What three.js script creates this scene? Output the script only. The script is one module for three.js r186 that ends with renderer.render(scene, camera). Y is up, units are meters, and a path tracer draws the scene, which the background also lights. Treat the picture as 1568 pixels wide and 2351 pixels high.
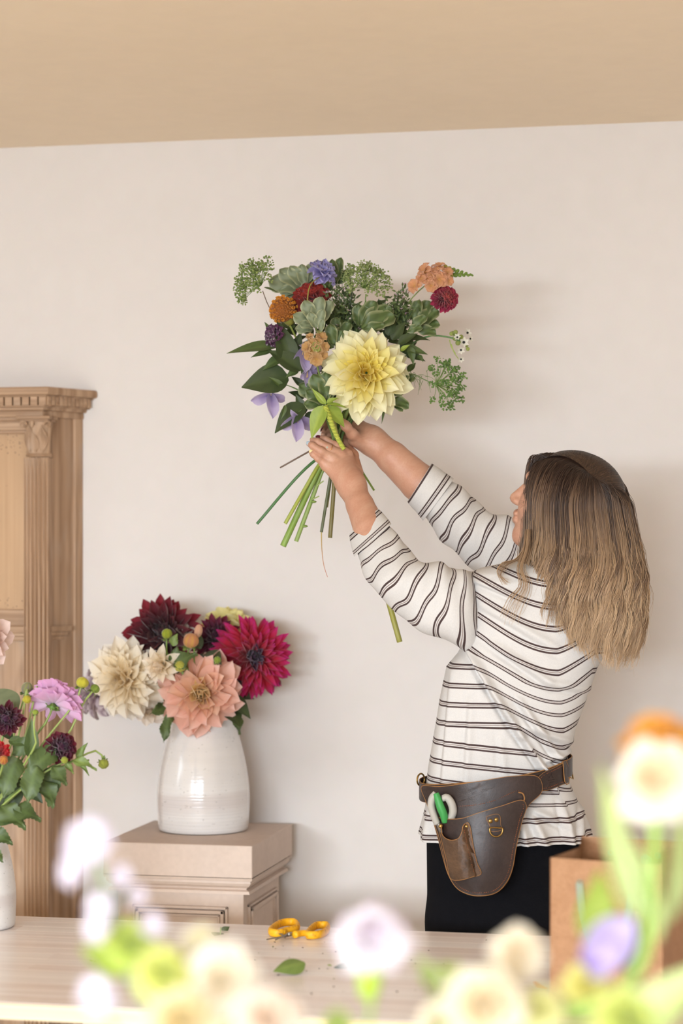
import * as THREE from 'three';
import { mergeGeometries, mergeVertices, toCreasedNormals } from 'three/addons/utils/BufferGeometryUtils.js';
import { RoundedBoxGeometry } from 'three/addons/geometries/RoundedBoxGeometry.js';
import { TessellateModifier } from 'three/addons/modifiers/TessellateModifier.js';
import { RectAreaLightUniformsLib } from 'three/addons/lights/RectAreaLightUniformsLib.js';

// ---------------------------------------------------------------- camera, light, exposure
RectAreaLightUniformsLib.init();
const scene = new THREE.Scene();
scene.background = new THREE.Color(0.62, 0.72, 0.86);
const FPX = 5000, CX = 784, CY = 1250, EYE = 1.47, YAW = 12 * Math.PI / 180;
const camera = new THREE.PerspectiveCamera(2 * Math.atan(2351 / 2 / FPX) * 180 / Math.PI, 1568 / 2351, 0.05, 60);
camera.position.set(0, EYE, 0);
camera.rotation.y = YAW;
camera.setViewOffset(1568, 2351, 0, 2351 / 2 - CY, 1568, 2351);
camera.focus = 4.36;
camera.userData.fStop = 2.7;
scene.add(camera);
const renderer = new THREE.WebGLRenderer({ antialias: true });
renderer.toneMapping = THREE.LinearToneMapping;
renderer.toneMappingExposure = 0.44;
renderer.shadowMap.enabled = true;
// room: x from RX0 to RX1, z from RZ0 (wall in view) to RZ1 (wall behind the camera)
const RX0 = -3.3, RX1 = 2.1, RZ0 = -5.04, RZ1 = 2.6, RH = 2.44;
const WINDOWS = [   // wall, centre along the wall, sill, head, width, brightness
  { wall: 'rear', c: -0.40, y0: 0.8, y1: 2.4, w: 1.95, glow: 200 },
  { wall: 'rear', c: -2.38, y0: 0.8, y1: 2.4, w: 1.75, glow: 215 },
  { wall: 'left', c: -2.9, y0: 0.75, y1: 2.2, w: 1.1, glow: 14 },
];
const DAY = new THREE.Color(0.80, 0.905, 1.0);
const TILT = 72 * Math.PI / 180;             // skylight falls in from above: each pane of daylight leans so that it shines downwards into the room
for (const w of WINDOWS) {
  const h = (w.y1 - w.y0), light = new THREE.RectAreaLight(DAY, w.glow, w.w, h);
  const y = (w.y0 + w.y1) / 2, back = 0.06 + Math.sin(TILT) * h / 2;
  if (w.wall === 'rear') { light.position.set(w.c, y, RZ1 + back); light.lookAt(w.c, y - Math.tan(TILT) * 5, RZ1 + back - 5); }
  else { light.position.set(RX0 - back, y, w.c); light.lookAt(RX0 - back + 5, y - Math.tan(TILT) * 5, w.c); }
  light.name = 'window_daylight';
  scene.add(light);
}

// ---------------------------------------------------------------- helpers
const V3 = THREE.Vector3, TAU = Math.PI * 2;
const v3 = (x, y, z) => new V3(x, y, z);
const FWD = v3(-Math.sin(YAW), 0, -Math.cos(YAW)), RGT = v3(Math.cos(YAW), 0, -Math.sin(YAW)), UPV = v3(0, 1, 0);
const ray = (px, py) => FWD.clone().addScaledVector(RGT, (px - CX) / FPX).addScaledVector(UPV, (CY - py) / FPX);
const P = (px, py, d) => ray(px, py).multiplyScalar(d).add(camera.position);            // a pixel at a depth in metres
const onZ = (px, py, z) => { const r = ray(px, py); return r.multiplyScalar(z / r.z).add(camera.position); };
const onY = (px, py, y) => { const r = ray(px, py); return r.multiplyScalar((y - EYE) / r.y).add(camera.position); };
const dirC = (x, y, z) => RGT.clone().multiplyScalar(x).addScaledVector(UPV, y).addScaledVector(FWD, -z).normalize();  // right, up, towards the viewer's side of the room
let seedState = 1;
const seed = (s) => { seedState = s >>> 0; };
const rnd = () => { seedState = (seedState + 0x6d2b79f5) | 0; let t = Math.imul(seedState ^ (seedState >>> 15), 1 | seedState); t = (t + Math.imul(t ^ (t >>> 7), 61 | t)) ^ t; return ((t ^ (t >>> 14)) >>> 0) / 4294967296; };
const rr = (a, b) => a + (b - a) * rnd();
const lerp = (a, b, t) => a + (b - a) * t, clamp = (x, a, b) => Math.min(b, Math.max(a, x));
const sstep = (a, b, x) => { const t = clamp((x - a) / (b - a), 0, 1); return t * t * (3 - 2 * t); };
const table = (rows, y) => {   // rows [[y, ...values]] sorted by y, interpolated smoothly
  if (y <= rows[0][0]) return rows[0].slice(1);
  for (let i = 1; i < rows.length; i++) if (y <= rows[i][0]) {
    const a = rows[i - 1], b = rows[i], t = (y - a[0]) / (b[0] - a[0]);
    return a.slice(1).map((v, k) => lerp(v, b[k + 1], t));
  }
  return rows[rows.length - 1].slice(1);
};
const col = (c) => new THREE.Color(c);
const mixc = (a, b, t) => a.clone().lerp(b, clamp(t, 0, 1));

const used = new Map();
function numbered(name) { const n = used.get(name) ?? 0; used.set(name, n + 1); return n ? name + '_' + String(n).padStart(3, '0') : name; }
function shade(o) { o.castShadow = true; o.receiveShadow = true; return o; }
function thing(name, label, category, pos = v3(0, 0, 0), group) {
  const g = new THREE.Group(); g.name = numbered(name); g.position.copy(pos);
  g.userData = { label, category }; if (group) g.userData.group = group;
  scene.add(g); return g;
}
function part(name, geo, mat, parent, world = true) {   // geometry in world metres unless world is false
  const m = shade(new THREE.Mesh(geo, mat)); m.name = name;
  if (world) { let q = parent, off = v3(0, 0, 0); while (q && q !== scene) { off.add(q.position); q = q.parent; } geo.translate(-off.x, -off.y, -off.z); }
  parent.add(m); return m;
}
function single(name, label, category, geo, mat, group) {
  geo.computeBoundingBox(); const b = geo.boundingBox, c = v3((b.min.x + b.max.x) / 2, b.min.y, (b.min.z + b.max.z) / 2);
  geo.translate(-c.x, -c.y, -c.z);
  const m = shade(new THREE.Mesh(geo, mat)); m.name = numbered(name); m.position.copy(c);
  m.userData = { label, category }; if (group) m.userData.group = group;
  scene.add(m); return m;
}
function struct(name, geo, mat, label, category) {
  const m = shade(new THREE.Mesh(geo, mat)); m.name = name; m.userData = { kind: 'structure', label, category };
  scene.add(m); return m;
}
const plain = (g) => { const o = g.index ? g.toNonIndexed() : g; for (const k of Object.keys(o.attributes)) if (!['position', 'normal', 'uv', 'color'].includes(k)) o.deleteAttribute(k); return o; };
const merge = (list) => {
  const gs = list.map(plain), keys = ['position', 'normal', 'uv', 'color'].filter((k) => gs.every((g) => g.attributes[k]));
  for (const g of gs) for (const k of Object.keys(g.attributes)) if (!keys.includes(k)) g.deleteAttribute(k);
  return mergeGeometries(gs);
};
const box = (x0, x1, y0, y1, z0, z1) => { const g = new THREE.BoxGeometry(x1 - x0, y1 - y0, z1 - z0); g.translate((x0 + x1) / 2, (y0 + y1) / 2, (z0 + z1) / 2); return g; };
const rbox = (x0, x1, y0, y1, z0, z1, r = 0.003) => { const g = new RoundedBoxGeometry(x1 - x0, y1 - y0, z1 - z0, 2, r); g.translate((x0 + x1) / 2, (y0 + y1) / 2, (z0 + z1) / 2); return g; };
function metreUV(geo, grain = 'y', off = 0) {   // uv in metres by the way each face points; u across the grain, v along it
  const g = plain(geo), p = g.attributes.position, n = p.count, uv = new Float32Array(n * 2), a = v3(), b = v3(), c = v3();
  for (let i = 0; i < n; i += 3) {
    a.fromBufferAttribute(p, i); b.fromBufferAttribute(p, i + 1); c.fromBufferAttribute(p, i + 2);
    const nn = b.clone().sub(a).cross(c.clone().sub(a)), ax = Math.abs(nn.x), ay = Math.abs(nn.y), az = Math.abs(nn.z);
    const across = ax > ay && ax > az ? ['z', 'y'] : ay > az ? ['x', 'z'] : ['x', 'y'];
    const along = across.includes(grain) ? grain : across[1], other = across.find((k) => k !== along);
    [a, b, c].forEach((q, k) => { uv[(i + k) * 2] = q[other] + off; uv[(i + k) * 2 + 1] = q[along] + off * 1.7; });
  }
  g.setAttribute('uv', new THREE.BufferAttribute(uv, 2)); return g;
}
function orient(o, dir, spin = 0) {   // turns the object's +y to dir
  o.quaternion.setFromUnitVectors(UPV, dir.clone().normalize());
  if (spin) o.quaternion.multiply(new THREE.Quaternion().setFromAxisAngle(UPV, spin));
  return o;
}
function tube(points, r0, r1 = r0, seg = 16, sides = 7, closedEnds = true) {   // a tapered tube through world points
  const curve = points.length === 2 ? new THREE.LineCurve3(points[0], points[1]) : new THREE.CatmullRomCurve3(points);
  const fr = curve.computeFrenetFrames(seg, false), pos = [], uv = [], idx = [], c = v3();
  const len = curve.getLength();
  for (let i = 0; i <= seg; i++) {
    curve.getPointAt(i / seg, c); const r = typeof r0 === 'function' ? r0(i / seg) : lerp(r0, r1, i / seg);
    for (let k = 0; k <= sides; k++) {
      const t = k / sides * TAU, q = c.clone().addScaledVector(fr.normals[i], Math.cos(t) * r).addScaledVector(fr.binormals[i], Math.sin(t) * r);
      pos.push(q.x, q.y, q.z); uv.push(k / sides * TAU * Math.max(r, 0.001), i / seg * len);
    }
  }
  for (let i = 0; i < seg; i++) for (let k = 0; k < sides; k++) { const a = i * (sides + 1) + k, b = a + sides + 1; idx.push(a, a + 1, b, b, a + 1, b + 1); }
  if (closedEnds) for (const i of [0, seg]) {
    curve.getPointAt(i / seg, c); const at = pos.length / 3; pos.push(c.x, c.y, c.z); uv.push(0, i / seg * len);
    for (let k = 0; k < sides; k++) { const a = i * (sides + 1) + k; i ? idx.push(a, a + 1, at) : idx.push(a + 1, a, at); }
  }
  const g = new THREE.BufferGeometry(); g.setAttribute('position', new THREE.Float32BufferAttribute(pos, 3)); g.setAttribute('uv', new THREE.Float32BufferAttribute(uv, 2)); g.setIndex(idx); g.computeVertexNormals(); return g;
}
function gridGeo(nu, nv, f, wrapU = false) {   // f(u, v) -> { p, uv?, c? }
  const pos = [], uvs = [], cs = [], idx = []; let hasC = false;
  for (let j = 0; j <= nv; j++) for (let i = 0; i <= nu; i++) {
    const r = f(i / nu, j / nv); pos.push(r.p.x, r.p.y, r.p.z); uvs.push(...(r.uv ?? [i / nu, j / nv])); if (r.c) { hasC = true; cs.push(r.c.r, r.c.g, r.c.b); }
  }
  for (let j = 0; j < nv; j++) for (let i = 0; i < nu; i++) { const a = j * (nu + 1) + i, b = a + nu + 1; idx.push(a, a + 1, b, b, a + 1, b + 1); }
  const g = new THREE.BufferGeometry(); g.setAttribute('position', new THREE.Float32BufferAttribute(pos, 3)); g.setAttribute('uv', new THREE.Float32BufferAttribute(uvs, 2));
  if (hasC) g.setAttribute('color', new THREE.Float32BufferAttribute(cs, 3));
  g.setIndex(idx); g.computeVertexNormals();
  if (wrapU) { const n = g.attributes.normal; for (let j = 0; j <= nv; j++) { const a = j * (nu + 1), b = a + nu; const q = v3(n.getX(a) + n.getX(b), n.getY(a) + n.getY(b), n.getZ(a) + n.getZ(b)).normalize(); n.setXYZ(a, q.x, q.y, q.z); n.setXYZ(b, q.x, q.y, q.z); } }
  return g;
}
function lathe(profile, center, seg = 48) { const g = new THREE.LatheGeometry(profile.map(([r, y]) => new THREE.Vector2(r, y)), seg); g.translate(center.x, center.y, center.z); return g; }
function paint(geo, f) {   // vertex colours from a function of position
  const p = geo.attributes.position, c = new Float32Array(p.count * 3), q = v3();
  for (let i = 0; i < p.count; i++) { q.fromBufferAttribute(p, i); const k = f(q, i); c[i * 3] = k.r; c[i * 3 + 1] = k.g; c[i * 3 + 2] = k.b; }
  geo.setAttribute('color', new THREE.BufferAttribute(c, 3)); return geo;
}
// tileable noise
function lattice(n, s) { seed(s); const a = new Float32Array(n * n); for (let i = 0; i < n * n; i++) a[i] = rnd(); return a; }
function tileNoise(nx, ny, s) { seed(s * 7919 + 13); const a = new Float32Array(nx * ny); for (let i = 0; i < nx * ny; i++) a[i] = rnd();
  return (u, v) => { const x = ((u % 1) + 1) % 1 * nx, y = ((v % 1) + 1) % 1 * ny, i = Math.floor(x), j = Math.floor(y), fx = x - i, fy = y - j, sx = fx * fx * (3 - 2 * fx), sy = fy * fy * (3 - 2 * fy);
    const g = (a0, b0) => a[(b0 % ny) * nx + (a0 % nx)]; return lerp(lerp(g(i, j), g(i + 1, j), sx), lerp(g(i, j + 1), g(i + 1, j + 1), sx), sy); }; }
function fbm(n, s, oct = 4, ratio = 1) { const l = []; for (let o = 0; o < oct; o++) l.push(tileNoise(Math.max(2, Math.round(n * 2 ** o)), Math.max(2, Math.round(n * ratio * 2 ** o)), s + o * 31)); return (u, v) => { let t = 0, a = 0.5, w = 0; for (const f of l) { t += f(u, v) * a; w += a; a *= 0.5; } return t / w; }; }
function texture(w, h, f, srgb = true, metres = [1, 1]) {   // f(u, v) -> [r, g, b] 0..1 (sRGB when srgb)
  const d = new Uint8Array(w * h * 4);
  for (let y = 0; y < h; y++) for (let x = 0; x < w; x++) { const c = f((x + 0.5) / w, (y + 0.5) / h), i = (y * w + x) * 4; for (let k = 0; k < 3; k++) d[i + k] = clamp(Math.round((c.length ? c[k] : c) * 255), 0, 255); d[i + 3] = 255; }
  const t = new THREE.DataTexture(d, w, h); t.wrapS = t.wrapT = THREE.RepeatWrapping; t.magFilter = THREE.LinearFilter; t.minFilter = THREE.LinearMipmapLinearFilter; t.generateMipmaps = true;
  if (srgb) t.colorSpace = THREE.SRGBColorSpace; t.repeat.set(1 / metres[0], 1 / metres[1]); t.needsUpdate = true; return t;
}
const grey = (w, h, f, metres) => texture(w, h, (u, v) => { const k = f(u, v); return [k, k, k]; }, false, metres);
const hex3 = (h) => [(h >> 16 & 255) / 255, (h >> 8 & 255) / 255, (h & 255) / 255];
const mix3 = (a, b, t) => { t = clamp(t, 0, 1); return [lerp(a[0], b[0], t), lerp(a[1], b[1], t), lerp(a[2], b[2], t)]; };
const mat = (o) => new THREE.MeshStandardMaterial({ side: THREE.DoubleSide, roughness: 0.7, ...o });
const phys = (o) => new THREE.MeshPhysicalMaterial({ side: THREE.DoubleSide, roughness: 0.6, ...o });

// ---------------------------------------------------------------- the room
const plasterBump = (() => { const a = fbm(24, 3, 4); return grey(512, 512, (u, v) => a(u, v), [1.2, 1.2]); })();
const wallPaint = (() => { const a = fbm(4, 11, 4), b = fbm(60, 12, 2); return texture(512, 512, (u, v) => { const k = (a(u, v) - 0.5) * 0.014 + (b(u, v) - 0.5) * 0.012; return [0.876 + k, 0.843 + k, 0.822 + k * 1.1]; }, true, [2.2, 2.2]); })();
const ceilPaint = (() => { const a = fbm(5, 21, 4), b = fbm(50, 22, 2); return texture(512, 512, (u, v) => { const k = (a(u, v) - 0.5) * 0.012 + (b(u, v) - 0.5) * 0.012; return [0.965 + k, 0.89 + k, 0.79 + k]; }, true, [1.9, 1.9]); })();
const M = {};
M.wall = mat({ map: wallPaint, bumpMap: plasterBump, bumpScale: 0.0006, roughness: 0.85, side: THREE.FrontSide });
M.ceiling = mat({ map: ceilPaint, bumpMap: plasterBump, bumpScale: 0.0006, roughness: 0.9, side: THREE.FrontSide });
const boardTex = (() => { const a = fbm(3, 31, 4, 0.25), b = fbm(40, 32, 3, 0.05); return texture(512, 1024, (u, v) => { const k = (a(u, v) - 0.5) * 0.5 + (b(u, v) - 0.5) * 0.5; return mix3(hex3(0xe4d6c2), hex3(0xd0bb9c), 0.5 + k); }, true, [0.6, 2.4]); })();
M.floor = mat({ map: boardTex, roughness: 0.45 });
M.white = mat({ color: 0xece8e2, roughness: 0.5 });
M.pane = phys({ color: 0xffffff, roughness: 0.02, transmission: 1, thickness: 0, ior: 1.5 });
const T = 0.2;
struct('wall_front', metreUV(box(RX0 - T, RX1 + T, -T, RH + T, RZ0 - T, RZ0)), M.wall, 'plain off white painted plaster wall behind the florist', 'wall');
struct('ceiling', metreUV(box(RX0 - T, RX1 + T, RH, RH + T, RZ0, RZ1 + T)), M.ceiling, 'beige painted flat ceiling meeting the white wall', 'ceiling');
const floor = struct('floor', box(RX0 - T, RX1 + T, -T, -0.02, RZ0, RZ1 + T), M.floor, 'brown wooden board floor of the studio', 'floor');
for (let i = 0, w = 0.18; RX0 + i * w < RX1; i++) part('plank', metreUV(rbox(RX0 + i * w + 0.001, Math.min(RX0 + (i + 1) * w, RX1) - 0.001, -0.02, 0, RZ0, RZ1, 0.002), 'z', i * 0.37), M.floor, floor);
struct('wall_right', metreUV(box(RX1, RX1 + T, -T, RH + T, RZ0, RZ1 + T)), M.wall, 'plain off white side wall beyond the worktable end', 'wall');
function wallWithWindows(name, label, wall, a0, a1) {
  const list = WINDOWS.filter((w) => w.wall === wall).sort((a, b) => a.c - b.c), bits = [], mk = (p0, p1, y0, y1) => wall === 'rear' ? box(p0, p1, y0, y1, RZ1, RZ1 + T) : box(RX0 - T, RX0, y0, y1, p0, p1);
  let at = a0;
  for (const w of list) {
    bits.push(mk(at, w.c - w.w / 2, -T, RH + T), mk(w.c - w.w / 2, w.c + w.w / 2, -T, w.y0), mk(w.c - w.w / 2, w.c + w.w / 2, w.y1, RH + T)); at = w.c + w.w / 2;
  }
  bits.push(mk(at, a1, -T, RH + T));
  struct(name, metreUV(merge(bits)), M.wall, label, 'wall');
}
wallWithWindows('wall_rear', 'white wall with two tall sash windows opposite the plain wall', 'rear', RX0 - T, RX1 + T);
wallWithWindows('wall_left', 'white side wall with a small window beside the fireplace', 'left', RZ0, RZ1);
WINDOWS.forEach((w, i) => {
  const at = (p0, p1, y0, y1, q0, q1) => w.wall === 'rear' ? rbox(p0, p1, y0, y1, RZ1 + q0, RZ1 + q1, 0.004) : rbox(RX0 - q1, RX0 - q0, y0, y1, p0, p1, 0.004);
  const g = new THREE.Group(); g.name = 'window_' + (i + 1); scene.add(g);
  g.userData = { kind: 'structure', label: ['tall sash window with white glazing bars opposite the florist', 'tall sash window with white glazing bars opposite the fireplace', 'small white window in the side wall beside the fireplace'][i], category: 'window' };
  const x0 = w.c - w.w / 2, x1 = w.c + w.w / 2;
  for (const b of [[x0, x0 + 0.05, w.y0, w.y1], [x1 - 0.05, x1, w.y0, w.y1], [x0 + 0.05, x1 - 0.05, w.y1 - 0.05, w.y1], [x0 + 0.05, x1 - 0.05, w.y0, w.y0 + 0.06]]) part('window_frame', at(...b, 0.0, 0.05), M.white, g);
  for (let k = 1; k < 3; k++) { const x = lerp(x0, x1, k / 3); part('glazing_bar', at(x - 0.014, x + 0.014, w.y0 + 0.06, w.y1 - 0.05, 0.01, 0.045), M.white, g); }
  for (let k = 1; k < 4; k++) { const y = lerp(w.y0, w.y1, k / 4); part('glazing_bar', at(x0 + 0.05, x1 - 0.05, y - 0.014, y + 0.014, 0.012, 0.043), M.white, g); }
  part('window_pane', w.wall === 'rear' ? box(x0, x1, w.y0, w.y1, RZ1 + 0.1, RZ1 + 0.104) : box(RX0 - 0.104, RX0 - 0.1, w.y0, w.y1, x0, x1), M.pane, g);
  part('window_sill', at(x0 - 0.05, x1 + 0.05, w.y0 - 0.03, w.y0, -0.06, 0.0), M.white, g);
});

// ---------------------------------------------------------------- worktable
const TY = 0.75;
const tb = onY(630, 2125, TY).z, tf = onY(300, 2314, TY).z;
const TX0 = -2.1, TX1 = 0.98;
const pineTex = (s, base, dark, sat = 1) => { const a = fbm(4, s, 4, 0.12), b = fbm(50, s + 1, 3, 0.03), c = fbm(6, s + 2, 3, 0.5); return texture(512, 1024, (u, v) => {
  const w = a(u + c(u, v) * 0.04, v), ring = 0.5 + 0.5 * Math.sin((w * 26 + u * 10) * 2.2), k = 0.22 * ring + (b(u, v) - 0.5) * 0.75 + 0.2; let q = mix3(hex3(base), hex3(dark), k * sat);
  const knot = Math.max(0, c(u * 1, v * 1 + 0.3) - 0.78) * 4; return mix3(q, hex3(dark), knot); }, true, [0.34, 1.3]); };
M.pine = [[41, 0xfcf2ee, 0xe9d8d0], [45, 0xf9ece6, 0xe2cfc7], [49, 0xfdf5f1, 0xeee0d9]].map(([s, a, b]) => mat({ map: pineTex(s, a, b), roughness: 0.26 }));
M.pineEdge = mat({ map: pineTex(53, 0xecd9b8, 0xcdb084), roughness: 0.55 });
{
  const t = thing('worktable', 'long pale whitewashed pine worktable in front of the florist', 'table', v3((TX0 + TX1) / 2, 0, (tb + tf) / 2));
  const n = 15, depth = tf - tb; seed(77);
  for (let i = 0; i < n; i++) {
    const z0 = tb + depth * i / n, z1 = tb + depth * (i + 1) / n; let x = TX0, k = 0;
    const cuts = [TX0, TX0 + rr(0.6, 1.1), TX0 + rr(1.5, 2.2), TX1];
    for (let c = 0; c < 3; c++) part('board', metreUV(rbox(cuts[c], cuts[c + 1], TY - 0.024, TY, z0 + 0.0001, z1 - 0.0001, 0.0004), 'x', i * 0.61 + c * 0.17), M.pine[(i * 2 + c) % 3], t);
  }
  part('front_edge', metreUV(rbox(TX0, TX1, TY - 0.026, TY - 0.001, tf - 0.0002, tf + 0.008, 0.002), 'x', 0.3), M.pineEdge, t);
  for (const x of [TX0 + 0.08, TX1 - 0.08]) for (const z of [tb + 0.08, tf - 0.08]) part('leg', metreUV(rbox(x - 0.035, x + 0.035, 0, TY - 0.026, z - 0.035, z + 0.035, 0.004), 'y'), M.pineEdge, t);
  part('stretcher', metreUV(rbox(TX0 + 0.1, TX1 - 0.1, 0.16, 0.22, tb + 0.07, tb + 0.09, 0.002), 'x'), M.pineEdge, t);
}

// ---------------------------------------------------------------- painted pedestal
M.stonePaint = (() => { const a = fbm(8, 61, 4), b = fbm(70, 62, 2); return mat({ map: texture(512, 512, (u, v) => { const k = (a(u, v) - 0.5) * 0.05 + (b(u, v) - 0.5) * 0.03; return [0.80 + k, 0.715 + k, 0.655 + k]; }, true, [0.6, 0.6]), bumpMap: plasterBump, bumpScale: 0.0008, roughness: 0.55 }); })();
const pfr = P(568, 1942, 4.74), pbr = P(670, 1889, 5.11), pfl = P(232, 1931, 4.74);
const PD = { x0: 0, x1: 0, z0: pbr.z, z1: pfr.z, y: pfr.y };
PD.x1 = (pfr.x + pbr.x) / 2; PD.x1 += 0.006; PD.x0 = PD.x1 - (pfr.x - pfl.x) - 0.028;
PD.z0 = Math.max(RZ0 + 0.02, PD.z0);
const PC = v3((PD.x0 + PD.x1) / 2, 0, (PD.z0 + PD.z1) / 2);
{
  const t = thing('pedestal', 'square beige painted pedestal with panelled sides under the white vase', 'pedestal', PC.clone());
  const slab = 0.072, { x0, x1, z0, z1, y } = PD;
  part('top_slab', metreUV(rbox(x0, x1, y - slab, y, z0, z1, 0.003)), M.stonePaint, t);
  // swept moulding under the slab, a closed loop with mitred corners
  const prof = [[0.0, 0.0], [-0.002, -0.006], [-0.006, -0.007], [-0.005, -0.012], [-0.009, -0.018], [-0.016, -0.023], [-0.018, -0.027], [-0.010, -0.030], [-0.008, -0.036], [-0.028, -0.038], [-0.028, -0.002]];
  const loop = (x0, x1, z0, z1, prof, y) => {
    const pos = [], idx = [], cs = [[x0, z0, 1, 1], [x1, z0, -1, 1], [x1, z1, -1, -1], [x0, z1, 1, -1]];
    for (let s = 0; s < 4; s++) { const a = cs[s], b = cs[(s + 1) % 4]; for (let i = 0; i < prof.length - 1; i++) { const at = pos.length / 3; for (const [c, pr] of [[a, prof[i]], [b, prof[i]], [b, prof[i + 1]], [a, prof[i + 1]]]) pos.push(c[0] - c[2] * pr[0], y + pr[1], c[1] - c[3] * pr[0]); idx.push(at, at + 1, at + 2, at, at + 2, at + 3); } }
    const g = new THREE.BufferGeometry(); g.setAttribute('position', new THREE.Float32BufferAttribute(pos, 3)); g.setIndex(idx); g.computeVertexNormals(); return g;
  };
  part('moulding', metreUV(loop(x0, x1, z0, z1, prof, y - slab)), M.stonePaint, t);
  const ins = 0.026, bx0 = x0 + ins, bx1 = x1 - ins, bz0 = z0 + ins, bz1 = z1 - ins, by = y - slab - 0.037;
  part('body', metreUV(rbox(bx0, bx1, 0.09, by, bz0, bz1, 0.002)), M.stonePaint, t);
  part('base_slab', metreUV(rbox(x0 - 0.01, x1 + 0.01, 0, 0.09, z0, z1 + 0.01, 0.004)), M.stonePaint, t);
  // raised picture-frame panels on the front and the side
  const frame = (w, h) => {
    const bits = []; const fr = (x0, x1, y0, y1, d, wd) => { bits.push(rbox(x0, x1, y1 - wd, y1, -0.002, d, 0.0016), rbox(x0, x1, y0, y0 + wd, -0.002, d, 0.0016), rbox(x0, x0 + wd, y0, y1, -0.002, d, 0.0016), rbox(x1 - wd, x1, y0, y1, -0.002, d, 0.0016)); };
    fr(-w / 2, w / 2, -h / 2, h / 2, 0.006, 0.006); fr(-w / 2 + 0.008, w / 2 - 0.008, -h / 2 + 0.008, h / 2 - 0.008, 0.010, 0.008); fr(-w / 2 + 0.018, w / 2 - 0.018, -h / 2 + 0.018, h / 2 - 0.018, 0.004, 0.005);
    return merge(bits);
  };
  const h = by - 0.09 - 0.06, yc = (by + 0.09) / 2;
  let g = frame(bx1 - bx0 - 0.07, h); g.translate((bx0 + bx1) / 2, yc, bz1); part('panel_frame', metreUV(g), M.stonePaint, t);
  g = frame(bz1 - bz0 - 0.07, h); g.rotateY(Math.PI / 2); g.translate(bx1, yc, (bz0 + bz1) / 2); part('panel_frame', metreUV(g), M.stonePaint, t);
  g = frame(bz1 - bz0 - 0.07, h); g.rotateY(-Math.PI / 2); g.translate(bx0, yc, (bz0 + bz1) / 2); part('panel_frame', metreUV(g), M.stonePaint, t);
}

// ---------------------------------------------------------------- carved pine fireplace surround
const oldWood = (s, base, dark, streak) => { const a = fbm(3, s, 4, 0.3), b = fbm(36, s + 1, 4, 0.04), c = fbm(5, s + 2, 4, 0.5), d = fbm(9, s + 5, 3, 1); return texture(512, 1024, (u, v) => {
  const w = a(u, v), ring = 0.5 + 0.5 * Math.sin((u * 5 + w * 3.2 + c(u, v) * 1.6) * 9), k = 0.32 * ring * ring + (b(u, v) - 0.5) * 1.0 + (w - 0.5) * 0.7 + 0.25;
  let q = mix3(hex3(base), hex3(dark), k); q = mix3(q, hex3(streak), Math.max(0, d(u, v) - 0.55) * 1.2); return q; }, true, [0.3, 0.9]); };
M.oldPine = mat({ map: oldWood(71, 0xbd9c7e, 0x8a684b, 0xa9978a), roughness: 0.62 });
M.oldPineSide = mat({ map: oldWood(81, 0xbd9c7e, 0x8a684b, 0xa9978a), roughness: 0.62 });
M.oldPineWarm = mat({ map: oldWood(91, 0xbd9c7e, 0x8a684b, 0xa9978a), roughness: 0.6 });
M.oldPineFluted = mat({ map: oldWood(97, 0xbd9c7e, 0x8a684b, 0xa9978a), roughness: 0.6 });
M.panelPale = (() => { const s = 101, a = fbm(3, s, 4, 0.3), b = fbm(30, s + 1, 4, 0.04); seed(5); const spots = []; for (let i = 0; i < 150; i++) { const e = rnd(); spots.push([rnd() < 0.75 ? rr(0.1, 0.9) : (rnd() < 0.5 ? rr(0.0, 0.06) : rr(0.94, 1)), e < 0.55 ? 1 - Math.abs(rr(-0.1, 0.1)) * 0.9 : e < 0.8 ? rr(0.0, 0.07) : rr(0, 1), rr(0.002, 0.006)]); }
  return mat({ map: texture(512, 1024, (u, v) => { const k = (a(u, v) - 0.5) * 0.8 + (b(u, v) - 0.5) * 0.5 + 0.35; let q = mix3(hex3(0xcba884), hex3(0xab8763), k); for (const [x, y, r] of spots) { const dx = (u - x), dy = (v - y) * 1.6, dd = dx * dx + dy * dy; if (dd < r * r) q = mix3(q, hex3(0x3a2c22), 0.75); } return q; }, true, [0.21, 0.41]), roughness: 0.65 }); })();
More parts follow.
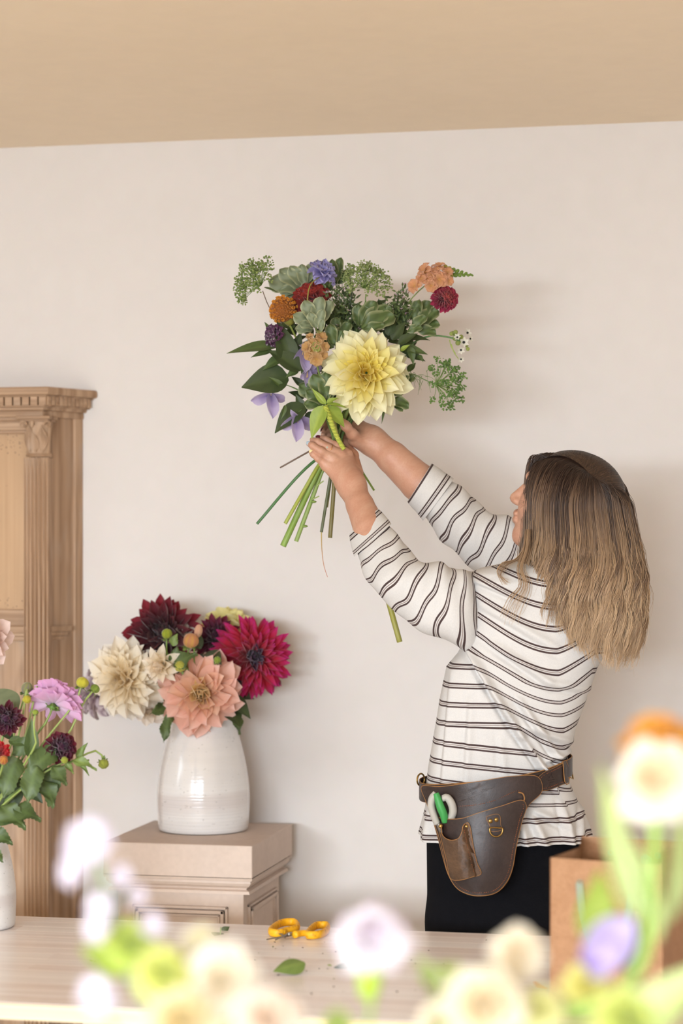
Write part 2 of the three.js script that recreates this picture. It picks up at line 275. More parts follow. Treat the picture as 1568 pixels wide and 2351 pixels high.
{
  const zF = P(110, 887, 5.135).z, cap = P(110, 887, 5.135), far = onZ(222, 897, RZ0 + 0.004), yTop = cap.y;
  const mpx = 1 / (FPX / 5.13);                         // metres a pixel on the front plane
  const X = (px) => cap.x + (px - 110) * mpx * 1.0 / Math.cos(YAW) * 0.985, Y = (py) => yTop - (py - 887) * mpx;
  const t = thing('fireplace_surround', 'tall stripped pine fireplace surround with fluted column and dentil cornice', 'fireplace', v3(X(-150), 0, zF));
  const LX = X(-420);                                   // runs on out of frame
  const slope = (far.x - cap.x) / (cap.z - far.z);      // the end is splayed: x gained for each metre towards the wall
  // a slab whose end is splayed: front at z1, back at the wall
  const splay = (xe, y0, y1, z1, z0 = RZ0 + 0.002, lx = LX, bev = 0.003) => {
    const s = new THREE.Shape(); s.moveTo(lx, -z1); s.lineTo(xe, -z1); s.lineTo(xe + (z1 - z0) * slope, -z0); s.lineTo(lx, -z0); s.closePath();
    const g = new THREE.ExtrudeGeometry(s, { depth: y1 - y0 - 2 * bev, bevelEnabled: bev > 0, bevelSize: bev, bevelThickness: bev, bevelOffset: -bev, bevelSegments: 2 });
    g.rotateX(-Math.PI / 2); g.translate(0, y0 + bev, 0); return g;
  };
  part('cornice_shelf', metreUV(splay(X(110), Y(906), Y(887), zF, RZ0 + 0.002, LX, 0.005), 'x'), M.oldPine, t);
  part('cornice_moulding', metreUV(merge([splay(X(104), Y(910), Y(905.5), zF - 0.006), splay(X(94), Y(936), Y(909.5), zF - 0.022), splay(X(97), Y(932), Y(929), zF - 0.012), splay(X(92), Y(940), Y(931.5), zF - 0.02), splay(X(88), Y(955), Y(939.5), zF - 0.027)]), 'x'), M.oldPine, t);
  const dent = new RoundedBoxGeometry(17.5 * mpx, 20 * mpx, 0.014, 2, 0.0018);
  for (let px = 93; px > -60; px -= 20.5) { const g = metreUV(dent.clone(), 'x', px * 0.013); g.translate(X(px), Y(919), zF - 0.016); part('dentil', g, M.oldPine, t); }
  const d0 = v3(X(103), 0, zF - 0.012), dd = v3(slope, 0, -1).normalize(), len = (zF - RZ0 - 0.02) / -dd.z, nd = 11;
  for (let i = 0; i < nd; i++) { const g = metreUV(new RoundedBoxGeometry(len / nd * 0.82, 20 * mpx, 0.012, 2, 0.0016), 'x', i * 0.11); g.rotateY(Math.atan2(1, slope)); const c = d0.clone().addScaledVector(dd, len * (i + 0.6) / nd); g.translate(c.x - 0.003, Y(919), c.z); part('dentil', g, M.oldPine, t); }
  // abacus, capital with carved leaves, necking ring and the fluted shaft
  const zc = zF - 0.026, colX = X(71), hw = 30 * mpx;
  part('abacus', metreUV(merge([rbox(colX - 47 * mpx, colX + 38 * mpx, Y(961), Y(953), zc - 0.05, zc + 0.008, 0.003), rbox(colX - 38 * mpx, colX + 32 * mpx, Y(966), Y(960), zc - 0.05, zc + 0.002, 0.002)]), 'x'), M.oldPine, t);
  const bell = gridGeo(28, 10, (u, v) => { const w = lerp(hw * 0.98, hw * 1.14, v ** 3), th = lerp(-1.35, 1.35, u); const leaf = 0.004 * Math.abs(Math.sin(th * 4.2)) ** 0.6 * Math.sin(Math.PI * clamp(v * 1.08, 0, 1)); return { p: v3(colX + Math.sin(th) * w / Math.sin(1.35), Y(lerp(1040, 966, v)), zc - 0.03 + Math.cos(th) * 0.026 + leaf) }; });
  const capital = part('capital', metreUV(bell), M.oldPineWarm, t);
  seed(12);
  for (const [cx, s, h] of [[-0.52, 1, 62], [0.5, 1, 62], [0, 0.7, 40]]) {   // acanthus leaves and their ribs
    for (let k = -3; k <= 3; k++) { const bx = colX + cx * hw, pts = []; for (let i = 0; i <= 6; i++) { const q = i / 6, spread = k / 3 * hw * 0.4 * Math.sin(q * 2.4) * s; pts.push(v3(bx + spread, Y(1036 - h * q * (1 - Math.abs(k) * 0.09)), zc - 0.001 - 0.004 * Math.abs(cx) - Math.abs(k) * 0.001 + 0.006 * q * q)); } part('carved_leaf', metreUV(tube(pts, (q) => 0.0026 * (1 - q * 0.55), 0, 8, 6)), M.oldPineWarm, capital); }
  }
  for (const sx of [-1, 1, -0.25]) { const pts = []; for (let i = 0; i <= 20; i++) { const a = i / 20 * 7, r = 0.010 * (1 - i / 26); pts.push(v3(colX + sx * hw * 1.02 - sx * Math.cos(a) * r, Y(974) + Math.sin(a) * r, zc + 0.002)); } part('volute', metreUV(tube(pts, 0.0028, 0.0015, 26, 6)), M.oldPineWarm, capital); }
  part('necking_ring', metreUV(gridGeo(20, 6, (u, v) => { const th = lerp(-1.4, 1.4, u), r = 1 + 0.06 * Math.sin(v * Math.PI); return { p: v3(colX + Math.sin(th) * hw * 1.02 * r, Y(1048 - v * 9), zc - 0.03 + Math.cos(th) * 0.026 * r) }; }), 'x'), M.oldPine, t);
  const fl = 6, shaft = gridGeo(fl * 10, 60, (u, v) => { const py = lerp(2600, 1049, v), k = u * fl % 1, top = sstep(1049, 1056, py), d = k > 0.14 && k < 0.86 ? Math.sin((k - 0.14) / 0.72 * Math.PI) ** 0.55 : 0, th = lerp(-1, 1, u); return { p: v3(colX - 1.5 * mpx + th * hw * 1.0, Y(py), zc - 0.004 - 0.005 * th * th - 0.0065 * d * top) }; });
  part('fluted_shaft', metreUV(shaft, 'y', 0.13), M.oldPineFluted, t);
  part('column_backing', metreUV(rbox(colX - hw * 1.03, colX + hw * 0.94, 0, Y(1050), RZ0 + 0.05, zc - 0.014, 0.002), 'y', 0.5), M.oldPineFluted, t);
  // splayed side: recessed board and the post against the wall
  const xs = X(110) - 0.017, zs = zF - 0.046, zp = RZ0 + 0.026, sx = (z) => xs + (zs - z) * slope;
  const wallBoard = (z1, z0, dx, y0, y1, th = 0.006) => { const s = new THREE.Shape(); s.moveTo(sx(z1) + dx, -z1); s.lineTo(sx(z0) + dx, -z0); s.lineTo(sx(z0) + dx - th, -z0); s.lineTo(sx(z1) + dx - th, -z1); const g = new THREE.ExtrudeGeometry(s, { depth: y1 - y0, bevelEnabled: false }); g.rotateX(-Math.PI / 2); g.translate(0, y0, 0); return g; };
  part('side_board', metreUV(wallBoard(zs, zp - 0.002, -0.005, 0, Y(950), 0.012), 'y', 0.2), M.oldPineSide, t);
  part('side_post', metreUV(wallBoard(zp, RZ0 + 0.002, 0.0, 0, Y(955)), 'y', 0.77), M.oldPineSide, t);
  part('side_shelf_end', metreUV(merge([wallBoard(zs, zp + 0.02, 0.006, Y(1452), Y(1441)), wallBoard(zs, zp + 0.028, 0.002, Y(1462), Y(1451)), wallBoard(zs, zp + 0.036, -0.002, Y(1473), Y(1461))]), 'x'), M.oldPine, t);
  // the front: frieze, pale panel with its frame, shelf and the boards below it
  const zb = zF - 0.06, xi = colX - hw * 0.9;
  part('frieze', metreUV(merge([rbox(LX, xi + 0.01, Y(985), Y(950), zb - 0.03, zb + 0.012, 0.003), rbox(LX, xi + 0.01, Y(963), Y(953), zb - 0.03, zb + 0.02, 0.003), rbox(LX, xi + 0.01, Y(992), Y(983), zb - 0.03, zb + 0.006, 0.002)]), 'x', 0.4), M.oldPineWarm, t);
  const panelTop = Y(991), panelBot = Y(1402), panelGeo = box(X(-160), xi + 0.005, panelBot, panelTop, zb - 0.03, zb - 0.012);
  { const g = plain(panelGeo), p = g.attributes.position, uv = g.attributes.uv; for (let i = 0; i < p.count; i++) uv.setXY(i, p.getX(i) - (xi - 0.21), p.getY(i) - panelBot - 0.0); part('pale_panel', g, M.panelPale, t).userData.label = 'pale stained inset panel speckled with old dark marks'; }
  part('shelf', metreUV(merge([rbox(LX, xi + 0.01, Y(1442), Y(1402), zb - 0.03, zb - 0.004, 0.003), rbox(LX, xi + 0.012, Y(1457), Y(1440), zb - 0.03, zb + 0.022, 0.003), rbox(LX, xi + 0.012, Y(1465), Y(1456), zb - 0.03, zb + 0.014, 0.003), rbox(LX, xi + 0.012, Y(1475), Y(1464), zb - 0.03, zb + 0.006, 0.003)]), 'x', 0.9), M.oldPineWarm, t);
  for (const [a, b] of [[X(-300), X(33)], [X(33.6), xi + 0.005]]) part('lower_board', metreUV(rbox(a, b, 0, Y(1474), zb - 0.04, zb - 0.02, 0.0015), 'y', a), M.oldPineWarm, t);
}

// ---------------------------------------------------------------- brown paper gift bag
M.kraft = (() => { const a = fbm(20, 111, 4), b = fbm(120, 112, 2); return mat({ map: texture(512, 512, (u, v) => { const k = (a(u, v) - 0.5) * 0.06 + (b(u, v) - 0.5) * 0.09; return [0.675 + k, 0.505 + k, 0.37 + k]; }, true, [0.25, 0.25]), roughness: 0.8 }); })();
M.ribbon = mat({ color: 0x8e9682, roughness: 0.5 });
{
  const fr = onY(1521, 2346, TY), a = (12 + 10.7) * Math.PI / 180, ux = v3(Math.cos(YAW), 0, -Math.sin(YAW)), W = 0.176, D = 0.16, H = 0.238;
  const across = RGT.clone().multiplyScalar(-Math.cos(10.7 * Math.PI / 180 + 0.2)).addScaledVector(FWD, Math.sin(10.7 * Math.PI / 180 + 0.2)).normalize(), back = FWD.clone().multiplyScalar(Math.cos(0.39)).addScaledVector(RGT, Math.sin(0.39)).normalize();
  const B = (x, y, z) => fr.clone().addScaledVector(across, x).addScaledVector(back, z).add(v3(0, y, 0));   // x from the right corner leftwards, z to the back
  const sheet = (f, n = 10, m = 10) => { const g = gridGeo(n, m, (u, v) => ({ p: f(u, v) })); g.setAttribute('uv', new THREE.Float32BufferAttribute([...Array((n + 1) * (m + 1)).keys()].flatMap((i) => [(i % (n + 1)) / n * 0.17, Math.floor(i / (n + 1)) / m * 0.23]), 2)); return g; };
  const t = thing('paper_bag', 'open brown kraft paper gift bag with sage ribbon handles on the worktable', 'bag', B(W / 2, 0.0005, D / 2));
  const wob = (u, v) => 0.002 * Math.sin(u * 5 + v * 3);
  part('front_panel', sheet((u, v) => B(u * W, v * H, wob(u, v) - 0.004 * Math.sin(u * Math.PI) * v)), M.kraft, t);
  part('back_panel', sheet((u, v) => B(u * W, v * (H + 0.012), D + 0.012 * v)), M.kraft, t);
  for (const [x, s] of [[0, 1], [W, -1]]) part('gusset', sheet((u, v) => { const k = 1 - Math.abs(u * 2 - 1); return B(x + s * 0.022 * k * v * v, v * (H + 0.012 * u), u * (D + 0.012 * v)); }), M.kraft, t);
  part('bottom_panel', sheet((u, v) => B(u * W, 0.002, v * D)), M.kraft, t);
  part('fold_line', merge([tube([B(0, 0.047, -0.0004), B(W, 0.047, -0.0004)], 0.0005, 0.0005, 4, 4)]), M.kraft, t);
  for (const [z, y, out] of [[-0.003, H - 0.035, -1], [D + 0.008, H - 0.012, 1]]) {
    const xs = [0.048, 0.128];
    for (const x of xs) { const g = new THREE.TorusGeometry(0.0035, 0.0012, 6, 14); orient({ quaternion: new THREE.Quaternion() }, UPV); g.rotateY(0); const q = new THREE.Quaternion().setFromUnitVectors(v3(0, 0, 1), back); g.applyQuaternion(q); const c = B(x, y, z); g.translate(c.x, c.y, c.z); part('eyelet', g, M.ribbon, t); }
    const rib = (f, n = 24) => gridGeo(2, n, (u, v) => ({ p: f(v, u) }));
    if (out < 0) part('ribbon_handle', rib((s, u) => { const x = lerp(xs[0], xs[1], s) , dip = Math.sin(s * Math.PI) ** 0.5; return B(x + (u - 0.5) * 0.011 , y - 0.115 * dip + (u - 0.5) * 0.009 * dip * Math.sin(s * Math.PI), -0.006 - 0.004 * dip - 0.002 * Math.sin(s * 9)); }), M.ribbon, t);
    else part('ribbon_knot', (() => { const g = new THREE.TorusKnotGeometry(0.004, 0.0022, 40, 6); const c = B(xs[0] + 0.02, y - 0.006, D + 0.004); g.translate(c.x, c.y, c.z); return g; })(), M.ribbon, t);
  }
}

// ---------------------------------------------------------------- signed distance fields for soft bodies
function surfaceNets(f, lo, hi, cell) {
  const nx = Math.ceil((hi.x - lo.x) / cell) + 1, ny = Math.ceil((hi.y - lo.y) / cell) + 1, nz = Math.ceil((hi.z - lo.z) / cell) + 1;
  const val = new Float32Array(nx * ny * nz), at = (i, j, k) => (k * ny + j) * nx + i;
  for (let k = 0; k < nz; k++) for (let j = 0; j < ny; j++) for (let i = 0; i < nx; i++) val[at(i, j, k)] = f(lo.x + i * cell, lo.y + j * cell, lo.z + k * cell);
  const vid = new Int32Array(nx * ny * nz).fill(-1), pos = [];
  for (let k = 0; k < nz - 1; k++) for (let j = 0; j < ny - 1; j++) for (let i = 0; i < nx - 1; i++) {
    let n = 0, x = 0, y = 0, z = 0, m = 0; const c = [];
    for (let b = 0; b < 8; b++) { const w = val[at(i + (b & 1), j + (b >> 1 & 1), k + (b >> 2))]; c.push(w); if (w < 0) m++; }
    if (m === 0 || m === 8) continue;
    for (let a = 0; a < 8; a++) for (const d of [1, 2, 4]) { const b = a | d; if (b === a) continue; if ((c[a] < 0) !== (c[b] < 0)) { const t = c[a] / (c[a] - c[b]); x += (a & 1) + (d === 1 ? t : 0); y += (a >> 1 & 1) + (d === 2 ? t : 0); z += (a >> 2) + (d === 4 ? t : 0); n++; } }
    vid[at(i, j, k)] = pos.length / 3; pos.push(lo.x + (i + x / n) * cell, lo.y + (j + y / n) * cell, lo.z + (k + z / n) * cell);
  }
  const idx = [];
  const quad = (a, b, c, d, flip) => { if (a < 0 || b < 0 || c < 0 || d < 0) return; flip ? idx.push(a, c, b, a, d, c) : idx.push(a, b, c, a, c, d); };
  for (let k = 1; k < nz - 1; k++) for (let j = 1; j < ny - 1; j++) for (let i = 1; i < nx - 1; i++) {
    const s = val[at(i, j, k)] < 0;
    if (s !== (val[at(i + 1, j, k)] < 0)) quad(vid[at(i, j - 1, k - 1)], vid[at(i, j, k - 1)], vid[at(i, j, k)], vid[at(i, j - 1, k)], !s);
    if (s !== (val[at(i, j + 1, k)] < 0)) quad(vid[at(i - 1, j, k - 1)], vid[at(i - 1, j, k)], vid[at(i, j, k)], vid[at(i, j, k - 1)], !s);
    if (s !== (val[at(i, j, k + 1)] < 0)) quad(vid[at(i - 1, j - 1, k)], vid[at(i, j - 1, k)], vid[at(i, j, k)], vid[at(i - 1, j, k)], !s);
  }
  const g = new THREE.BufferGeometry(); g.setAttribute('position', new THREE.Float32BufferAttribute(pos, 3)); g.setIndex(idx);
  const nr = new Float32Array(pos.length), e = cell * 0.5;
  for (let i = 0; i < pos.length; i += 3) { const [x, y, z] = [pos[i], pos[i + 1], pos[i + 2]]; const a = f(x + e, y, z) - f(x - e, y, z), b = f(x, y + e, z) - f(x, y - e, z), c = f(x, y, z + e) - f(x, y, z - e), l = Math.hypot(a, b, c) || 1; nr[i] = a / l; nr[i + 1] = b / l; nr[i + 2] = c / l; }
  g.setAttribute('normal', new THREE.BufferAttribute(nr, 3)); return g;
}
const smin = (a, b, k) => { const h = Math.max(k - Math.abs(a - b), 0) / k; return Math.min(a, b) - h * h * k * 0.25; };
const bone = (a, b, r0, r1) => { const dx = b.x - a.x, dy = b.y - a.y, dz = b.z - a.z, l2 = dx * dx + dy * dy + dz * dz || 1e-9; return (x, y, z) => { const px = x - a.x, py = y - a.y, pz = z - a.z, t = clamp((px * dx + py * dy + pz * dz) / l2, 0, 1); return Math.hypot(px - dx * t, py - dy * t, pz - dz * t) - (r0 + (r1 - r0) * t); }; };
const chain = (pts, rs, k = 0.004) => { const bs = []; for (let i = 1; i < pts.length; i++) bs.push(bone(pts[i - 1], pts[i], rs[i - 1], rs[i])); return (x, y, z) => { let d = 1e9; for (const b of bs) d = smin(d, b(x, y, z), k); return d; }; };
const ball = (c, r) => (x, y, z) => Math.hypot(x - c.x, y - c.y, z - c.z) - r;
const join = (k, ...fs) => (x, y, z) => { let d = 1e9; for (const f of fs) d = smin(d, f(x, y, z), k); return d; };

// ---------------------------------------------------------------- the florist
const person = thing('person', 'person in a striped top reaching up with both hands around a bouquet', 'person', onY(1160, 3000, 0).set(P(1160, 2000, 4.35).x, 0, P(1160, 2000, 4.35).z));
const skinTex = (() => { const a = fbm(6, 141, 4), b = fbm(60, 142, 2); return texture(256, 256, (u, v) => { const k = (a(u, v) - 0.5) * 0.09 + (b(u, v) - 0.5) * 0.05; return [0.765 + k * 0.6, 0.57 + k, 0.47 + k]; }, true, [0.12, 0.12]); })();
M.skin = phys({ map: skinTex, roughness: 0.5, sheen: 0.15, sheenRoughness: 0.5 });
// near arm (her left) and far arm (her right)
const LW = P(806, 1112, 4.50), LE = P(882, 1290, 4.365), LS = P(1140, 1395, 4.35);
const RW = P(853, 1010, 4.60), RE = P(1075, 1210, 4.55), RS = P(1320, 1345, 4.40);
const K = (list) => list.map(([x, y, d]) => P(x, y, d));
const nearHand = (() => {
  const palm = join(0.020, bone(LW, P(796, 1048, 4.535), 0.0200, 0.0125), bone(LW, P(780, 1048, 4.525), 0.0195, 0.0125), bone(LW, P(764, 1056, 4.518), 0.0190, 0.0120), bone(LW, P(749, 1069, 4.514), 0.0185, 0.0112));
  const fing = [
    chain(K([[797, 1044, 4.536], [771, 1023, 4.528], [747, 1009, 4.532], [731, 1005, 4.540]]), [0.0098, 0.0084, 0.0074, 0.0058]),
    chain(K([[782, 1045, 4.524], [753, 1027, 4.511], [729, 1014, 4.512], [717, 1010, 4.522]]), [0.0098, 0.0086, 0.0076, 0.0058]),
    chain(K([[765, 1052, 4.516], [738, 1036, 4.502], [717, 1023, 4.502], [708, 1018, 4.510]]), [0.0096, 0.0082, 0.0072, 0.0054]),
    chain(K([[748, 1067, 4.512], [731, 1053, 4.505], [719, 1043, 4.506], [714, 1038, 4.511]]), [0.0088, 0.0074, 0.0065, 0.0050])];
  const thumb = chain(K([[818, 1085, 4.53], [810, 1045, 4.572], [792, 1018, 4.592], [776, 1004, 4.598]]), [0.0150, 0.0110, 0.0095, 0.0070], 0.008);
  const kn = join(0.004, ball(P(797, 1044, 4.531), 0.0098), ball(P(782, 1045, 4.519), 0.0098), ball(P(765, 1052, 4.511), 0.0094));
  return (x, y, z) => { let d = palm(x, y, z); d = smin(d, kn(x, y, z), 0.008); let q = 1e9; for (const f of fing) q = smin(q, f(x, y, z), 0.0018); d = smin(d, q, 0.010); return smin(d, thumb(x, y, z), 0.014); };
})();
const farHand = (() => {
  const palm = join(0.016, bone(RW, P(806, 962, 4.632), 0.0215, 0.0130), bone(RW, P(800, 978, 4.622), 0.0210, 0.0130), bone(RW, P(798, 994, 4.612), 0.0200, 0.0115), bone(P(842, 1018, 4.592), P(812, 1010, 4.575), 0.0165, 0.0125));
  const fing = [
    chain(K([[806, 960, 4.634], [776, 955, 4.640], [752, 963, 4.622], [744, 972, 4.604]]), [0.0098, 0.0086, 0.0075, 0.0058]),
    chain(K([[801, 972, 4.628], [772, 968, 4.638], [748, 977, 4.618], [741, 986, 4.600]]), [0.0098, 0.0086, 0.0075, 0.0058]),
    chain(K([[799, 985, 4.620], [770, 983, 4.632], [748, 991, 4.612], [742, 998, 4.597]]), [0.0095, 0.0082, 0.0072, 0.0055]),
    chain(K([[798, 996, 4.612], [774, 997, 4.624], [756, 1003, 4.608], [750, 1009, 4.596]]), [0.0086, 0.0074, 0.0064, 0.0050])];
  const thumb = chain(K([[826, 1012, 4.578], [808, 996, 4.548], [794, 978, 4.528], [784, 966, 4.522]]), [0.0145, 0.0108, 0.0095, 0.0070], 0.008);
  return (x, y, z) => { let d = palm(x, y, z), q = 1e9; for (const f of fing) q = smin(q, f(x, y, z), 0.0018); d = smin(d, q, 0.010); return smin(d, thumb(x, y, z), 0.012); };
})();
const nearArm = chain([LW, LW.clone().lerp(LE, 0.28), LW.clone().lerp(LE, 0.6), LE, LE.clone().lerp(LS, 0.5), LS], [0.0235, 0.0285, 0.0345, 0.031, 0.031, 0.031], 0.004);
const farArm = chain([RW, P(900, 1050, 4.585), P(962, 1108, 4.575), RE, RE.clone().lerp(RS, 0.5), RS], [0.0255, 0.0340, 0.0400, 0.031, 0.032, 0.032], 0.004);
const headC = P(1306, 1150, 4.365);
const faceF = dirC(-0.90, 0.33, -0.29), faceR = faceF.clone().cross(UPV).normalize(), faceU = faceR.clone().cross(faceF).normalize();
const Hd = (a, b, c) => headC.clone().addScaledVector(faceF, a).addScaledVector(faceU, b).addScaledVector(faceR, c);
const ell = (a, b, c, ra, rb, rc) => (x, y, z) => { const dx = x - headC.x, dy = y - headC.y, dz = z - headC.z; const p = (dx * faceF.x + dy * faceF.y + dz * faceF.z - a) / ra, q = (dx * faceU.x + dy * faceU.y + dz * faceU.z - b) / rb, r = (dx * faceR.x + dy * faceR.y + dz * faceR.z - c) / rc, k0 = Math.hypot(p, q, r), k1 = Math.hypot(p / ra, q / rb, r / rc) || 1e-6; return k0 * (k0 - 1) / k1; };
const head = (() => {
  const skull = ell(-0.006, 0.020, 0, 0.084, 0.070, 0.064), face = ell(0.034, -0.028, 0, 0.058, 0.080, 0.058), jaw = bone(Hd(0.066, -0.098, 0), Hd(-0.01, -0.065, 0), 0.021, 0.050);
  const brow = join(0.02, ball(Hd(0.080, 0.020, 0.026), 0.015), ball(Hd(0.080, 0.020, -0.026), 0.015));
  const cheeks = join(0.01, ball(Hd(0.058, -0.032, 0.036), 0.027), ball(Hd(0.058, -0.032, -0.036), 0.027));
  const nose = join(0.008, bone(Hd(0.086, 0.008, 0), Hd(0.107, -0.030, 0), 0.0085, 0.0105), bone(Hd(0.100, -0.035, 0.010), Hd(0.100, -0.035, -0.010), 0.0068, 0.0068));
  const lips = join(0.003, bone(Hd(0.0905, -0.0585, 0.016), Hd(0.0925, -0.0575, 0), 0.0052, 0.0074), bone(Hd(0.0905, -0.0585, -0.016), Hd(0.0925, -0.0575, 0), 0.0052, 0.0074), bone(Hd(0.087, -0.070, 0.013), Hd(0.0895, -0.0705, 0), 0.0058, 0.0080), bone(Hd(0.087, -0.070, -0.013), Hd(0.0895, -0.0705, 0), 0.0058, 0.0080));
  const socket = join(0.004, ball(Hd(0.102, 0.000, 0.030), 0.016), ball(Hd(0.102, 0.000, -0.030), 0.016)), lids = join(0.002, ball(Hd(0.078, -0.001, 0.030), 0.0125), ball(Hd(0.078, -0.001, -0.030), 0.0125));
  const ears = join(0.01, ball(Hd(0.0, -0.005, 0.070), 0.016), ball(Hd(0.0, -0.005, -0.070), 0.016)), neck = bone(Hd(-0.03, -0.055, 0), P(1292, 1345, 4.385), 0.053, 0.056);
  return (x, y, z) => { let d = smin(skull(x, y, z), face(x, y, z), 0.03); d = smin(d, jaw(x, y, z), 0.03); d = smin(d, brow(x, y, z), 0.018); d = smin(d, cheeks(x, y, z), 0.02); d = -smin(-d, socket(x, y, z), 0.012); d = smin(d, lids(x, y, z), 0.004); d = smin(d, nose(x, y, z), 0.012); d = smin(d, lips(x, y, z), 0.005); d = smin(d, ears(x, y, z), 0.008); return smin(d, neck(x, y, z), 0.03); };
})();
const torsoBody = join(0.06, bone(P(1165, 1400, 4.36), P(1330, 1385, 4.40), 0.050, 0.050), bone(P(1240, 1430, 4.37), P(1180, 1700, 4.365), 0.085, 0.080), bone(P(1110, 1720, 4.36), P(1220, 1720, 4.36), 0.075, 0.070), bone(P(1100, 1900, 4.36), P(1240, 1900, 4.36), 0.085, 0.085));
const hipY = P(1170, 2050, 4.36).y;
const legs = [[1100, 1085, 0.075], [1245, 1250, 0.075]].map(([x0, x1, r]) => chain([P(x0, 1950, 4.36), P(x1, 2250, 4.36).setY(0.50), P(x1, 2250, 4.37).setY(0.09)], [r, 0.052, 0.036], 0.03));
const feet = [1085, 1250].map((x) => { const a = P(x, 2250, 4.37).setY(0.045), b = a.clone().add(dirC(-0.8, 0, -0.6).multiplyScalar(0.15)).setY(0.03); return bone(a, b, 0.036, 0.026); });
const bodyF = join(0.03, torsoBody, nearArm, farArm, head, ...legs, ...feet);
const boxAround = (pts, pad) => { const b = new THREE.Box3().setFromPoints(pts); b.expandByScalar(pad); return b; };
{
  const bits = [];
  let b = boxAround([P(1000, 1330, 4.36), P(1400, 1330, 4.36), P(1000, 2000, 4.36).setY(0), P(1400, 2000, 4.36).setY(0), LE, RE], 0.17);
  const trunk = join(0.05, torsoBody, bone(LE, LS, 0.027, 0.030), bone(RE, RS, 0.028, 0.030), bone(P(1292, 1345, 4.385), P(1292, 1280, 4.385), 0.053, 0.053), ...legs, ...feet);
  bits.push(surfaceNets(trunk, b.min, b.max, 0.014));
  b = boxAround([Hd(0.12, -0.15, 0), Hd(-0.12, 0.12, 0), Hd(0, 0, 0.09), Hd(0, 0, -0.09)], 0.02);
  bits.push(surfaceNets(head, b.min, b.max, 0.0034));
  const nearF = (x, y, z) => smin(nearArm(x, y, z), nearHand(x, y, z), 0.022), farF = (x, y, z) => smin(farArm(x, y, z), farHand(x, y, z), 0.022);
  b = boxAround([P(704, 1000, 4.55), P(720, 1060, 4.48), P(850, 1010, 4.60), P(880, 1240, 4.38), LE.clone().lerp(LW, 0.3)], 0.035);
  bits.push(surfaceNets(nearF, b.min, b.max, 0.0023));
  b = boxAround([P(735, 950, 4.65), P(740, 1010, 4.52), RW, RE.clone().lerp(RW, 0.25)], 0.045);
  bits.push(surfaceNets(farF, b.min, b.max, 0.0026));
  const g = merge(bits), p = g.attributes.position, uv = new Float32Array(p.count * 2);
  for (let i = 0; i < p.count; i++) { uv[i * 2] = p.getX(i) + p.getZ(i) * 0.7; uv[i * 2 + 1] = p.getY(i) + p.getZ(i) * 0.3; }
  g.setAttribute('uv', new THREE.BufferAttribute(uv, 2));
  part('body', g, M.skin, person);
}
// nails, ring, lashes, lips
M.nailBlue = mat({ color: 0xa9b9c4, roughness: 0.25 }); M.nailCream = mat({ color: 0xf0d9a0, roughness: 0.25 }); M.nailRed = mat({ color: 0x6a2030, roughness: 0.22 });
M.gold = mat({ color: 0xc9954a, metalness: 1, roughness: 0.25 });
function nail(tip, along, face, m, s = 1) { const g = new THREE.SphereGeometry(1, 12, 8); g.scale(0.0048 * s, 0.0016, 0.0066 * s); const q = new THREE.Matrix4().makeBasis(face.clone().cross(along).normalize(), face.clone().normalize(), along.clone().normalize()); g.applyMatrix4(q); g.translate(tip.x, tip.y, tip.z); part('nail', g, m, person); }
nail(P(709, 1018, 4.5035), dirC(-0.8, 0.45, -0.3), dirC(-0.35, 0.3, 0.9), M.nailBlue);
nail(P(714.5, 1037, 4.5045), dirC(-0.6, 0.6, -0.3), dirC(-0.4, 0.3, 0.9), M.nailCream, 0.85);
nail(P(731, 1003, 4.534), dirC(-0.9, 0.25, -0.3), dirC(-0.2, 0.55, 0.8), M.nailRed);
nail(P(741, 972, 4.599), dirC(-0.3, -0.5, 0.8), dirC(-0.9, 0.1, 0.3), M.nailRed);
nail(P(738, 986, 4.595), dirC(-0.3, -0.5, 0.8), dirC(-0.9, 0.1, 0.3), M.nailRed);
{ const g = new THREE.TorusGeometry(0.0088, 0.0011, 8, 32); const ax = P(782, 1045, 4.524).sub(P(753, 1027, 4.511)).normalize(); g.applyQuaternion(new THREE.Quaternion().setFromUnitVectors(v3(0, 0, 1), ax)); const c = P(757, 1029.5, 4.513); g.translate(c.x, c.y, c.z); const ring = part('ring', g, M.gold, person); ring.userData.label = 'thin gold ring with a small pale stone';
  const s = new THREE.OctahedronGeometry(0.0024, 1); const sc = P(751, 1027, 4.5025); s.translate(sc.x, sc.y, sc.z); part('stone', s, phys({ color: 0xb8c4b0, roughness: 0.1 }), ring); }
M.lash = mat({ color: 0x1c1310, roughness: 0.6 });
{ const bits = []; for (let i = 0; i < 9; i++) { const a = P(1204, 1151 + i * 1.3, 4.325), b = P(1191 + Math.abs(i - 4) * 0.6, 1150 + i * 2.2, 4.322); bits.push(tube([a, a.clone().lerp(b, 0.5).add(v3(0, 0.0008, 0)), b], 0.00022, 0.0001, 4, 3)); } part('eyelashes', merge(bits), M.lash, person); }

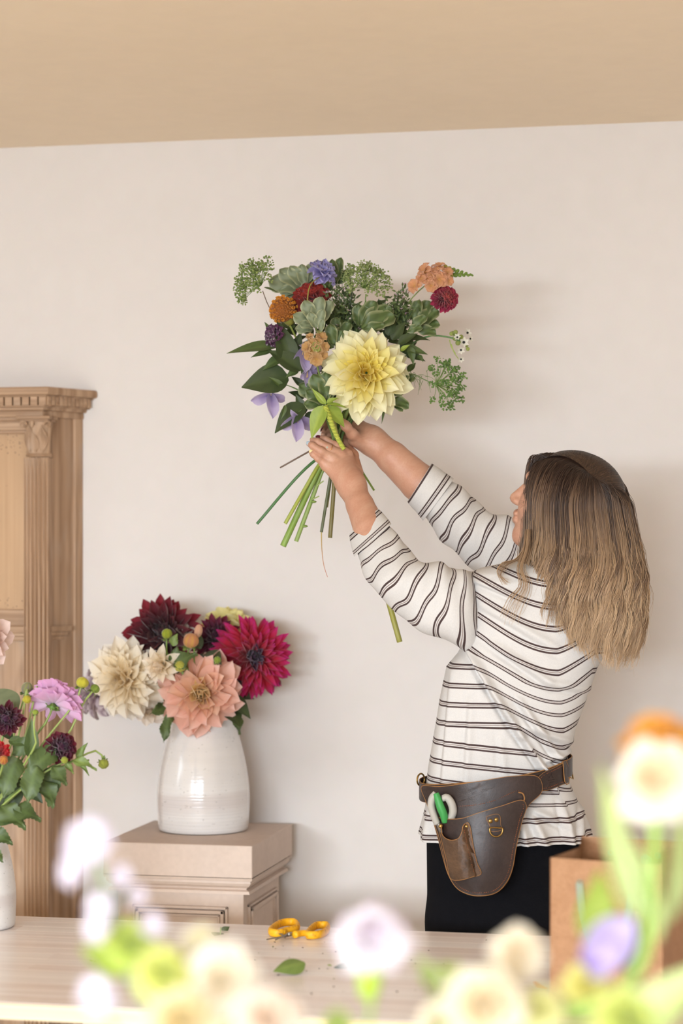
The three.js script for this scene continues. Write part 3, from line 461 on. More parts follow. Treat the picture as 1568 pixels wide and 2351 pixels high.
// ---------------------------------------------------------------- striped top
const PERIOD = 0.0365;
const stripeTex = (() => { const d = hex3(0x43302e), w = hex3(0xd6d1cd), g = hex3(0x8c7a74), n = fbm(30, 151, 3); return texture(64, 256, (u, v) => {
  const k = (n(u, v) - 0.5) * 0.05, edge = (a, b) => sstep(a - 0.006, a + 0.006, v) * (1 - sstep(b - 0.006, b + 0.006, v));
  const dark = Math.max(edge(0.10, 0.185), edge(0.315, 0.40)), mid = edge(0.232, 0.268); let c = mix3(w, d, dark); c = mix3(c, g, mid); return [c[0] + k, c[1] + k, c[2] + k]; }, true, [0.05, 1]); })();
const knit = (() => { const a = fbm(40, 161, 3); return grey(256, 256, (u, v) => 0.5 + 0.25 * Math.sin(u * TAU * 40) * Math.sin(v * TAU * 40) + (a(u, v) - 0.5) * 0.5, [0.05, 1.5]); })();
M.shirt = phys({ map: stripeTex, roughness: 0.9, bumpMap: knit, bumpScale: 0.0003, sheen: 0.2, sheenRoughness: 0.6 });
M.shirtPlain = phys({ color: 0xefeae5, roughness: 0.9 });
const dTorso = 4.35;
const torsoRows = [  // pixel row, left, right, half depth, centre depth
  [1276, 1262, 1318, 0.045, 4.385], [1284, 1215, 1345, 0.060, 4.375], [1294, 1150, 1372, 0.078, 4.365], [1304, 1104, 1388, 0.092, 4.358], [1316, 1080, 1398, 0.100, 4.354], [1335, 1071, 1404, 0.106, 4.350], [1400, 1069, 1408, 0.112, 4.350], [1470, 1066, 1398, 0.114, 4.350], [1500, 1052, 1386, 0.114, 4.350],
  [1530, 1026, 1369, 0.114, 4.350], [1600, 1011, 1345, 0.113, 4.350], [1650, 1003, 1326, 0.111, 4.350], [1720, 991, 1305, 0.106, 4.352], [1760, 984, 1300, 0.104, 4.352], [1800, 979, 1308, 0.106, 4.352], [1850, 976, 1332, 0.116, 4.352], [1890, 968, 1347, 0.124, 4.352], [1922, 960, 1354, 0.128, 4.352]];
const segDist = (x, y, a, b) => { const dx = b[0] - a[0], dy = b[1] - a[1], t = clamp(((x - a[0]) * dx + (y - a[1]) * dy) / (dx * dx + dy * dy), 0, 1); return [Math.hypot(x - a[0] - dx * t, y - a[1] - dy * t), t, (dx * (y - a[1]) - dy * (x - a[0])) / Math.hypot(dx, dy)]; };
const creases = [ // line, height in metres, width in pixels
  [[[1074, 1495], [1112, 1562]], 0.010, 9], [[[1112, 1562], [1185, 1680]], 0.010, 9], [[[1185, 1680], [1265, 1795]], 0.007, 8],
  [[[1180, 1598], [1292, 1762]], 0.006, 8], [[[1120, 1470], [1250, 1560]], 0.005, 10], [[[1250, 1560], [1345, 1580]], 0.004, 10], [[[1200, 1660], [1310, 1700]], 0.005, 9], [[[1250, 1735], [1305, 1720]], 0.007, 8], [[[1230, 1752], [1300, 1762]], 0.006, 7],
  [[[1085, 1330], [1180, 1372]], 0.004, 8], [[[1100, 1385], [1260, 1480]], 0.004, 12], [[[1035, 1540], [1012, 1800]], 0.004, 8], [[[1075, 1600], [1062, 1800]], 0.003, 9], [[[1140, 1690], [1150, 1790]], 0.003, 8],
  [[[1210, 1860], [1250, 1945]], 0.006, 10], [[[1280, 1840], [1300, 1935]], 0.006, 9], [[[1330, 1850], [1318, 1925]], 0.005, 8], [[[1215, 1845], [1290, 1880]], 0.004, 8], [[[985, 1850], [975, 1915]], 0.006, 9], [[[1185, 1880], [1200, 1945]], 0.006, 8]];
const pow = (x, e) => Math.sign(x) * Math.abs(x) ** e;
const foldX = (y) => table([[1300, 1075], [1500, 1075], [1560, 1112], [1790, 1262], [1930, 1350]], y)[0];
function torsoPoint(u, py) {
  const [L, R, hd, dc] = table(torsoRows, py), th = u * TAU, cs = Math.cos(th), sn = Math.sin(th), px = (L + R) / 2 + (R - L) / 2 * pow(cs, 0.86);
  let bump = 0;
  if (sn > 0) for (const [[a, b], h, w] of creases) { const [d, t, side] = segDist(px, py, a, b); const fade = Math.sin(Math.PI * clamp(t * 0.8 + 0.1, 0, 1)) ** 0.5; bump += 2.2 * h * fade * (Math.exp(-((d / w) ** 2)) - 0.9 * Math.exp(-(((side - w * 1.3) / (w * 0.7)) ** 2)) * Math.exp(-((d / (w * 2.2)) ** 4))); }
  const rip = py > 1830 ? 0.006 * sstep(1830, 1920, py) * Math.sin(th * 9 + 1.3) + 0.003 * Math.sin(th * 17) * sstep(1830, 1920, py) : 0;
  const d = dc - (hd + bump * Math.abs(sn) + rip) * pow(sn, 0.62);
  const p = P(px + (bump * 600 + rip * 700) * cs, py, dc), q = p.clone().sub(camera.position), depth = q.dot(FWD);
  return { p: p.addScaledVector(FWD, d - depth), px, sn };
}
function torsoStripe(px, py, sn) {   // how far the printed bands sag below level, in pixel rows of the torso's own height
  const near = sstep(-0.2, 0.3, sn);
  const [A] = table([[1290, 62], [1360, 74], [1450, 86], [1560, 100], [1640, 62], [1720, 34], [1800, 10], [1860, -14], [1930, -22]], py), xf = foldX(py);
  const t = clamp((px - xf) / Math.max(60, 1300 - xf), 0, 1.25), q = t < 0.85 ? Math.sin(Math.min(t / 0.85, 1) * Math.PI / 2) : 1 - 1.5 * (t - 0.85) ** 1.3;
  const tilt = py > 1640 ? (px - 990) * 0.10 * sstep(1640, 1720, py) * (1 - sstep(1800, 1860, py)) * (px < xf ? 1 : 0.6) : 0;
  return near * (A * q + tilt);
}
const shirt = new THREE.Group(); shirt.name = 'striped_top'; person.add(shirt); shirt.userData.label = 'loose white cotton top with brown double stripes and rolled sleeves';
part('torso_panel', gridGeo(200, 190, (u, v) => {
  const py = lerp(1276, 1922, v), r = torsoPoint(u, py), s = torsoStripe(r.px, py, r.sn);
  return { p: r.p, uv: [u * 1.0, ((py - s) / (FPX / 4.27)) / PERIOD + 0.55] };
}, true), M.shirt, shirt);
function sleeve(name, secs, v0, puff) {
  const cur = secs.map((s) => P(s[0], s[1], s[4])), curve = new THREE.CatmullRomCurve3(cur), n = secs.length - 1; let acc = 0; const L = [0]; for (let i = 1; i <= n; i++) { acc += cur[i].distanceTo(cur[i - 1]); L.push(acc); }
  const at = (t) => { const k = clamp(t * n, 0, n - 1e-6), i = Math.floor(k), f = k - i, c = curve.getPoint(t), a = secs[i], b = secs[i + 1], a0 = secs[Math.max(0, i - 1)], b1 = secs[Math.min(n, i + 2)];
    const cr = (j) => { const p0 = a0[j], p1 = a[j], p2 = b[j], p3 = b1[j]; return 0.5 * (2 * p1 + (p2 - p0) * f + (2 * p0 - 5 * p1 + 4 * p2 - p3) * f * f + (3 * p1 - p0 - 3 * p2 + p3) * f ** 3); };
    return { c, hx: cr(2), hy: cr(3), d: cr(4), hz: cr(5), len: lerp(L[i], L[i + 1], f) }; };
  const g = gridGeo(64, 120, (u, v) => {
    const s = at(v), th = u * TAU, cs = Math.cos(th), sn = Math.sin(th), m = s.d / FPX;
    const fold = puff * (0.055 * Math.sin(v * 21 + th * 2.0 + 0.8) * sstep(0.06, 0.2, v) + 0.035 * Math.sin(v * 34 - th * 3.0) * sstep(0.1, 0.3, v) + 0.03 * Math.sin(th * 3 + v * 9)), k = (1 + fold * (1 - 0.6 * sstep(0.8, 1, v))) * (1 - 0.10 * (1 - sstep(0.10, 0.24, v)));
    const p = s.c.clone().addScaledVector(RGT, s.hx * cs * m * k).addScaledVector(UPV, s.hy * cs * m * k).addScaledVector(FWD, -s.hz * sn * k);
    const wob = puff * (0.0045 * Math.sin(th * 2 + v * 13) + 0.0025 * Math.sin(th * 5 - v * 22)) * sstep(0.15, 0.35, v);
    return { p, uv: [u * 0.35, (s.len + wob) / PERIOD + v0] };
  }, true);
  return part(name, g, M.shirt, shirt);
}
// section: centre x, y, half extent towards the upper edge (x, up), depth, half thickness
const nearSleeve = sleeve('sleeve', [[836, 1199, 31, 27, 4.438, 0.036], [848, 1226, 37, 34, 4.415, 0.040], [872, 1266, 42, 34, 4.372, 0.046], [908, 1318, 46, 40, 4.335, 0.054], [960, 1352, 38, 62, 4.318, 0.062], [1014, 1380, 22, 78, 4.312, 0.070], [1074, 1408, -2, 97, 4.318, 0.070], [1108, 1412, -2, 88, 4.365, 0.058]], 0.72, 1.0);
const farSleeve = sleeve('sleeve', [[965, 1110, 26, 41, 4.572, 0.046], [1012, 1152, 34, 45, 4.565, 0.052], [1068, 1208, 34, 50, 4.55, 0.058], [1125, 1248, 33, 63, 4.52, 0.064], [1200, 1290, 20, 78, 4.47, 0.070], [1290, 1345, 6, 86, 4.42, 0.072]], 0.35, 1.0);
// turned-back cuffs: a second rolled layer over each sleeve end
function cuff(secs, v0) {
  const g = gridGeo(56, 26, (u, v) => { const th = u * TAU, k = v < 0.5 ? v * 2 : 1, a = table(secs.map((s, i) => [i / (secs.length - 1), ...s]), k), out = v < 0.5 ? 1.07 : 1.07 - 0.10 * sstep(0.5, 1, v), roll = Math.sin(clamp(v * 14, 0, Math.PI)) * 0.02;
    const m = a[4] / FPX, cs = Math.cos(th), sn = Math.sin(th), e = out + roll + 0.01 * Math.sin(th * 3); const p = P(a[0], a[1], a[4]).addScaledVector(RGT, a[2] * cs * m * e).addScaledVector(UPV, a[3] * cs * m * e).addScaledVector(FWD, -a[5] * sn * e);
    return { p, uv: [u * 0.3, v0 + k * secs[secs.length - 1][6] / PERIOD] }; }, true);
  return part('cuff', g, M.shirt, shirt);
}
cuff([[835, 1197, 31, 27, 4.44, 0.036, 0], [847, 1223, 37, 34, 4.417, 0.040, 0.03], [856, 1240, 40, 35, 4.400, 0.042, 0.058]], 0.02);
cuff([[963, 1108, 26, 41, 4.573, 0.046, 0], [988, 1130, 30, 43, 4.57, 0.049, 0.03], [1006, 1147, 33, 45, 4.566, 0.052, 0.048]], 0.30);

// ---------------------------------------------------------------- black trousers and shoes
M.denim = (() => { const a = fbm(60, 171, 2), b = fbm(5, 172, 3); return phys({ specularIntensity: 0.25, map: texture(256, 256, (u, v) => { const k = (a(u, v) - 0.5) * 0.03 + (b(u, v) - 0.5) * 0.015; return [0.055 + k, 0.054 + k, 0.07 + k]; }, true, [0.08, 0.08]), roughness: 0.95 }); })();
{
  const hip = (() => { const a = P(1168, 1900, 4.36), b = P(1163, 2180, 4.36); return (x, y, z) => { const t = clamp((y - b.y) / (a.y - b.y), 0, 1), dx = x - lerp(b.x, a.x, t), dz = z - lerp(b.z, a.z, t), lat = dx * RGT.x + dz * RGT.z, dep = dx * FWD.x + dz * FWD.z, ra = lerp(0.158, 0.165, t), rb = 0.118, k = Math.hypot(lat / ra, dep / rb); return Math.max((k - 1) * rb, y - a.y, b.y - 0.06 - y); }; })();
  const tl = [[1080, 1075, 0.082], [1252, 1255, 0.082]].map(([x0, x1, r]) => chain([P(x0, 2120, 4.36), P(x1, 2250, 4.36).setY(0.48), P(x1, 2250, 4.37).setY(0.07)], [r + 0.004, 0.062, 0.048], 0.03));
  const f = (x, y, z) => { let d = smin(hip(x, y, z), smin(tl[0](x, y, z), tl[1](x, y, z), 0.01), 0.02); return Math.max(d, 0.055 - y); };
  const b = boxAround([P(960, 1880, 4.36), P(1370, 1880, 4.36), P(960, 1880, 4.36).setY(0.03), P(1370, 1880, 4.36).setY(0.03)], 0.13);
  b.max.y = P(1168, 1880, 4.36).y;
  const g = surfaceNets(f, b.min, b.max, 0.009); const p = g.attributes.position, uv = []; for (let i = 0; i < p.count; i++) uv.push(p.getX(i) + p.getZ(i), p.getY(i)); g.setAttribute('uv', new THREE.Float32BufferAttribute(uv, 2));
  part('trousers', g, M.denim, person);
  M.shoe = mat({ color: 0x2a2522, roughness: 0.5 });
  for (const x of [1075, 1255]) { const a = P(x, 2250, 4.37).setY(0.05), c = a.clone().add(dirC(-0.8, 0, -0.6).multiplyScalar(0.17)).setY(0.035); const sf = (X, Y, Z) => Math.max(smin(bone(a, c, 0.046, 0.038)(X, Y, Z), bone(a, a.clone().setY(0.1), 0.044, 0.042)(X, Y, Z), 0.02), 0.002 - Y); const bb = boxAround([a, c], 0.07); part('shoe', surfaceNets(sf, bb.min, bb.max, 0.007), M.shoe, person); }
}

// ---------------------------------------------------------------- hair
M.hair = phys({ vertexColors: true, roughness: 0.42, sheen: 0.2, sheenRoughness: 0.4 });
{
  const rows = [[1040, 1255, 1330, 0.02, 0.02], [1060, 1226, 1372, 0.062, 0.06], [1085, 1212, 1404, 0.088, 0.085], [1120, 1205, 1432, 0.102, 0.095], [1165, 1203, 1450, 0.110, 0.10], [1230, 1202, 1463, 0.120, 0.10], [1280, 1197, 1472, 0.130, 0.09], [1330, 1185, 1478, 0.140, 0.07], [1400, 1182, 1478, 0.148, 0.05], [1470, 1200, 1468, 0.150, 0.04], [1540, 1230, 1452, 0.150, 0.03]];
  const dc = 4.36;
  const env = (phi, py, k) => { const [L, R, n, f] = table(rows, py), c = Math.cos(phi), s = Math.sin(phi), px = (L + R) / 2 + (R - L) / 2 * pow(c, 0.9) * k; return P(px, py, dc).addScaledVector(FWD, -(s > 0 ? n : f) * pow(s, 0.85) * k); };
  const part0 = new THREE.CatmullRomCurve3([P(1236, 1060, 4.365), P(1285, 1052, 4.335), P(1335, 1072, 4.300), P(1362, 1100, 4.278), P(1366, 1125, 4.262)]);
  const endY = (phi) => { const x = 1330 + 140 * Math.cos(phi); return Math.sin(phi) > -0.2 ? table([[1180, 1385], [1235, 1405], [1290, 1465], [1340, 1500], [1400, 1522], [1450, 1515], [1480, 1470]], x)[0] : 1380; };
  const rootT = (phi) => { const a = ((phi % TAU) + TAU) % TAU; return a < Math.PI ? table([[0, 1], [0.6, 0.98], [1.2, 0.86], [1.9, 0.6], [2.6, 0.3], [3.15, 0.05]], a)[0] : table([[3.14, 0.02], [4.0, 0.25], [4.9, 0.6], [5.7, 0.9], [6.29, 1]], a)[0]; };
  const cRoot = col(0x33231b), cMid = col(0x6a503d), cBlond = col(0xac8b69), cLight = col(0xd2b08a), cDark = col(0x463329);
  const tone = (py, hue, frac) => { const d = sstep(1085, 1150, py + hue * 40 - 10); let c = mixc(cRoot, mixc(cDark, cMid, 0.5 + hue * 0.5), d); c = mixc(c, mixc(cMid, cBlond, 0.65 + hue * 0.4), sstep(1130, 1330, py + hue * 60)); return mixc(c, mixc(cBlond, cLight, 0.5 + 0.5 * hue), sstep(1280, 1500, py + hue * 50)); };
  const hair = new THREE.Group(); hair.name = 'hair'; person.add(hair); hair.userData.label = 'shoulder length wavy hair, dark at the roots and blonde at the tips';
  const strands = [], via0 = (l, z) => l.map(([x, y, d]) => P(x, y, d + z)); seed(4242);
  const strand = (phi, k, spread, ph, hue, wave, len, rad, seg = 34) => {
    const pts = [], cols = [], y1 = endY(phi) + len, root = part0.getPoint(clamp(rootT(phi) + spread.root, 0, 1)), yE = 1172, e0 = env(phi + spread.dphi, yE, k);
    for (let i = 0; i <= seg; i++) {
      const s = i / seg; let p, py;
      if (s < 0.26) { const a = s / 0.26 * Math.PI / 2, sx = Math.sin(a), sy = 1 - Math.cos(a); p = v3(lerp(root.x, e0.x, sx), lerp(root.y, e0.y, sy), lerp(root.z, e0.z, sx)); py = lerp(1070, yE, sy); p.addScaledVector(UPV, spread.lift * Math.sin(a * 2)); }
      else { const t = (s - 0.26) / 0.74; py = lerp(yE, y1, t); p = env(phi + spread.dphi * (1 - t * 0.4), py, k); const w = wave * sstep(1190, 1340, py); p.addScaledVector(RGT, w * Math.sin(py / 17 + ph) + spread.dx * t).addScaledVector(FWD, w * 0.8 * Math.cos(py / 17 + ph)); }
      pts.push(p); cols.push(tone(py, hue, s));
    }
    const curve = pts, pos = [], cs = [], idx = [];
    for (let i = 0; i <= seg; i++) { const a = curve[Math.max(0, i - 1)], b = curve[Math.min(seg, i + 1)], tg = b.clone().sub(a).normalize(), n1 = tg.clone().cross(FWD).normalize(), n2 = tg.clone().cross(n1).normalize(), r = rad * (i < 3 ? 0.6 + i * 0.13 : 1) * (1 - 0.75 * sstep(0.7, 1, i / seg));
      for (let q = 0; q < 3; q++) { const th = q / 3 * TAU + 0.5; const o = curve[i].clone().addScaledVector(n1, Math.cos(th) * r * 1.2).addScaledVector(n2, Math.sin(th) * r * 0.8); pos.push(o.x, o.y, o.z); cs.push(cols[i].r, cols[i].g, cols[i].b); } }
    for (let i = 0; i < seg; i++) for (let q = 0; q < 3; q++) { const a = i * 3 + q, b = i * 3 + (q + 1) % 3; idx.push(a, b, a + 3, a + 3, b, b + 3); }
    const g = new THREE.BufferGeometry(); g.setAttribute('position', new THREE.Float32BufferAttribute(pos, 3)); g.setAttribute('color', new THREE.Float32BufferAttribute(cs, 3)); g.setIndex(idx); g.computeVertexNormals(); strands.push(g);
  };
  const nLock = 330;
  for (let i = 0; i < nLock; i++) {
    const far = rnd() < 0.16, phi = far ? rr(Math.PI * 1.02, TAU * 0.98) : rr(-0.12, Math.PI + 0.10), k0 = 1 - 0.16 * rnd() ** 1.5, ph = rr(0, TAU), hue0 = rr(-1.0, 0.9), wave = rr(0.003, 0.0085), len0 = rr(-34, 14), n = Math.round(rr(10, 17)), dx0 = rr(-0.006, 0.006);
    for (let j = 0; j < n; j++) strand(phi, k0 + rr(-0.018, 0.018), { root: rr(-0.10, 0.10), lift: far ? rr(0.018, 0.030) : rr(-0.001, 0.004), dphi: rr(-0.075, 0.075), dx: dx0 + rr(-0.003, 0.003) }, ph + rr(-0.35, 0.35), hue0 + rr(-0.35, 0.35), wave * rr(0.8, 1.2), len0 + rr(-16, 10), rr(0.00042, 0.00085));
  }
  for (let i = 0; i < 90; i++) strand(rr(-0.1, Math.PI + 0.15), 1.0 + rr(0.0, 0.06), { root: rr(-0.1, 0.1), lift: rr(0, 0.012), dphi: rr(-0.2, 0.2), dx: rr(-0.015, 0.015) }, rr(0, TAU), rr(-0.5, 0.9), rr(0.002, 0.009), rr(-60, 30), 0.00035, 24);
  // front locks that swing away from the cheek over the shoulder
  for (let i = 0; i < 46; i++) {
    const o = rr(-1, 1), z = rr(-0.012, 0.012), low = rnd() < 0.5, pts = low ? via0([[1212 + o * 6, 1215, 4.28], [1208 + o * 8, 1262, 4.262], [1196 + o * 10, 1305, 4.245], [1206 + o * 16, 1345, 4.232], [1186 + o * 20, 1385 + o * 14, 4.224], [1172 + o * 26, 1415 + rr(-10, 20), 4.22]], z) : via0([[1213 + o * 5, 1215, 4.28], [1207 + o * 6, 1255, 4.268], [1188 + o * 7, 1283, 4.258], [1160 + o * 9, 1296 + o * 5, 4.246], [1147 + o * 8, 1318 + o * 8, 4.236], [1162 + o * 12, 1336 + rr(-6, 8), 4.226]], z);
    const g = tube(pts, (q) => 0.0009 * (1 - 0.7 * q), 0, 22, 3, false), hue = rr(-0.3, 0.8); strands.push(paint(g, (q) => tone(lerp(1215, 1420, clamp((pts[0].y - q.y) / 0.17, 0, 1)), hue, 0)));
  }
  part('strands', merge(strands), M.hair, hair);
  const cap = gridGeo(72, 60, (u, v) => { const phi = u * TAU, s = v, root = part0.getPoint(clamp(rootT(phi), 0, 1)), y1 = endY(phi) - 60, yE = 1172, k = 0.86, e0 = env(phi, yE, k); let p, py; if (s < 0.36) { const a = s / 0.36 * Math.PI / 2, sx = Math.sin(a), sy = 1 - Math.cos(a); p = v3(lerp(root.x, e0.x, sx), lerp(root.y - 0.006, e0.y, sy) + (Math.sin(phi) < 0 ? 0.018 * Math.sin(2 * a) * -Math.sin(phi) : 0), lerp(root.z, e0.z, sx)); py = lerp(1070, yE, sy); } else { py = lerp(yE, y1, (s - 0.36) / 0.64); p = env(phi, py, k); } return { p, c: tone(py, -0.7, s) }; });
  part('under_layer', cap, M.hair, hair);
  const shell = ell(-0.010, 0.026, 0, 0.094, 0.074, 0.074), sf = (x, y, z) => { const a = (x - headC.x) * faceF.x + (y - headC.y) * faceF.y + (z - headC.z) * faceF.z; return Math.max(shell(x, y, z), a - 0.064); };
  const hb = boxAround([Hd(0.1, -0.1, 0), Hd(-0.12, 0.12, 0), Hd(0, 0, 0.09), Hd(0, 0, -0.09)], 0.01), sg = surfaceNets(sf, hb.min, hb.max, 0.005); part('scalp_hair', paint(sg, (q) => tone(1085, -0.4, 0)), M.hair, hair);
  const fine = []; seed(515);
  for (let i = 0; i < 900; i++) {   // short-combed top: from the parting over the far side of the crown
    const r0 = part0.getPoint(rr(0.0, 1)), az = rr(-0.3, 0.9), pts = []; for (let k = 0; k <= 7; k++) { const w = k / 7, q = r0.clone().addScaledVector(FWD, w * 0.15).addScaledVector(RGT, w * 0.10 * az), v = q.clone().sub(Hd(-0.010, 0.026, 0)), a = v.dot(faceF) / 0.098, b = v.dot(faceU) / 0.078, c = v.dot(faceR) / 0.078, l = Math.hypot(a, b, c); q.copy(Hd(-0.010, 0.026, 0)).addScaledVector(v, 1 / l); pts.push(q); } const g = tube(pts, rr(0.0005, 0.0009), 0.0005, 8, 3, false); const hue = rr(-0.8, 0.9); fine.push(paint(g, () => tone(1108, hue, 0)));
  }
  part('strands', merge(fine), M.hair, hair);
}

// ---------------------------------------------------------------- leather florist's belt with holster
const leather = (s, a, b) => { const n = fbm(5, s, 4), m = fbm(50, s + 1, 3); return texture(512, 512, (u, v) => mix3(hex3(a), hex3(b), (n(u, v) - 0.5) * 1.3 + (m(u, v) - 0.5) * 0.7 + 0.4), true, [0.16, 0.16]); };
const grainBump = (() => { const m = fbm(90, 183, 2), n = fbm(20, 185, 3); return grey(512, 512, (u, v) => m(u, v) * 0.6 + n(u, v) * 0.4, [0.12, 0.12]); })();
M.leather = phys({ map: leather(181, 0x281a16, 0x3a2822), roughness: 0.42, bumpMap: grainBump, bumpScale: 0.0002 });
M.leatherWorn = phys({ map: leather(187, 0x45301f, 0x6b4e36), roughness: 0.55, bumpMap: grainBump, bumpScale: 0.0003 });
M.rawEdge = mat({ color: 0xa2713f, roughness: 0.8 });
M.stitch = mat({ color: 0x94532f, roughness: 0.8 });
M.brass = mat({ color: 0x9a7a45, metalness: 1, roughness: 0.32 });
const dPouch = (px, py) => 4.204 + 0.075 * Math.abs((px - 1145) / 170) ** 2.6 - 0.004 * sstep(1880, 2000, py);
const smooth2 = (pts, n, closed = true) => { const c = new THREE.CatmullRomCurve3(pts.map(([x, y]) => v3(x, y, 0)), closed, 'centripetal'); return c.getPoints(n).slice(0, closed ? n : n + 1).map((q) => [q.x, q.y]); };
function inset(pts, d) { const out = []; let area = 0; for (let i = 0; i < pts.length; i++) { const a = pts[i], b = pts[(i + 1) % pts.length]; area += a[0] * b[1] - b[0] * a[1]; } const sg = Math.sign(area); for (let i = 0; i < pts.length; i++) { const a = pts[(i + pts.length - 1) % pts.length], b = pts[(i + 1) % pts.length], dx = b[0] - a[0], dy = b[1] - a[1], l = Math.hypot(dx, dy) || 1; out.push([pts[i][0] - sg * dy / l * d, pts[i][1] + sg * dx / l * d]); } return out; }
function panelGeo2(pts, depth, thick, edge = 9) {   // a leather sheet cut to an outline, bent to follow what it lies on
  const s = new THREE.Shape(pts.map(([x, y]) => new THREE.Vector2(x, -y))); let g = new THREE.ExtrudeGeometry(s, { depth: 1, bevelEnabled: false }); g.deleteAttribute('normal');
  g = new TessellateModifier(edge, 6).modify(g); const p = g.attributes.position, uv = new Float32Array(p.count * 2);
  for (let i = 0; i < p.count; i++) { const x = p.getX(i), y = -p.getY(i), z = p.getZ(i), q = P(x, y, depth(x, y) - z * thick); p.setXYZ(i, q.x, q.y, q.z); uv[i * 2] = q.x - 0.4 * q.z; uv[i * 2 + 1] = q.y + 0.3 * q.z; }
  g.setAttribute('uv', new THREE.BufferAttribute(uv, 2)); g = mergeVertices(g, 1e-5); g.computeVertexNormals(); return toCreasedNormals(g, 0.9);
}
const along = (pts, depth, off, r, closed = true) => { const q = pts.map(([x, y]) => P(x, y, depth(x, y) - off)); if (closed) q.push(q[0]); return tube(q, r, r, q.length * 2, 5); };
function stitches(pts, depth, off, step = 4.2) { const bits = []; let acc = 0; for (let i = 1; i < pts.length; i++) { const a = pts[i - 1], b = pts[i], l = Math.hypot(b[0] - a[0], b[1] - a[1]); while (acc < l) { const t = acc / l, u = Math.min(1, (acc + step * 0.6) / l), p = [lerp(a[0], b[0], t), lerp(a[1], b[1], t)], q = [lerp(a[0], b[0], u), lerp(a[1], b[1], u)]; bits.push(tube([P(...p, depth(...p) - off), P(...q, depth(...q) - off)], 0.0006, 0.0006, 1, 4)); acc += step; } acc -= l; } return merge(bits); }
{
  const t = thing('tool_belt', 'dark brown leather florist belt with a holster, worn over the striped top', 'tool belt', P(1150, 1800, 4.35));
  // belt strap all the way round
  const topY = (px) => table([[960, 1806], [1100, 1791], [1180, 1779], [1235, 1767], [1308, 1743]], px)[0];
  const ring = (extra, y0, y1, a0 = 0, a1 = 1, nu = 140) => gridGeo(nu, 8, (u, v) => { const th = lerp(a0, a1, u) * TAU, cs = Math.cos(th), sn = Math.sin(th), px = 1137 + (171 + extra * 900) * pow(cs, 0.86), out = v === 0 || v === 1 ? 0.003 : 0; const top = topY(px); const p = P(px, top, 4.352), y = P(px, top + lerp(y0, y1, v), 4.24).y; p.y = y; return { p: p.addScaledVector(FWD, -(0.117 + extra - out) * pow(sn, 0.62)), uv: [u * 0.9, v * 0.04] }; });
  const strap = part('strap', merge([ring(0.004, 2, 44), ring(0.0005, 2, 44)]), M.leather, t);
  const rim = (dy, r) => { const pts = []; for (let i = 0; i <= 120; i++) { const th = i / 120 * TAU, cs = Math.cos(th), sn = Math.sin(th), px = 1137 + 173 * pow(cs, 0.86), top = topY(px), p = P(px, top, 4.352); p.y = P(px, top + dy, 4.24).y; pts.push(p.addScaledVector(FWD, -(0.120) * pow(sn, 0.62))); } return tube(pts, r, r, 240, 5, false); };
  part('raw_edge', merge([rim(2, 0.0010), rim(44, 0.0009)]), M.rawEdge, strap);
  // holster back plate
  const plate = smooth2([[968, 1806], [978, 1840], [988, 1866], [1003, 1915], [1016, 1965], [1031, 2012], [1050, 2040], [1074, 2053], [1101, 2057], [1138, 2050], [1162, 2028], [1176, 1996], [1186, 1940], [1199, 1880], [1214, 1848], [1244, 1816], [1236, 1785], [1180, 1782], [1100, 1794], [1010, 1806]], 120);
  const dA = (x, y) => dPouch(x, y) + 0.006, holster = part('holster_back', panelGeo2(plate, dA, 0.003), M.leather, t);
  part('raw_edge', along(plate, dA, 0.0022, 0.0009), M.rawEdge, holster);
  // front pocket
  const front = smooth2([[993, 1868], [1005, 1876], [1022, 1880], [1060, 1879], [1100, 1866], [1150, 1851], [1200, 1838], [1208, 1850], [1198, 1886], [1185, 1942], [1175, 1996], [1161, 2027], [1138, 2049], [1101, 2056], [1074, 2052], [1050, 2039], [1031, 2010], [1012, 1935]], 120);
  const dB = (x, y) => dPouch(x, y) - 0.006 - 0.012 * Math.max(0, 1 - ((x - 1100) / 105) ** 2) * Math.max(0, 1 - ((y - 1930) / 125) ** 2), pocket = part('holster_pocket', panelGeo2(front, dB, 0.003), M.leather, t);
  part('raw_edge', along(front, dB, 0.0022, 0.0009), M.rawEdge, pocket);
  const ins = inset(front, 6).filter(([x, y]) => y > 1890); ins.sort((a, b) => 0); part('stitching', stitches(inset(front, 6).slice(44, 116), dB, 0.0034), M.stitch, pocket);
  // stitched line and hooked strap on the upper band
  const line = smooth2([[1040, 1851], [1085, 1849], [1135, 1838], [1175, 1820], [1192, 1815], [1203, 1824], [1204, 1842]], 60, false); part('stitching', stitches(line, dA, 0.0036), M.stitch, holster);
  const hook = smooth2([[1190, 1819], [1200, 1822], [1204, 1834], [1199, 1846], [1200, 1857]], 30, false); part('raw_edge', along(hook, dA, 0.006, 0.0014, false), M.rawEdge, holster);
  // round tool loop on the front
  const cyl = smooth2([[1006, 1890], [1013, 1896], [1014, 1912], [1021, 1923], [1036, 1929], [1052, 1925], [1060, 1911], [1064, 1895], [1074, 1889], [1079, 1898], [1086, 1940], [1095, 1980], [1104, 2006], [1082, 2014], [1052, 2021], [1036, 2018], [1025, 1975], [1013, 1925]], 120);
  const dCy = (x, y) => { const c = table([[1890, 1038], [2020, 1064]], y)[0], k = clamp((x - c) / 30, -1, 1); return dB(x, y) - 0.0035 - 0.020 * Math.sqrt(Math.max(0, 1 - k * k)); };
  const loopP = part('tool_loop', panelGeo2(cyl, dCy, 0.0026, 6), M.leatherWorn, t); part('raw_edge', along(cyl, dCy, 0.002, 0.0008), M.rawEdge, loopP);
  for (const l of [[[1066, 1906], [1076, 1955], [1088, 2002]], [[1078, 1904], [1087, 1955], [1101, 2000]]]) part('stitching', stitches(smooth2(l, 30, false), dCy, 0.0032), M.stitch, loopP);
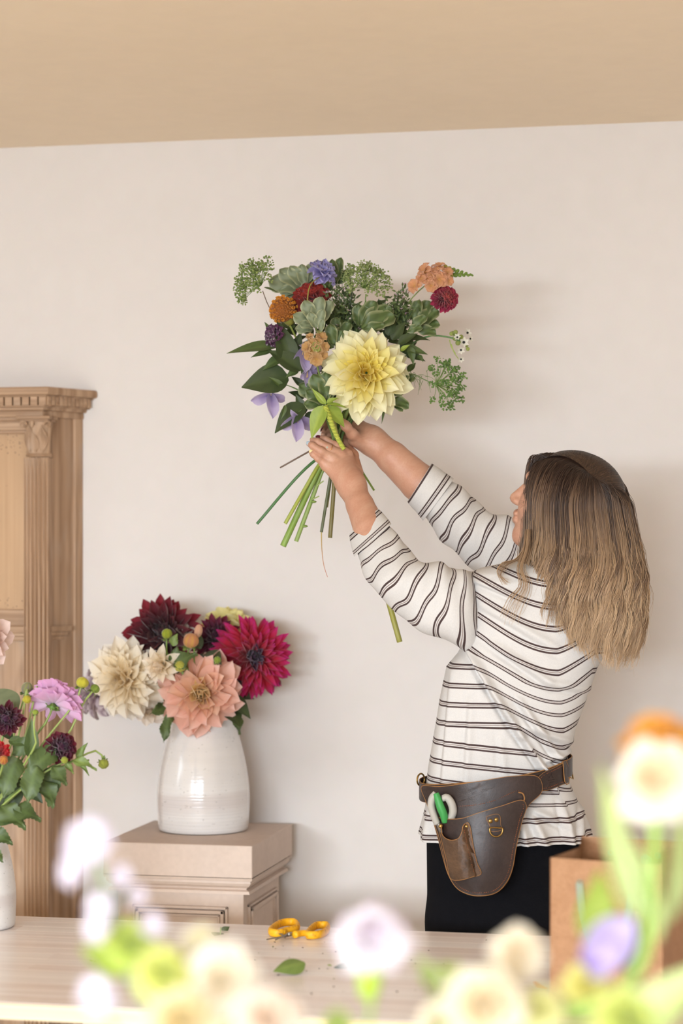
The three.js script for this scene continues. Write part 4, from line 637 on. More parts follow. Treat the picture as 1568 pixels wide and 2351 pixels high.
  // D-ring on its tab, rivets
  const tab = smooth2([[1117, 1877], [1124, 1873], [1143, 1870], [1148, 1876], [1149, 1893], [1152, 1904], [1128, 1908], [1125, 1896]], 60), dT = (x, y) => dB(x, y) - 0.004, tabP = part('ring_tab', panelGeo2(tab, dT, 0.003, 6), M.leather, t); part('raw_edge', along(tab, dT, 0.002, 0.0010), M.rawEdge, tabP);
  { const pts = []; for (let i = 0; i <= 30; i++) { const a = lerp(-0.25, Math.PI + 0.25, i / 30); pts.push([1139 + Math.cos(a) * 15, 1905 + Math.sin(a) * 16]); } part('d_ring', along(pts, dT, 0.006, 0.0018), M.brass, t); }
  const rivet = (x, y, d) => { const g = new THREE.SphereGeometry(0.0044, 16, 8, 0, TAU, 0, Math.PI / 2); g.scale(1, 0.55, 1); g.applyQuaternion(new THREE.Quaternion().setFromUnitVectors(UPV, dirC(0, 0, 1))); const c = P(x, y, d); g.translate(c.x, c.y, c.z); part('rivet', g, M.brass, t); };
  rivet(1126, 1885, dT(1126, 1885) - 0.003); rivet(1139.5, 1882, dT(1139, 1882) - 0.003); rivet(1071, 1898, dCy(1071, 1898) - 0.0026); rivet(1012, 1897, dCy(1012, 1897) - 0.0026); rivet(1203, 1850, dA(1203, 1850) - 0.010);
  // rounded strap end with its keeper and buckle
  const end = smooth2([[1226, 1803], [1231, 1791], [1246, 1776], [1272, 1763], [1300, 1752], [1306, 1792], [1286, 1803], [1256, 1814], [1238, 1814]], 80), dE = (x, y) => 4.352 - 0.127 * Math.abs(Math.sin(Math.acos(clamp((x - 1137) / 175, -0.985, 0.985)))) ** 0.62 - 0.006, endP = part('strap_end', panelGeo2(end, dE, 0.003, 6), M.leather, t); part('raw_edge', along(end, dE, 0.002, 0.0008), M.rawEdge, endP); part('stitching', stitches(inset(end, 5), dE, 0.0034, 4), M.stitch, endP);
  { const marks = []; seed(9); for (const l of [[[1262, 1786], [1266, 1776], [1270, 1786]], [[1258, 1792], [1266, 1791], [1275, 1789]], [[1262, 1797], [1268, 1796], [1272, 1795]]]) marks.push(along(l, dE, 0.0031, 0.0007, false)); part('embossed_mark', merge(marks), M.leather, endP); }
  const keep = [[1292, 1748], [1300, 1746], [1307, 1796], [1298, 1799]], kp = part('strap_keeper', panelGeo2(keep, (x, y) => dE(x, y) - 0.004, 0.003, 8), M.leather, t); part('raw_edge', along(keep, (x, y) => dE(x, y) - 0.004, 0.002, 0.0010), M.rawEdge, kp);
  { const b = new THREE.TorusGeometry(0.013, 0.0016, 6, 4); b.scale(0.7, 1.35, 1); b.rotateZ(Math.PI / 4); b.rotateY(1.2); const c = P(1309, 1775, 4.33); b.translate(c.x, c.y, c.z); part('buckle', b, M.brass, t); }
  { const b = new THREE.TorusGeometry(0.012, 0.0018, 6, 20); b.rotateY(1.1); const c = P(966, 1790, 4.36); b.translate(c.x, c.y, c.z); part('side_ring', b, M.brass, t); }
}
M.softGrey = mat({ color: 0xb9b2a8, roughness: 0.55 }); M.softGreen = mat({ color: 0x3f9a4c, roughness: 0.5 });
{
  const t = thing('garden_snips', 'grey and green handled garden snips pushed into the leather holster', 'snips', P(1008, 1885, 4.222)), d = 4.232;
  const flat = (pts, r) => { const g = tube(pts.map(([x, y, q]) => P(x, y, d + (q ?? 0))), r, r, 28, 10); return g; };
  part('handle', flat([[1002, 1822], [993, 1832], [990, 1850], [996, 1872], [1004, 1892]], (q) => 0.0078 - 0.001 * q), M.softGrey, t);
  part('handle', flat([[1016, 1833, -0.008], [1026, 1831, -0.010], [1037, 1846, -0.010], [1040, 1864, -0.008], [1034, 1880, -0.006], [1026, 1890, -0.004]], (q) => 0.0066 + 0.0016 * Math.sin(q * 3)), M.softGrey, t);
  part('grip_inlay', flat([[1001, 1821, -0.008], [1006, 1836, -0.010], [1011, 1852, -0.011], [1019, 1872, -0.010], [1022, 1888, -0.007]], (q) => 0.0055 + 0.0028 * Math.sin(q * 2.8)), M.softGreen, t);
  part('blade', flat([[1006, 1888], [1022, 1930], [1034, 1965]], 0.005), mat({ color: 0x9a9a9a, metalness: 1, roughness: 0.35 }), t);
}

// ---------------------------------------------------------------- flower parts
M.petal = phys({ vertexColors: true, roughness: 0.95, sheen: 0.25, sheenRoughness: 0.5, transmission: 0.4, thickness: 0 });
M.leaf = phys({ vertexColors: true, roughness: 0.52 });
M.stem = mat({ vertexColors: true, roughness: 0.5 });
function petalGeo({ W = 0.3, cup = 0.3, curl = 0.3, tip = 1, base = 0.35, belly = 0.5, nx = 4, ny = 6, ruffle = 0, twist = 0, color }) {   // unit length along +y, upper face +z
  return gridGeo(nx, ny, (u, v) => {
    const s = u * 2 - 1, rise = base + (1 - base) * Math.sin(clamp(v / belly, 0, 1) * Math.PI / 2), fall = v > belly ? (1 - ((v - belly) / (1 - belly)) ** (tip >= 1 ? 2.3 - (tip - 1) * 1.2 : 3.2)) : 1;
    const w = W * rise * Math.max(tip >= 1 ? 0.02 : 0.12, tip >= 1 ? Math.max(0, fall) ** 0.85 : Math.sqrt(Math.max(0, fall)));
    const b = curl * v, y = v * Math.cos(b * 0.6), z = v * Math.sin(b * 0.6), a = twist * v; let x = s * w, zz = cup * w * s * s * 1.3 + ruffle * Math.sin(s * 7 + v * 5) * v * v * 0.12;
    const xr = x * Math.cos(a) - zz * Math.sin(a); zz = x * Math.sin(a) + zz * Math.cos(a);
    return { p: v3(xr, y - Math.sin(b * 0.6) * zz * 0.5, z + zz), c: color(v, Math.abs(s)) };
  });
}
const leafCols = { dark: [0x3b4a24, 0x596b38], deep: [0x2b381c, 0x44522c], mid: [0x55692a, 0x7a8c46], bright: [0x74892a, 0x97a645], grey: [0x5f694c, 0x808868], pale: [0x8f9f58, 0xb6c084], orange: [0xcf7a2a, 0xe09a4a] };
function leafGeo({ tone = 'dark', W = 0.3, fold = 0.25, curl = 0.4, serrate = 0, blunt = false, edge = null, wave = 0 }) {
  const [a, b] = leafCols[tone].map(col), e = edge && col(edge);
  return gridGeo(6, serrate ? 18 : 10, (u, v) => {
    const s = u * 2 - 1, prof = blunt ? Math.sqrt(Math.max(0, 1 - ((v - 0.62) / (v < 0.62 ? 0.66 : 0.385)) ** 2)) : Math.sin(Math.PI * clamp(v * 0.97 + 0.015, 0, 1) ** 0.72) * (1 - 0.25 * v), w = W * (Math.max(prof, 0.03) + serrate * (Math.round(v * 18) % 2 ? 0.05 : -0.03) * (v > 0.1 && v < 0.95 ? 1 : 0) * (Math.abs(s) > 0.9 ? 1 : 0));
    const bb = -curl * v, zz = fold * w * Math.abs(s) + wave * 0.08 * Math.sin(v * 9 + s * 2) * Math.abs(s);
    let c = mixc(a, b, Math.abs(s) < 0.1 ? 0.9 : 0.25 + 0.35 * Math.abs(Math.sin(v * 22 + Math.abs(s) * 4))); if (e && Math.abs(s) > 0.85) c = mixc(c, e, 0.65);
    return { p: v3(s * w, v * Math.cos(bb * 0.6), v * Math.sin(bb * 0.6) + zz), c };
  });
}
const LEAF = {}; for (const [k, o] of Object.entries({ dark: { tone: 'dark' }, deep: { tone: 'deep', W: 0.32 }, mid: { tone: 'mid', serrate: 1, wave: 1 }, dahlia: { tone: 'dark', serrate: 1.2, W: 0.34, wave: 1.2, fold: 0.15 }, bright: { tone: 'bright', W: 0.30 }, pitto: { tone: 'grey', W: 0.25, blunt: true, edge: 0xb8b88e, wave: 1.3, fold: 0.08 }, pittoDark: { tone: 'dark', W: 0.27, blunt: true, edge: 0xa9aa80, wave: 1.4, fold: 0.1 }, lance: { tone: 'dark', W: 0.17, curl: 0.25 }, pale: { tone: 'pale', W: 0.24, curl: 0.5 }, round: { tone: 'grey', W: 0.42, blunt: true, fold: 0.1 }, flat: { tone: 'mid', W: 0.36, fold: -0.25, curl: 0.35 }, flatDark: { tone: 'deep', W: 0.3, fold: -0.5, curl: 0.5 }, flatBright: { tone: 'bright', W: 0.3 }, orange: { tone: 'orange', W: 0.34, curl: 0.3 } })) LEAF[k] = leafGeo(o);
function addAt(parent, name, geo, m, matrix) { const o = shade(new THREE.Mesh(geo, m)); o.name = name; matrix.decompose(o.position, o.quaternion, o.scale); o.position.sub(parent.position); parent.add(o); return o; }
const basis = (y, zHint) => { const Y = y.clone().normalize(), X = Y.clone().cross(zHint); if (X.lengthSq() < 1e-8) X.copy(Y).cross(v3(0.3, 0.5, 0.8)); X.normalize(); const Z = X.clone().cross(Y).normalize(); return new THREE.Matrix4().makeBasis(X, Y, Z); };
const placed = (pos, y, z, sx, sy = sx, sz = sx) => basis(y, z).setPosition(pos).multiply(new THREE.Matrix4().makeScale(sx, sy, sz));
// a leaf from one pixel and depth to another; wide: full width in metres over its usual one
function leaf(parent, kind, b, t, normal = [0, 0.3, 1], wide = 1) { const p = P(...b), q = P(...t), d = q.clone().sub(p), L = d.length(); return addAt(parent, 'leaf', LEAF[kind], M.leaf, placed(p, d, dirC(...normal), L * wide, L, L)); }
function stemGeo(points, r0, r1, c0 = 0x5d7a35, c1 = c0, seg = 18) { const a = col(c0), b = col(c1), g = tube(points, r0, r1, seg, 7), y = g.attributes.uv, n = points.length > 2 ? new THREE.CatmullRomCurve3(points).getLength() : points[0].distanceTo(points[1]); let i = 0; return paint(g, () => { const t = y.getY(i++) / n; const k = 0.5 + 0.5 * Math.sin(t * 40); return mixc(mixc(a, b, t), col(0xffffff), 0.03 * k); }); }
function bloom(o) {   // petals of a many-petalled head; o.at world centre, o.face direction
  const axis = o.face.clone().normalize(), ref = Math.abs(axis.y) < 0.9 ? UPV.clone() : v3(1, 0, 0), X = ref.clone().cross(axis).normalize(), Z = X.clone().cross(axis).normalize();
  seed(o.seed ?? 7); const bands = o.bands ?? 4, geos = [];
  for (let b = 0; b < bands; b++) { const q = bands > 1 ? b / (bands - 1) : 0; geos.push([0, 1].map((k) => petalGeo({ W: lerp(o.W, o.Win ?? o.W, q), cup: lerp(o.cup ?? 0.4, o.cupIn ?? 1.2, q) * (k ? 0.8 : 1.15), curl: lerp(o.curl ?? -0.3, o.curlIn ?? 0.8, q) * (k ? 1.2 : 0.8), tip: o.tip ?? 1, base: o.base ?? 0.35, belly: o.belly ?? 0.5, ruffle: o.ruffle ?? 0, twist: (o.twist ?? 0.15) * (k ? 1 : -1), nx: o.nx ?? 4, ny: o.ny ?? 6, color: (t, s) => o.color(q, t, s) }))); }
  for (let k = 0; k < o.N; k++) {
    const q = o.N > 1 ? k / (o.N - 1) : 0, az = k * 2.399963 + rr(-0.12, 0.12), e = q ** (o.pw ?? 0.9), tilt = lerp(o.tOut ?? 1.85, o.tIn ?? 0.25, e) + rr(-1, 1) * (o.jit ?? 0.12), len = o.R * lerp(o.lOut ?? 1, o.lIn ?? 0.45, e ** 1.9) * rr(0.90, 1.08);
    const rad = X.clone().multiplyScalar(Math.cos(az)).addScaledVector(Z, Math.sin(az)), dir = axis.clone().multiplyScalar(Math.cos(tilt)).addScaledVector(rad, Math.sin(tilt)), nrm = rad.clone().multiplyScalar(-Math.cos(tilt)).addScaledVector(axis, Math.sin(tilt));
    const pos = o.at.clone().addScaledVector(axis, o.R * (lerp(-0.06, o.dome ?? 0.14, e))).addScaledVector(rad, o.R * (o.core ?? 0.14) * (1 - e * 0.8));
    const wv = rr(0.88, 1.12), m = basis(dir, nrm).setPosition(pos).multiply(new THREE.Matrix4().makeScale(len * wv, len, len));
    addAt(o.parent, 'petal', geos[Math.min(bands - 1, Math.floor(q * bands))][k % 2], M.petal, m);
  }
}
const button = (t, at, f, r, c) => { const g = new THREE.SphereGeometry(r, 14, 10), q = at.clone().addScaledVector(f, r * 0.5); g.translate(q.x, q.y, q.z); part('flower_centre', paint(g, () => col(c)), M.petal, t); };
const two = (a, b, c, d) => { const [A, B, C, D] = [a, b, c, d].map(col); return (q, t, s) => mixc(mixc(A, B, t), mixc(C, D, t), q); };   // outer base, outer tip, inner base, inner tip
function flower(name, label, cat, group, stem, r = 0.003, c0, c1, seg = 20) { const t = thing(name, label, cat, stem[0].clone(), group); part('stem', stemGeo(stem, r, r * 0.85, c0, c1, seg), M.stem, t); return t; }
function calyx(t, at, face, R, tone = 'mid') { const a = face.clone().normalize(), ref = Math.abs(a.y) < 0.9 ? UPV.clone() : v3(1, 0, 0), X = ref.clone().cross(a).normalize(), Z = X.clone().cross(a).normalize(); for (let k = 0; k < 6; k++) { const az = k / 6 * TAU, rad = X.clone().multiplyScalar(Math.cos(az)).addScaledVector(Z, Math.sin(az)), dir = rad.clone().addScaledVector(a, -0.25); addAt(t, 'sepal', LEAF.mid, M.leaf, placed(at.clone().addScaledVector(a, -R * 0.12), dir, a.clone().negate(), R * 0.7, R * 0.45, R * 0.45)); } const g = new THREE.SphereGeometry(R * 0.2, 12, 8); const c = at.clone().addScaledVector(a, -R * 0.1); g.translate(c.x, c.y, c.z); part('calyx', paint(g, () => col(0x5f7f35)), M.stem, t); }
const via = (...l) => l.map((q) => q.isVector3 ? q : P(...q));
function bud(t, at, face, R, c0, c1, sep = 'mid', flat = 1) {   // a closed ribbed bud on its sepals
  const a = face.clone().normalize(), A = col(c0), B = col(c1), g = gridGeo(20, 10, (u, v) => { const th = u * TAU, ph = v * Math.PI, r = Math.sin(ph) * (1 + 0.07 * Math.cos(th * 7)), k = 0.5 + 0.5 * Math.cos(th * 7); return { p: v3(Math.cos(th) * r, -Math.cos(ph) * flat, Math.sin(th) * r), c: mixc(A, B, k * 0.7 + 0.3 * v) }; });
  addAt(t, 'bud', g, M.petal, placed(at, a, v3(0.3, 0.2, 0.9), R));
  const X = v3(0.2, 0.4, 0.9).cross(a).normalize(), Z = X.clone().cross(a).normalize(); for (let k = 0; k < 5; k++) { const az = k / 5 * TAU + 0.3, rad = X.clone().multiplyScalar(Math.cos(az)).addScaledVector(Z, Math.sin(az)); addAt(t, 'sepal', LEAF[sep], M.leaf, placed(at.clone().addScaledVector(a, -R * 0.85), rad.clone().addScaledVector(a, k % 2 ? 0.5 : -0.15), a, R * 1.5, R * 1.25, R * 1.25)); }
}

// ---------------------------------------------------------------- white vase on the pedestal
const glaze = (s) => { const a = fbm(5, s, 4), b = fbm(80, s + 1, 2), c = fbm(3, s + 3, 3, 9); return texture(512, 512, (u, v) => { const band = sstep(0.34, 0.30, v + (a(u, v) - 0.5) * 0.06) * sstep(0.15, 0.25, v - 0.015 * Math.sin(u * TAU)), k = (a(u, v) - 0.5) * 0.03 + (c(u, v) - 0.5) * 0.03, sp = b(u, v) > 0.84 ? -0.10 : 0; const q = [0.905 + k + sp, 0.885 + k + sp, 0.872 + k + sp]; return mix3(q, [0.84 + sp, 0.80 + sp, 0.785 + sp], band * 0.75); }); };
const throwing = (() => { const a = fbm(2, 203, 4, 20); return grey(64, 512, (u, v) => 0.5 + 0.3 * Math.sin(v * 260 + a(u, v) * 6) * sstep(0.5, 0.3, v) + (a(u, v) - 0.5) * 0.5); })();
M.glaze = phys({ map: glaze(201), roughness: 0.16, clearcoat: 0.6, clearcoatRoughness: 0.06, bumpMap: throwing, bumpScale: 0.0003 });
function vaseProfile(h, rb, rm, rt, lip = 0.006) { const p = [[0, 0], [rb - 0.006, 0], [rb - 0.001, 0.004], [rb, 0.010]]; for (let i = 1; i <= 30; i++) { const t = i / 30, r = t < 0.25 ? lerp(rb, rm, Math.sin(t / 0.25 * Math.PI / 2)) : lerp(rm, rt, ((t - 0.25) / 0.75) ** 1.75); p.push([r, 0.010 + t * (h - 0.014)]); } p.push([rt - 0.002, h], [rt - lip, h - 0.002], [rt - lip - 0.002, h - 0.02], [rm - 0.016, h * 0.45], [rb - 0.02, 0.02], [0, 0.018]); return p; }
const VS = (() => { const c = onY(467, 1905, PD.y); return v3(c.x, PD.y, c.z); })();
const vScale = VS.clone().sub(camera.position).dot(FWD) / FPX;     // metres a pixel at the vase
const VD = vScale * FPX, VH = 268 * vScale;
{
  const t = thing('ceramic_vase', 'large glossy white ceramic vase on the beige pedestal', 'vase', VS.clone());
  part('vase_body', lathe(vaseProfile(VH, 103.5 * vScale, 106.5 * vScale, 66 * vScale), VS, 72), M.glaze, t);
}
const G1 = 'dahlias in the vase on the pedestal', mouth = (dx = 0, dz = 0) => VS.clone().add(v3(dx, VH * 0.55, dz)), rim = (dx = 0, dz = 0) => VS.clone().add(v3(dx, VH + 0.005, dz));
const stemTo = (p, f, k) => [mouth(k * 0.01, 0), rim(clamp((p.x - VS.x) * 0.35, -0.045, 0.045), clamp((p.z - VS.z) * 0.3, -0.04, 0.04)), p.clone().addScaledVector(f, -0.05), p.clone().addScaledVector(f, -0.005)];
function vaseDahlia(name, label, px, py, dd, face, o) { const at = P(px, py, VD + dd), f = dirC(...face), t = flower(name, label, 'flower', G1, stemTo(at, f, o.N % 5), 0.0036, 0x6f8a3f); bloom({ parent: t, at, face: f, ...o }); calyx(t, at.clone().addScaledVector(f, -o.R * 0.05), f, o.R * 0.6); return t; }
const px2m = (p) => p * vScale;
vaseDahlia('dahlia', 'large cream dahlia leaning out beside the pink and peach one', 291, 1556, -0.03, [-0.28, 0.10, 0.93], { seed: 21, R: px2m(94), N: 92, W: 0.27, Win: 0.22, tOut: 2.1, tIn: 0.6, lIn: 0.5, cup: 0.5, cupIn: 0.8, curl: -0.4, curlIn: 0.3, tip: 1.1, jit: 0.3, twist: 0.7, color: two(0xfdecc8, 0xfef8f0, 0xfce0a4, 0xfef4e0) });
vaseDahlia('dahlia', 'dark burgundy dahlia with curling tips above the cream one', 376, 1462, 0.02, [-0.15, 0.42, 0.9], { seed: 22, R: px2m(90), N: 84, W: 0.19, tOut: 1.95, tIn: 0.25, lIn: 0.4, cup: 0.9, curl: 0.5, curlIn: 0.6, tip: 1.2, jit: 0.16, color: two(0x4a0818, 0x8c1026, 0x2c0614, 0x4a0a1c) });
vaseDahlia('dahlia', 'pale lemon dahlia at the back of the vase facing the wall', 522, 1450, 0.11, [0.05, 0.75, -0.65], { seed: 23, R: px2m(68), N: 66, W: 0.26, tOut: 1.95, tIn: 0.3, cup: 0.5, curl: -0.3, tip: 1, color: two(0xe8dc86, 0xf0e8ae, 0xe9d96a, 0xefe39a) });
vaseDahlia('dahlia', 'small maroon dahlia tucked below the pale lemon one', 494, 1468, 0.03, [0.05, 0.45, 0.9], { seed: 24, R: px2m(56), N: 66, W: 0.17, tOut: 1.8, tIn: 0.2, lIn: 0.5, cup: 1.0, curl: 0.1, tip: 1.2, color: two(0x5a0c2a, 0x7c1438, 0x38082a, 0x5a1040) });
vaseDahlia('dahlia', 'bright crimson dahlia with magenta tips on the right of the vase', 576, 1509, -0.01, [0.24, 0.10, 0.96], { seed: 25, R: px2m(94), N: 140, W: 0.13, tOut: 1.95, tIn: 0.35, lIn: 0.36, cup: 0.9, curl: -0.25, curlIn: 0.5, tip: 1.5, belly: 0.6, jit: 0.14, color: (q, t, s) => mixc(mixc(col(0xb00a30), mixc(col(0xcb0c36), col(0xc21a86), sstep(0.7, 1, t)), 0.3 + 0.7 * t), col(0x5a0a4a), sstep(0.78, 0.98, q)) }).userData.label = 'bright crimson dahlia with magenta tips beside the dark seed heads';
vaseDahlia('dahlia', 'big peach pink dahlia with yellow heart hanging over the vase rim', 461, 1590, -0.10, [0.05, -0.04, 1], { seed: 26, R: px2m(97), N: 72, W: 0.28, Win: 0.23, tOut: 1.9, tIn: 0.45, lIn: 0.42, cup: 0.6, cupIn: 0.8, curl: -0.15, curlIn: 0.4, tip: 1.0, belly: 0.55, jit: 0.28, twist: 0.6, core: 0.10, nx: 6, ny: 8, color: (q, t, s) => mixc(mixc(mixc(col(0xfdd8b4), col(0xf8c4b6), t * 0.9 + s * 0.1), col(0xfde2d8), sstep(0.8, 1, t) * 0.6), mixc(col(0xf9df7c), col(0xfbe0b0), t), sstep(0.55, 0.95, q)) });
vaseDahlia('dahlia', 'half open cream dahlia between the buds', 374, 1526, -0.15, [-0.35, -0.1, 0.95], { seed: 27, R: px2m(44), N: 38, W: 0.26, tOut: 1.3, tIn: 0.15, lIn: 0.6, cup: 0.7, curl: -0.6, tip: 1.1, color: two(0xf8e6bc, 0xfaeee0, 0xf8dfa8, 0xfae8d0) });
vaseDahlia('dahlia', 'mauve streaked dahlia behind the big cream dahlia', 222, 1592, 0.07, [-0.75, 0.05, 0.3], { seed: 28, R: px2m(58), N: 44, W: 0.3, tOut: 1.9, tIn: 0.3, cup: 0.5, curl: -0.4, tip: 0.8, ruffle: 0.5, color: (q, t, s) => mixc(mixc(col(0xecd8dc), col(0xf4e8e8), t), col(0x6a3050), (Math.sin(s * 9 + t * 4 + q * 20) > 0.35 ? 0.7 : 0.05)) });
vaseDahlia('dahlia', 'small white dahlia petals showing behind the green bud', 422, 1462, 0.01, [0.1, 0.7, 0.5], { seed: 29, R: px2m(40), N: 20, W: 0.24, tOut: 1.2, tIn: 0.3, cup: 0.5, tip: 1.1, color: two(0xe9dccb, 0xf1e7df, 0xeadbb8, 0xf0e2cf) });
vaseDahlia('dahlia', 'faded peach dahlia half hidden behind the cream dahlia petals', 345, 1625, 0.02, [-0.1, -0.3, 0.8], { seed: 30, R: px2m(42), N: 24, W: 0.3, tOut: 1.6, tIn: 0.3, cup: 0.5, tip: 1, color: two(0xf4e2cc, 0xf8ece2, 0xf2dcb8, 0xf6e8d6) });
function vaseBud(label, px, py, dd, face, rpx, c0, c1, sep, flat) { const at = P(px, py, VD + dd), f = dirC(...face), t = flower('dahlia_bud', label, 'flower bud', 'dahlia buds in the vase on the pedestal', stemTo(at, f, 1), 0.0022, 0x7d9a45); bud(t, at, f, px2m(rpx), c0, c1, sep, flat); return t; }
vaseBud('round lime green dahlia bud standing above the cream petals', 383, 1455, -0.15, [0, 1, 0.2], 11.5, 0xb9bd2f, 0x93a526);
vaseBud('lime bud half hidden behind the half open cream dahlia', 349, 1526, -0.13, [-0.7, 0.4, 0.4], 15, 0xc2c534, 0x97a52c);
vaseBud('salmon dahlia bud about to open above the peach dahlia', 438, 1471, -0.15, [0.2, 0.9, 0.3], 17, 0xe0b050, 0xd38a6a);
vaseBud('small yellowish bud under the green leaf beside the peach dahlia', 414, 1530, -0.17, [-0.2, 0.3, 0.9], 13, 0xd9cf5a, 0xb0ad3a);
vaseBud('tiny green bud tucked between peach and crimson dahlias', 499, 1515, -0.17, [0.2, 0.4, 0.9], 8, 0xa9b43c, 0x7f932c);
vaseBud('pale pink bud tip poking up beside the salmon bud', 455, 1449, -0.13, [0.2, 1, 0.1], 9, 0xe9c29a, 0xe0a48a, 'mid', 1.7);
vaseBud('dark withered seed head jutting out past the crimson dahlia', 655, 1505, 0.02, [1, 0.5, 0], 9, 0x3d2a22, 0x1f1714, 'deep');
vaseBud('dark drooping bud below the crimson dahlia', 637, 1567, 0.02, [0.8, 0.2, 0.5], 9, 0x54553a, 0x33301f, 'deep');
vaseBud('dusky purple bud between the peach and crimson dahlias', 547, 1572, -0.05, [0.3, -0.2, 0.9], 11, 0x4a2a33, 0x2a161d, 'deep');
{
  const t = thing('leafy_dahlia_stem', 'toothed dark green dahlia leaves spilling from the white vase', 'leaves', rim(), G1);
  part('stem', stemGeo([mouth(), rim(0.01, 0), P(420, 1580, VD - 0.05), P(415, 1500, VD - 0.06)], 0.0026, 0.0018, 0x6f8a3f), M.stem, t);
  const d = VD - 0.04;
  leaf(t, 'dahlia', [392, 1640, d - 0.05], [368, 1700, d - 0.075], [-0.5, 0, 0.9], 0.8); leaf(t, 'dahlia', [540, 1640, d - 0.04], [557, 1690, d - 0.03], [0.5, 0, 0.9], 0.7);
  leaf(t, 'deep', [525, 1600, d - 0.02], [578, 1640, d - 0.05], [0, 0.8, 0.6], 1); leaf(t, 'deep', [520, 1625, d], [548, 1650, d - 0.08], [0, 0.8, 0.6], 1);
  leaf(t, 'dahlia', [398, 1528, d - 0.13], [446, 1494, d - 0.14], [-0.3, 0.5, 0.8], 1.2); leaf(t, 'dahlia', [402, 1515, d - 0.11], [350, 1500, d - 0.11], [0, 0.7, 0.7], 1); leaf(t, 'mid', [395, 1482, d - 0.12], [405, 1456, d - 0.13], [0, 0.3, 1], 1.3); leaf(t, 'dahlia', [396, 1525, d - 0.12], [408, 1485, d - 0.13], [0.2, 0.3, 0.9], 1); leaf(t, 'deep', [410, 1545, d - 0.10], [385, 1500, d - 0.10], [0, 0.3, 0.9], 1);
  leaf(t, 'dahlia', [400, 1620, d], [350, 1628, d - 0.05], [0, 0.6, 0.8], 0.9); leaf(t, 'deep', [470, 1500, d - 0.02], [505, 1508, d - 0.09], [0, 0.8, 0.5], 1); leaf(t, 'dahlia', [430, 1560, d], [395, 1575, d - 0.05], [0, 0.5, 0.8], 1); leaf(t, 'deep', [460, 1490, d + 0.02], [440, 1440, d + 0.03], [0, 0.2, 1], 0.9); leaf(t, 'deep', [540, 1590, d + 0.03], [590, 1600, d + 0.05], [0, 0.5, 0.8], 0.9);
}

// ---------------------------------------------------------------- white vase on the worktable with garden flowers
const D2 = onY(-22, 2138, TY).sub(camera.position).dot(FWD) + 0.02, V2 = onY(-50, 2128, TY); V2.y = TY;
const s2 = D2 / FPX, H2 = (2132 - 1893) * s2;
{
  const t = thing('ceramic_vase', 'matt white ceramic bottle vase on the worktable beside the fireplace', 'vase', V2.clone());
  part('vase_body', lathe(vaseProfile(H2, 85 * s2, 87 * s2, 52 * s2), V2, 64), phys({ map: glaze(211), roughness: 0.35, clearcoat: 0.2, clearcoatRoughness: 0.2 }), t);
}
const G2 = 'garden flowers in the vase on the worktable', rim2 = (dx = 0, dz = 0) => V2.clone().add(v3(dx, H2 + 0.004, dz)), mouth2 = () => V2.clone().add(v3(0, H2 * 0.5, 0));
const stem2 = (p, f, mid) => [mouth2(), rim2(clamp((p.x - V2.x) * 0.2, -0.03, 0.03), clamp((p.z - V2.z) * 0.3, -0.03, 0.03)), ...(mid ? [P(...mid)] : []), p.clone().addScaledVector(f, -0.035), p.clone().addScaledVector(f, -0.004)];
function d2(name, label, cat, px, py, dd, face, o, mid) { const at = P(px, py, D2 + dd), f = dirC(...face), t = flower(name, label, cat, G2, stem2(at, f, mid), 0.0026, 0x7c9148); bloom({ parent: t, at, face: f, ...o }); calyx(t, at.clone().addScaledVector(f, -o.R * 0.05), f, o.R * 0.7); return t; }
const q2 = (p) => p * s2;
d2('dahlia', 'pink lilac dahlia seen from behind with green sepals', 'flower', 124, 1616, -0.02, [0.22, 0.62, -0.35], { seed: 41, R: q2(62), N: 120, W: 0.22, tOut: 1.95, tIn: 0.3, lIn: 0.5, cup: 0.7, curl: 0.2, tip: 0.8, belly: 0.6, color: two(0xf2d8ea, 0xe6aed8, 0xeec0e0, 0xe2a0d0) }, [75, 1700, D2 - 0.02]);
d2('dahlia', 'dark wine dahlia with purple heart beside the red zinnia', 'flower', 14, 1648, -0.05, [0.05, -0.05, 1], { seed: 42, R: q2(40), N: 86, W: 0.20, tOut: 1.75, tIn: 0.15, lIn: 0.4, cup: 1.3, curl: 0.5, curlIn: 0.9, tip: 0.8, color: two(0x5c0a20, 0x760e2c, 0x4c1048, 0x7c2a70) });
d2('dahlia', 'round wine red pompon dahlia under the pink lilac one', 'flower', 137, 1717, -0.06, [0.42, 0.25, 0.85], { seed: 43, R: q2(34), N: 84, W: 0.26, tOut: 1.95, tIn: 0.15, lIn: 0.6, cup: 1.1, curl: 0.4, tip: 0.8, color: two(0x600a20, 0x72102a, 0x3c0a34, 0x581448) }, [60, 1800, D2 - 0.03]);
d2('zinnia', 'small scarlet zinnia beside the leafy vase rim', 'flower', -2, 1726, -0.08, [0.15, 0.2, 0.95], { seed: 44, R: q2(24), N: 60, W: 0.24, tOut: 1.6, tIn: 0.3, lIn: 0.5, cup: 0.6, tip: 0.8, color: two(0xa80e12, 0xcf1a1c, 0xa80e12, 0xd8252a) });
d2('dahlia', 'pale blush dahlia high above the vase before the fireplace shelf', 'flower', -40, 1470, 0.0, [0.3, 0.0, 0.95], { seed: 45, R: q2(66), N: 40, W: 0.30, tOut: 1.85, tIn: 0.3, cup: 0.6, curl: 0.4, tip: 1, color: two(0xe9c9bd, 0xeed6cd, 0xecc4ae, 0xf0d3c4) });
function bud2(label, px, py, dd, face, rpx, c0, c1, mid, sep, flat = 0.9) { const at = P(px, py, D2 + dd), f = dirC(...face), t = flower('dahlia_bud', label, 'flower bud', 'dahlia buds in the vase on the worktable', stem2(at, f, mid), 0.0022, 0x94a552); bud(t, at, f, q2(rpx), c0, c1, sep, flat); return t; }
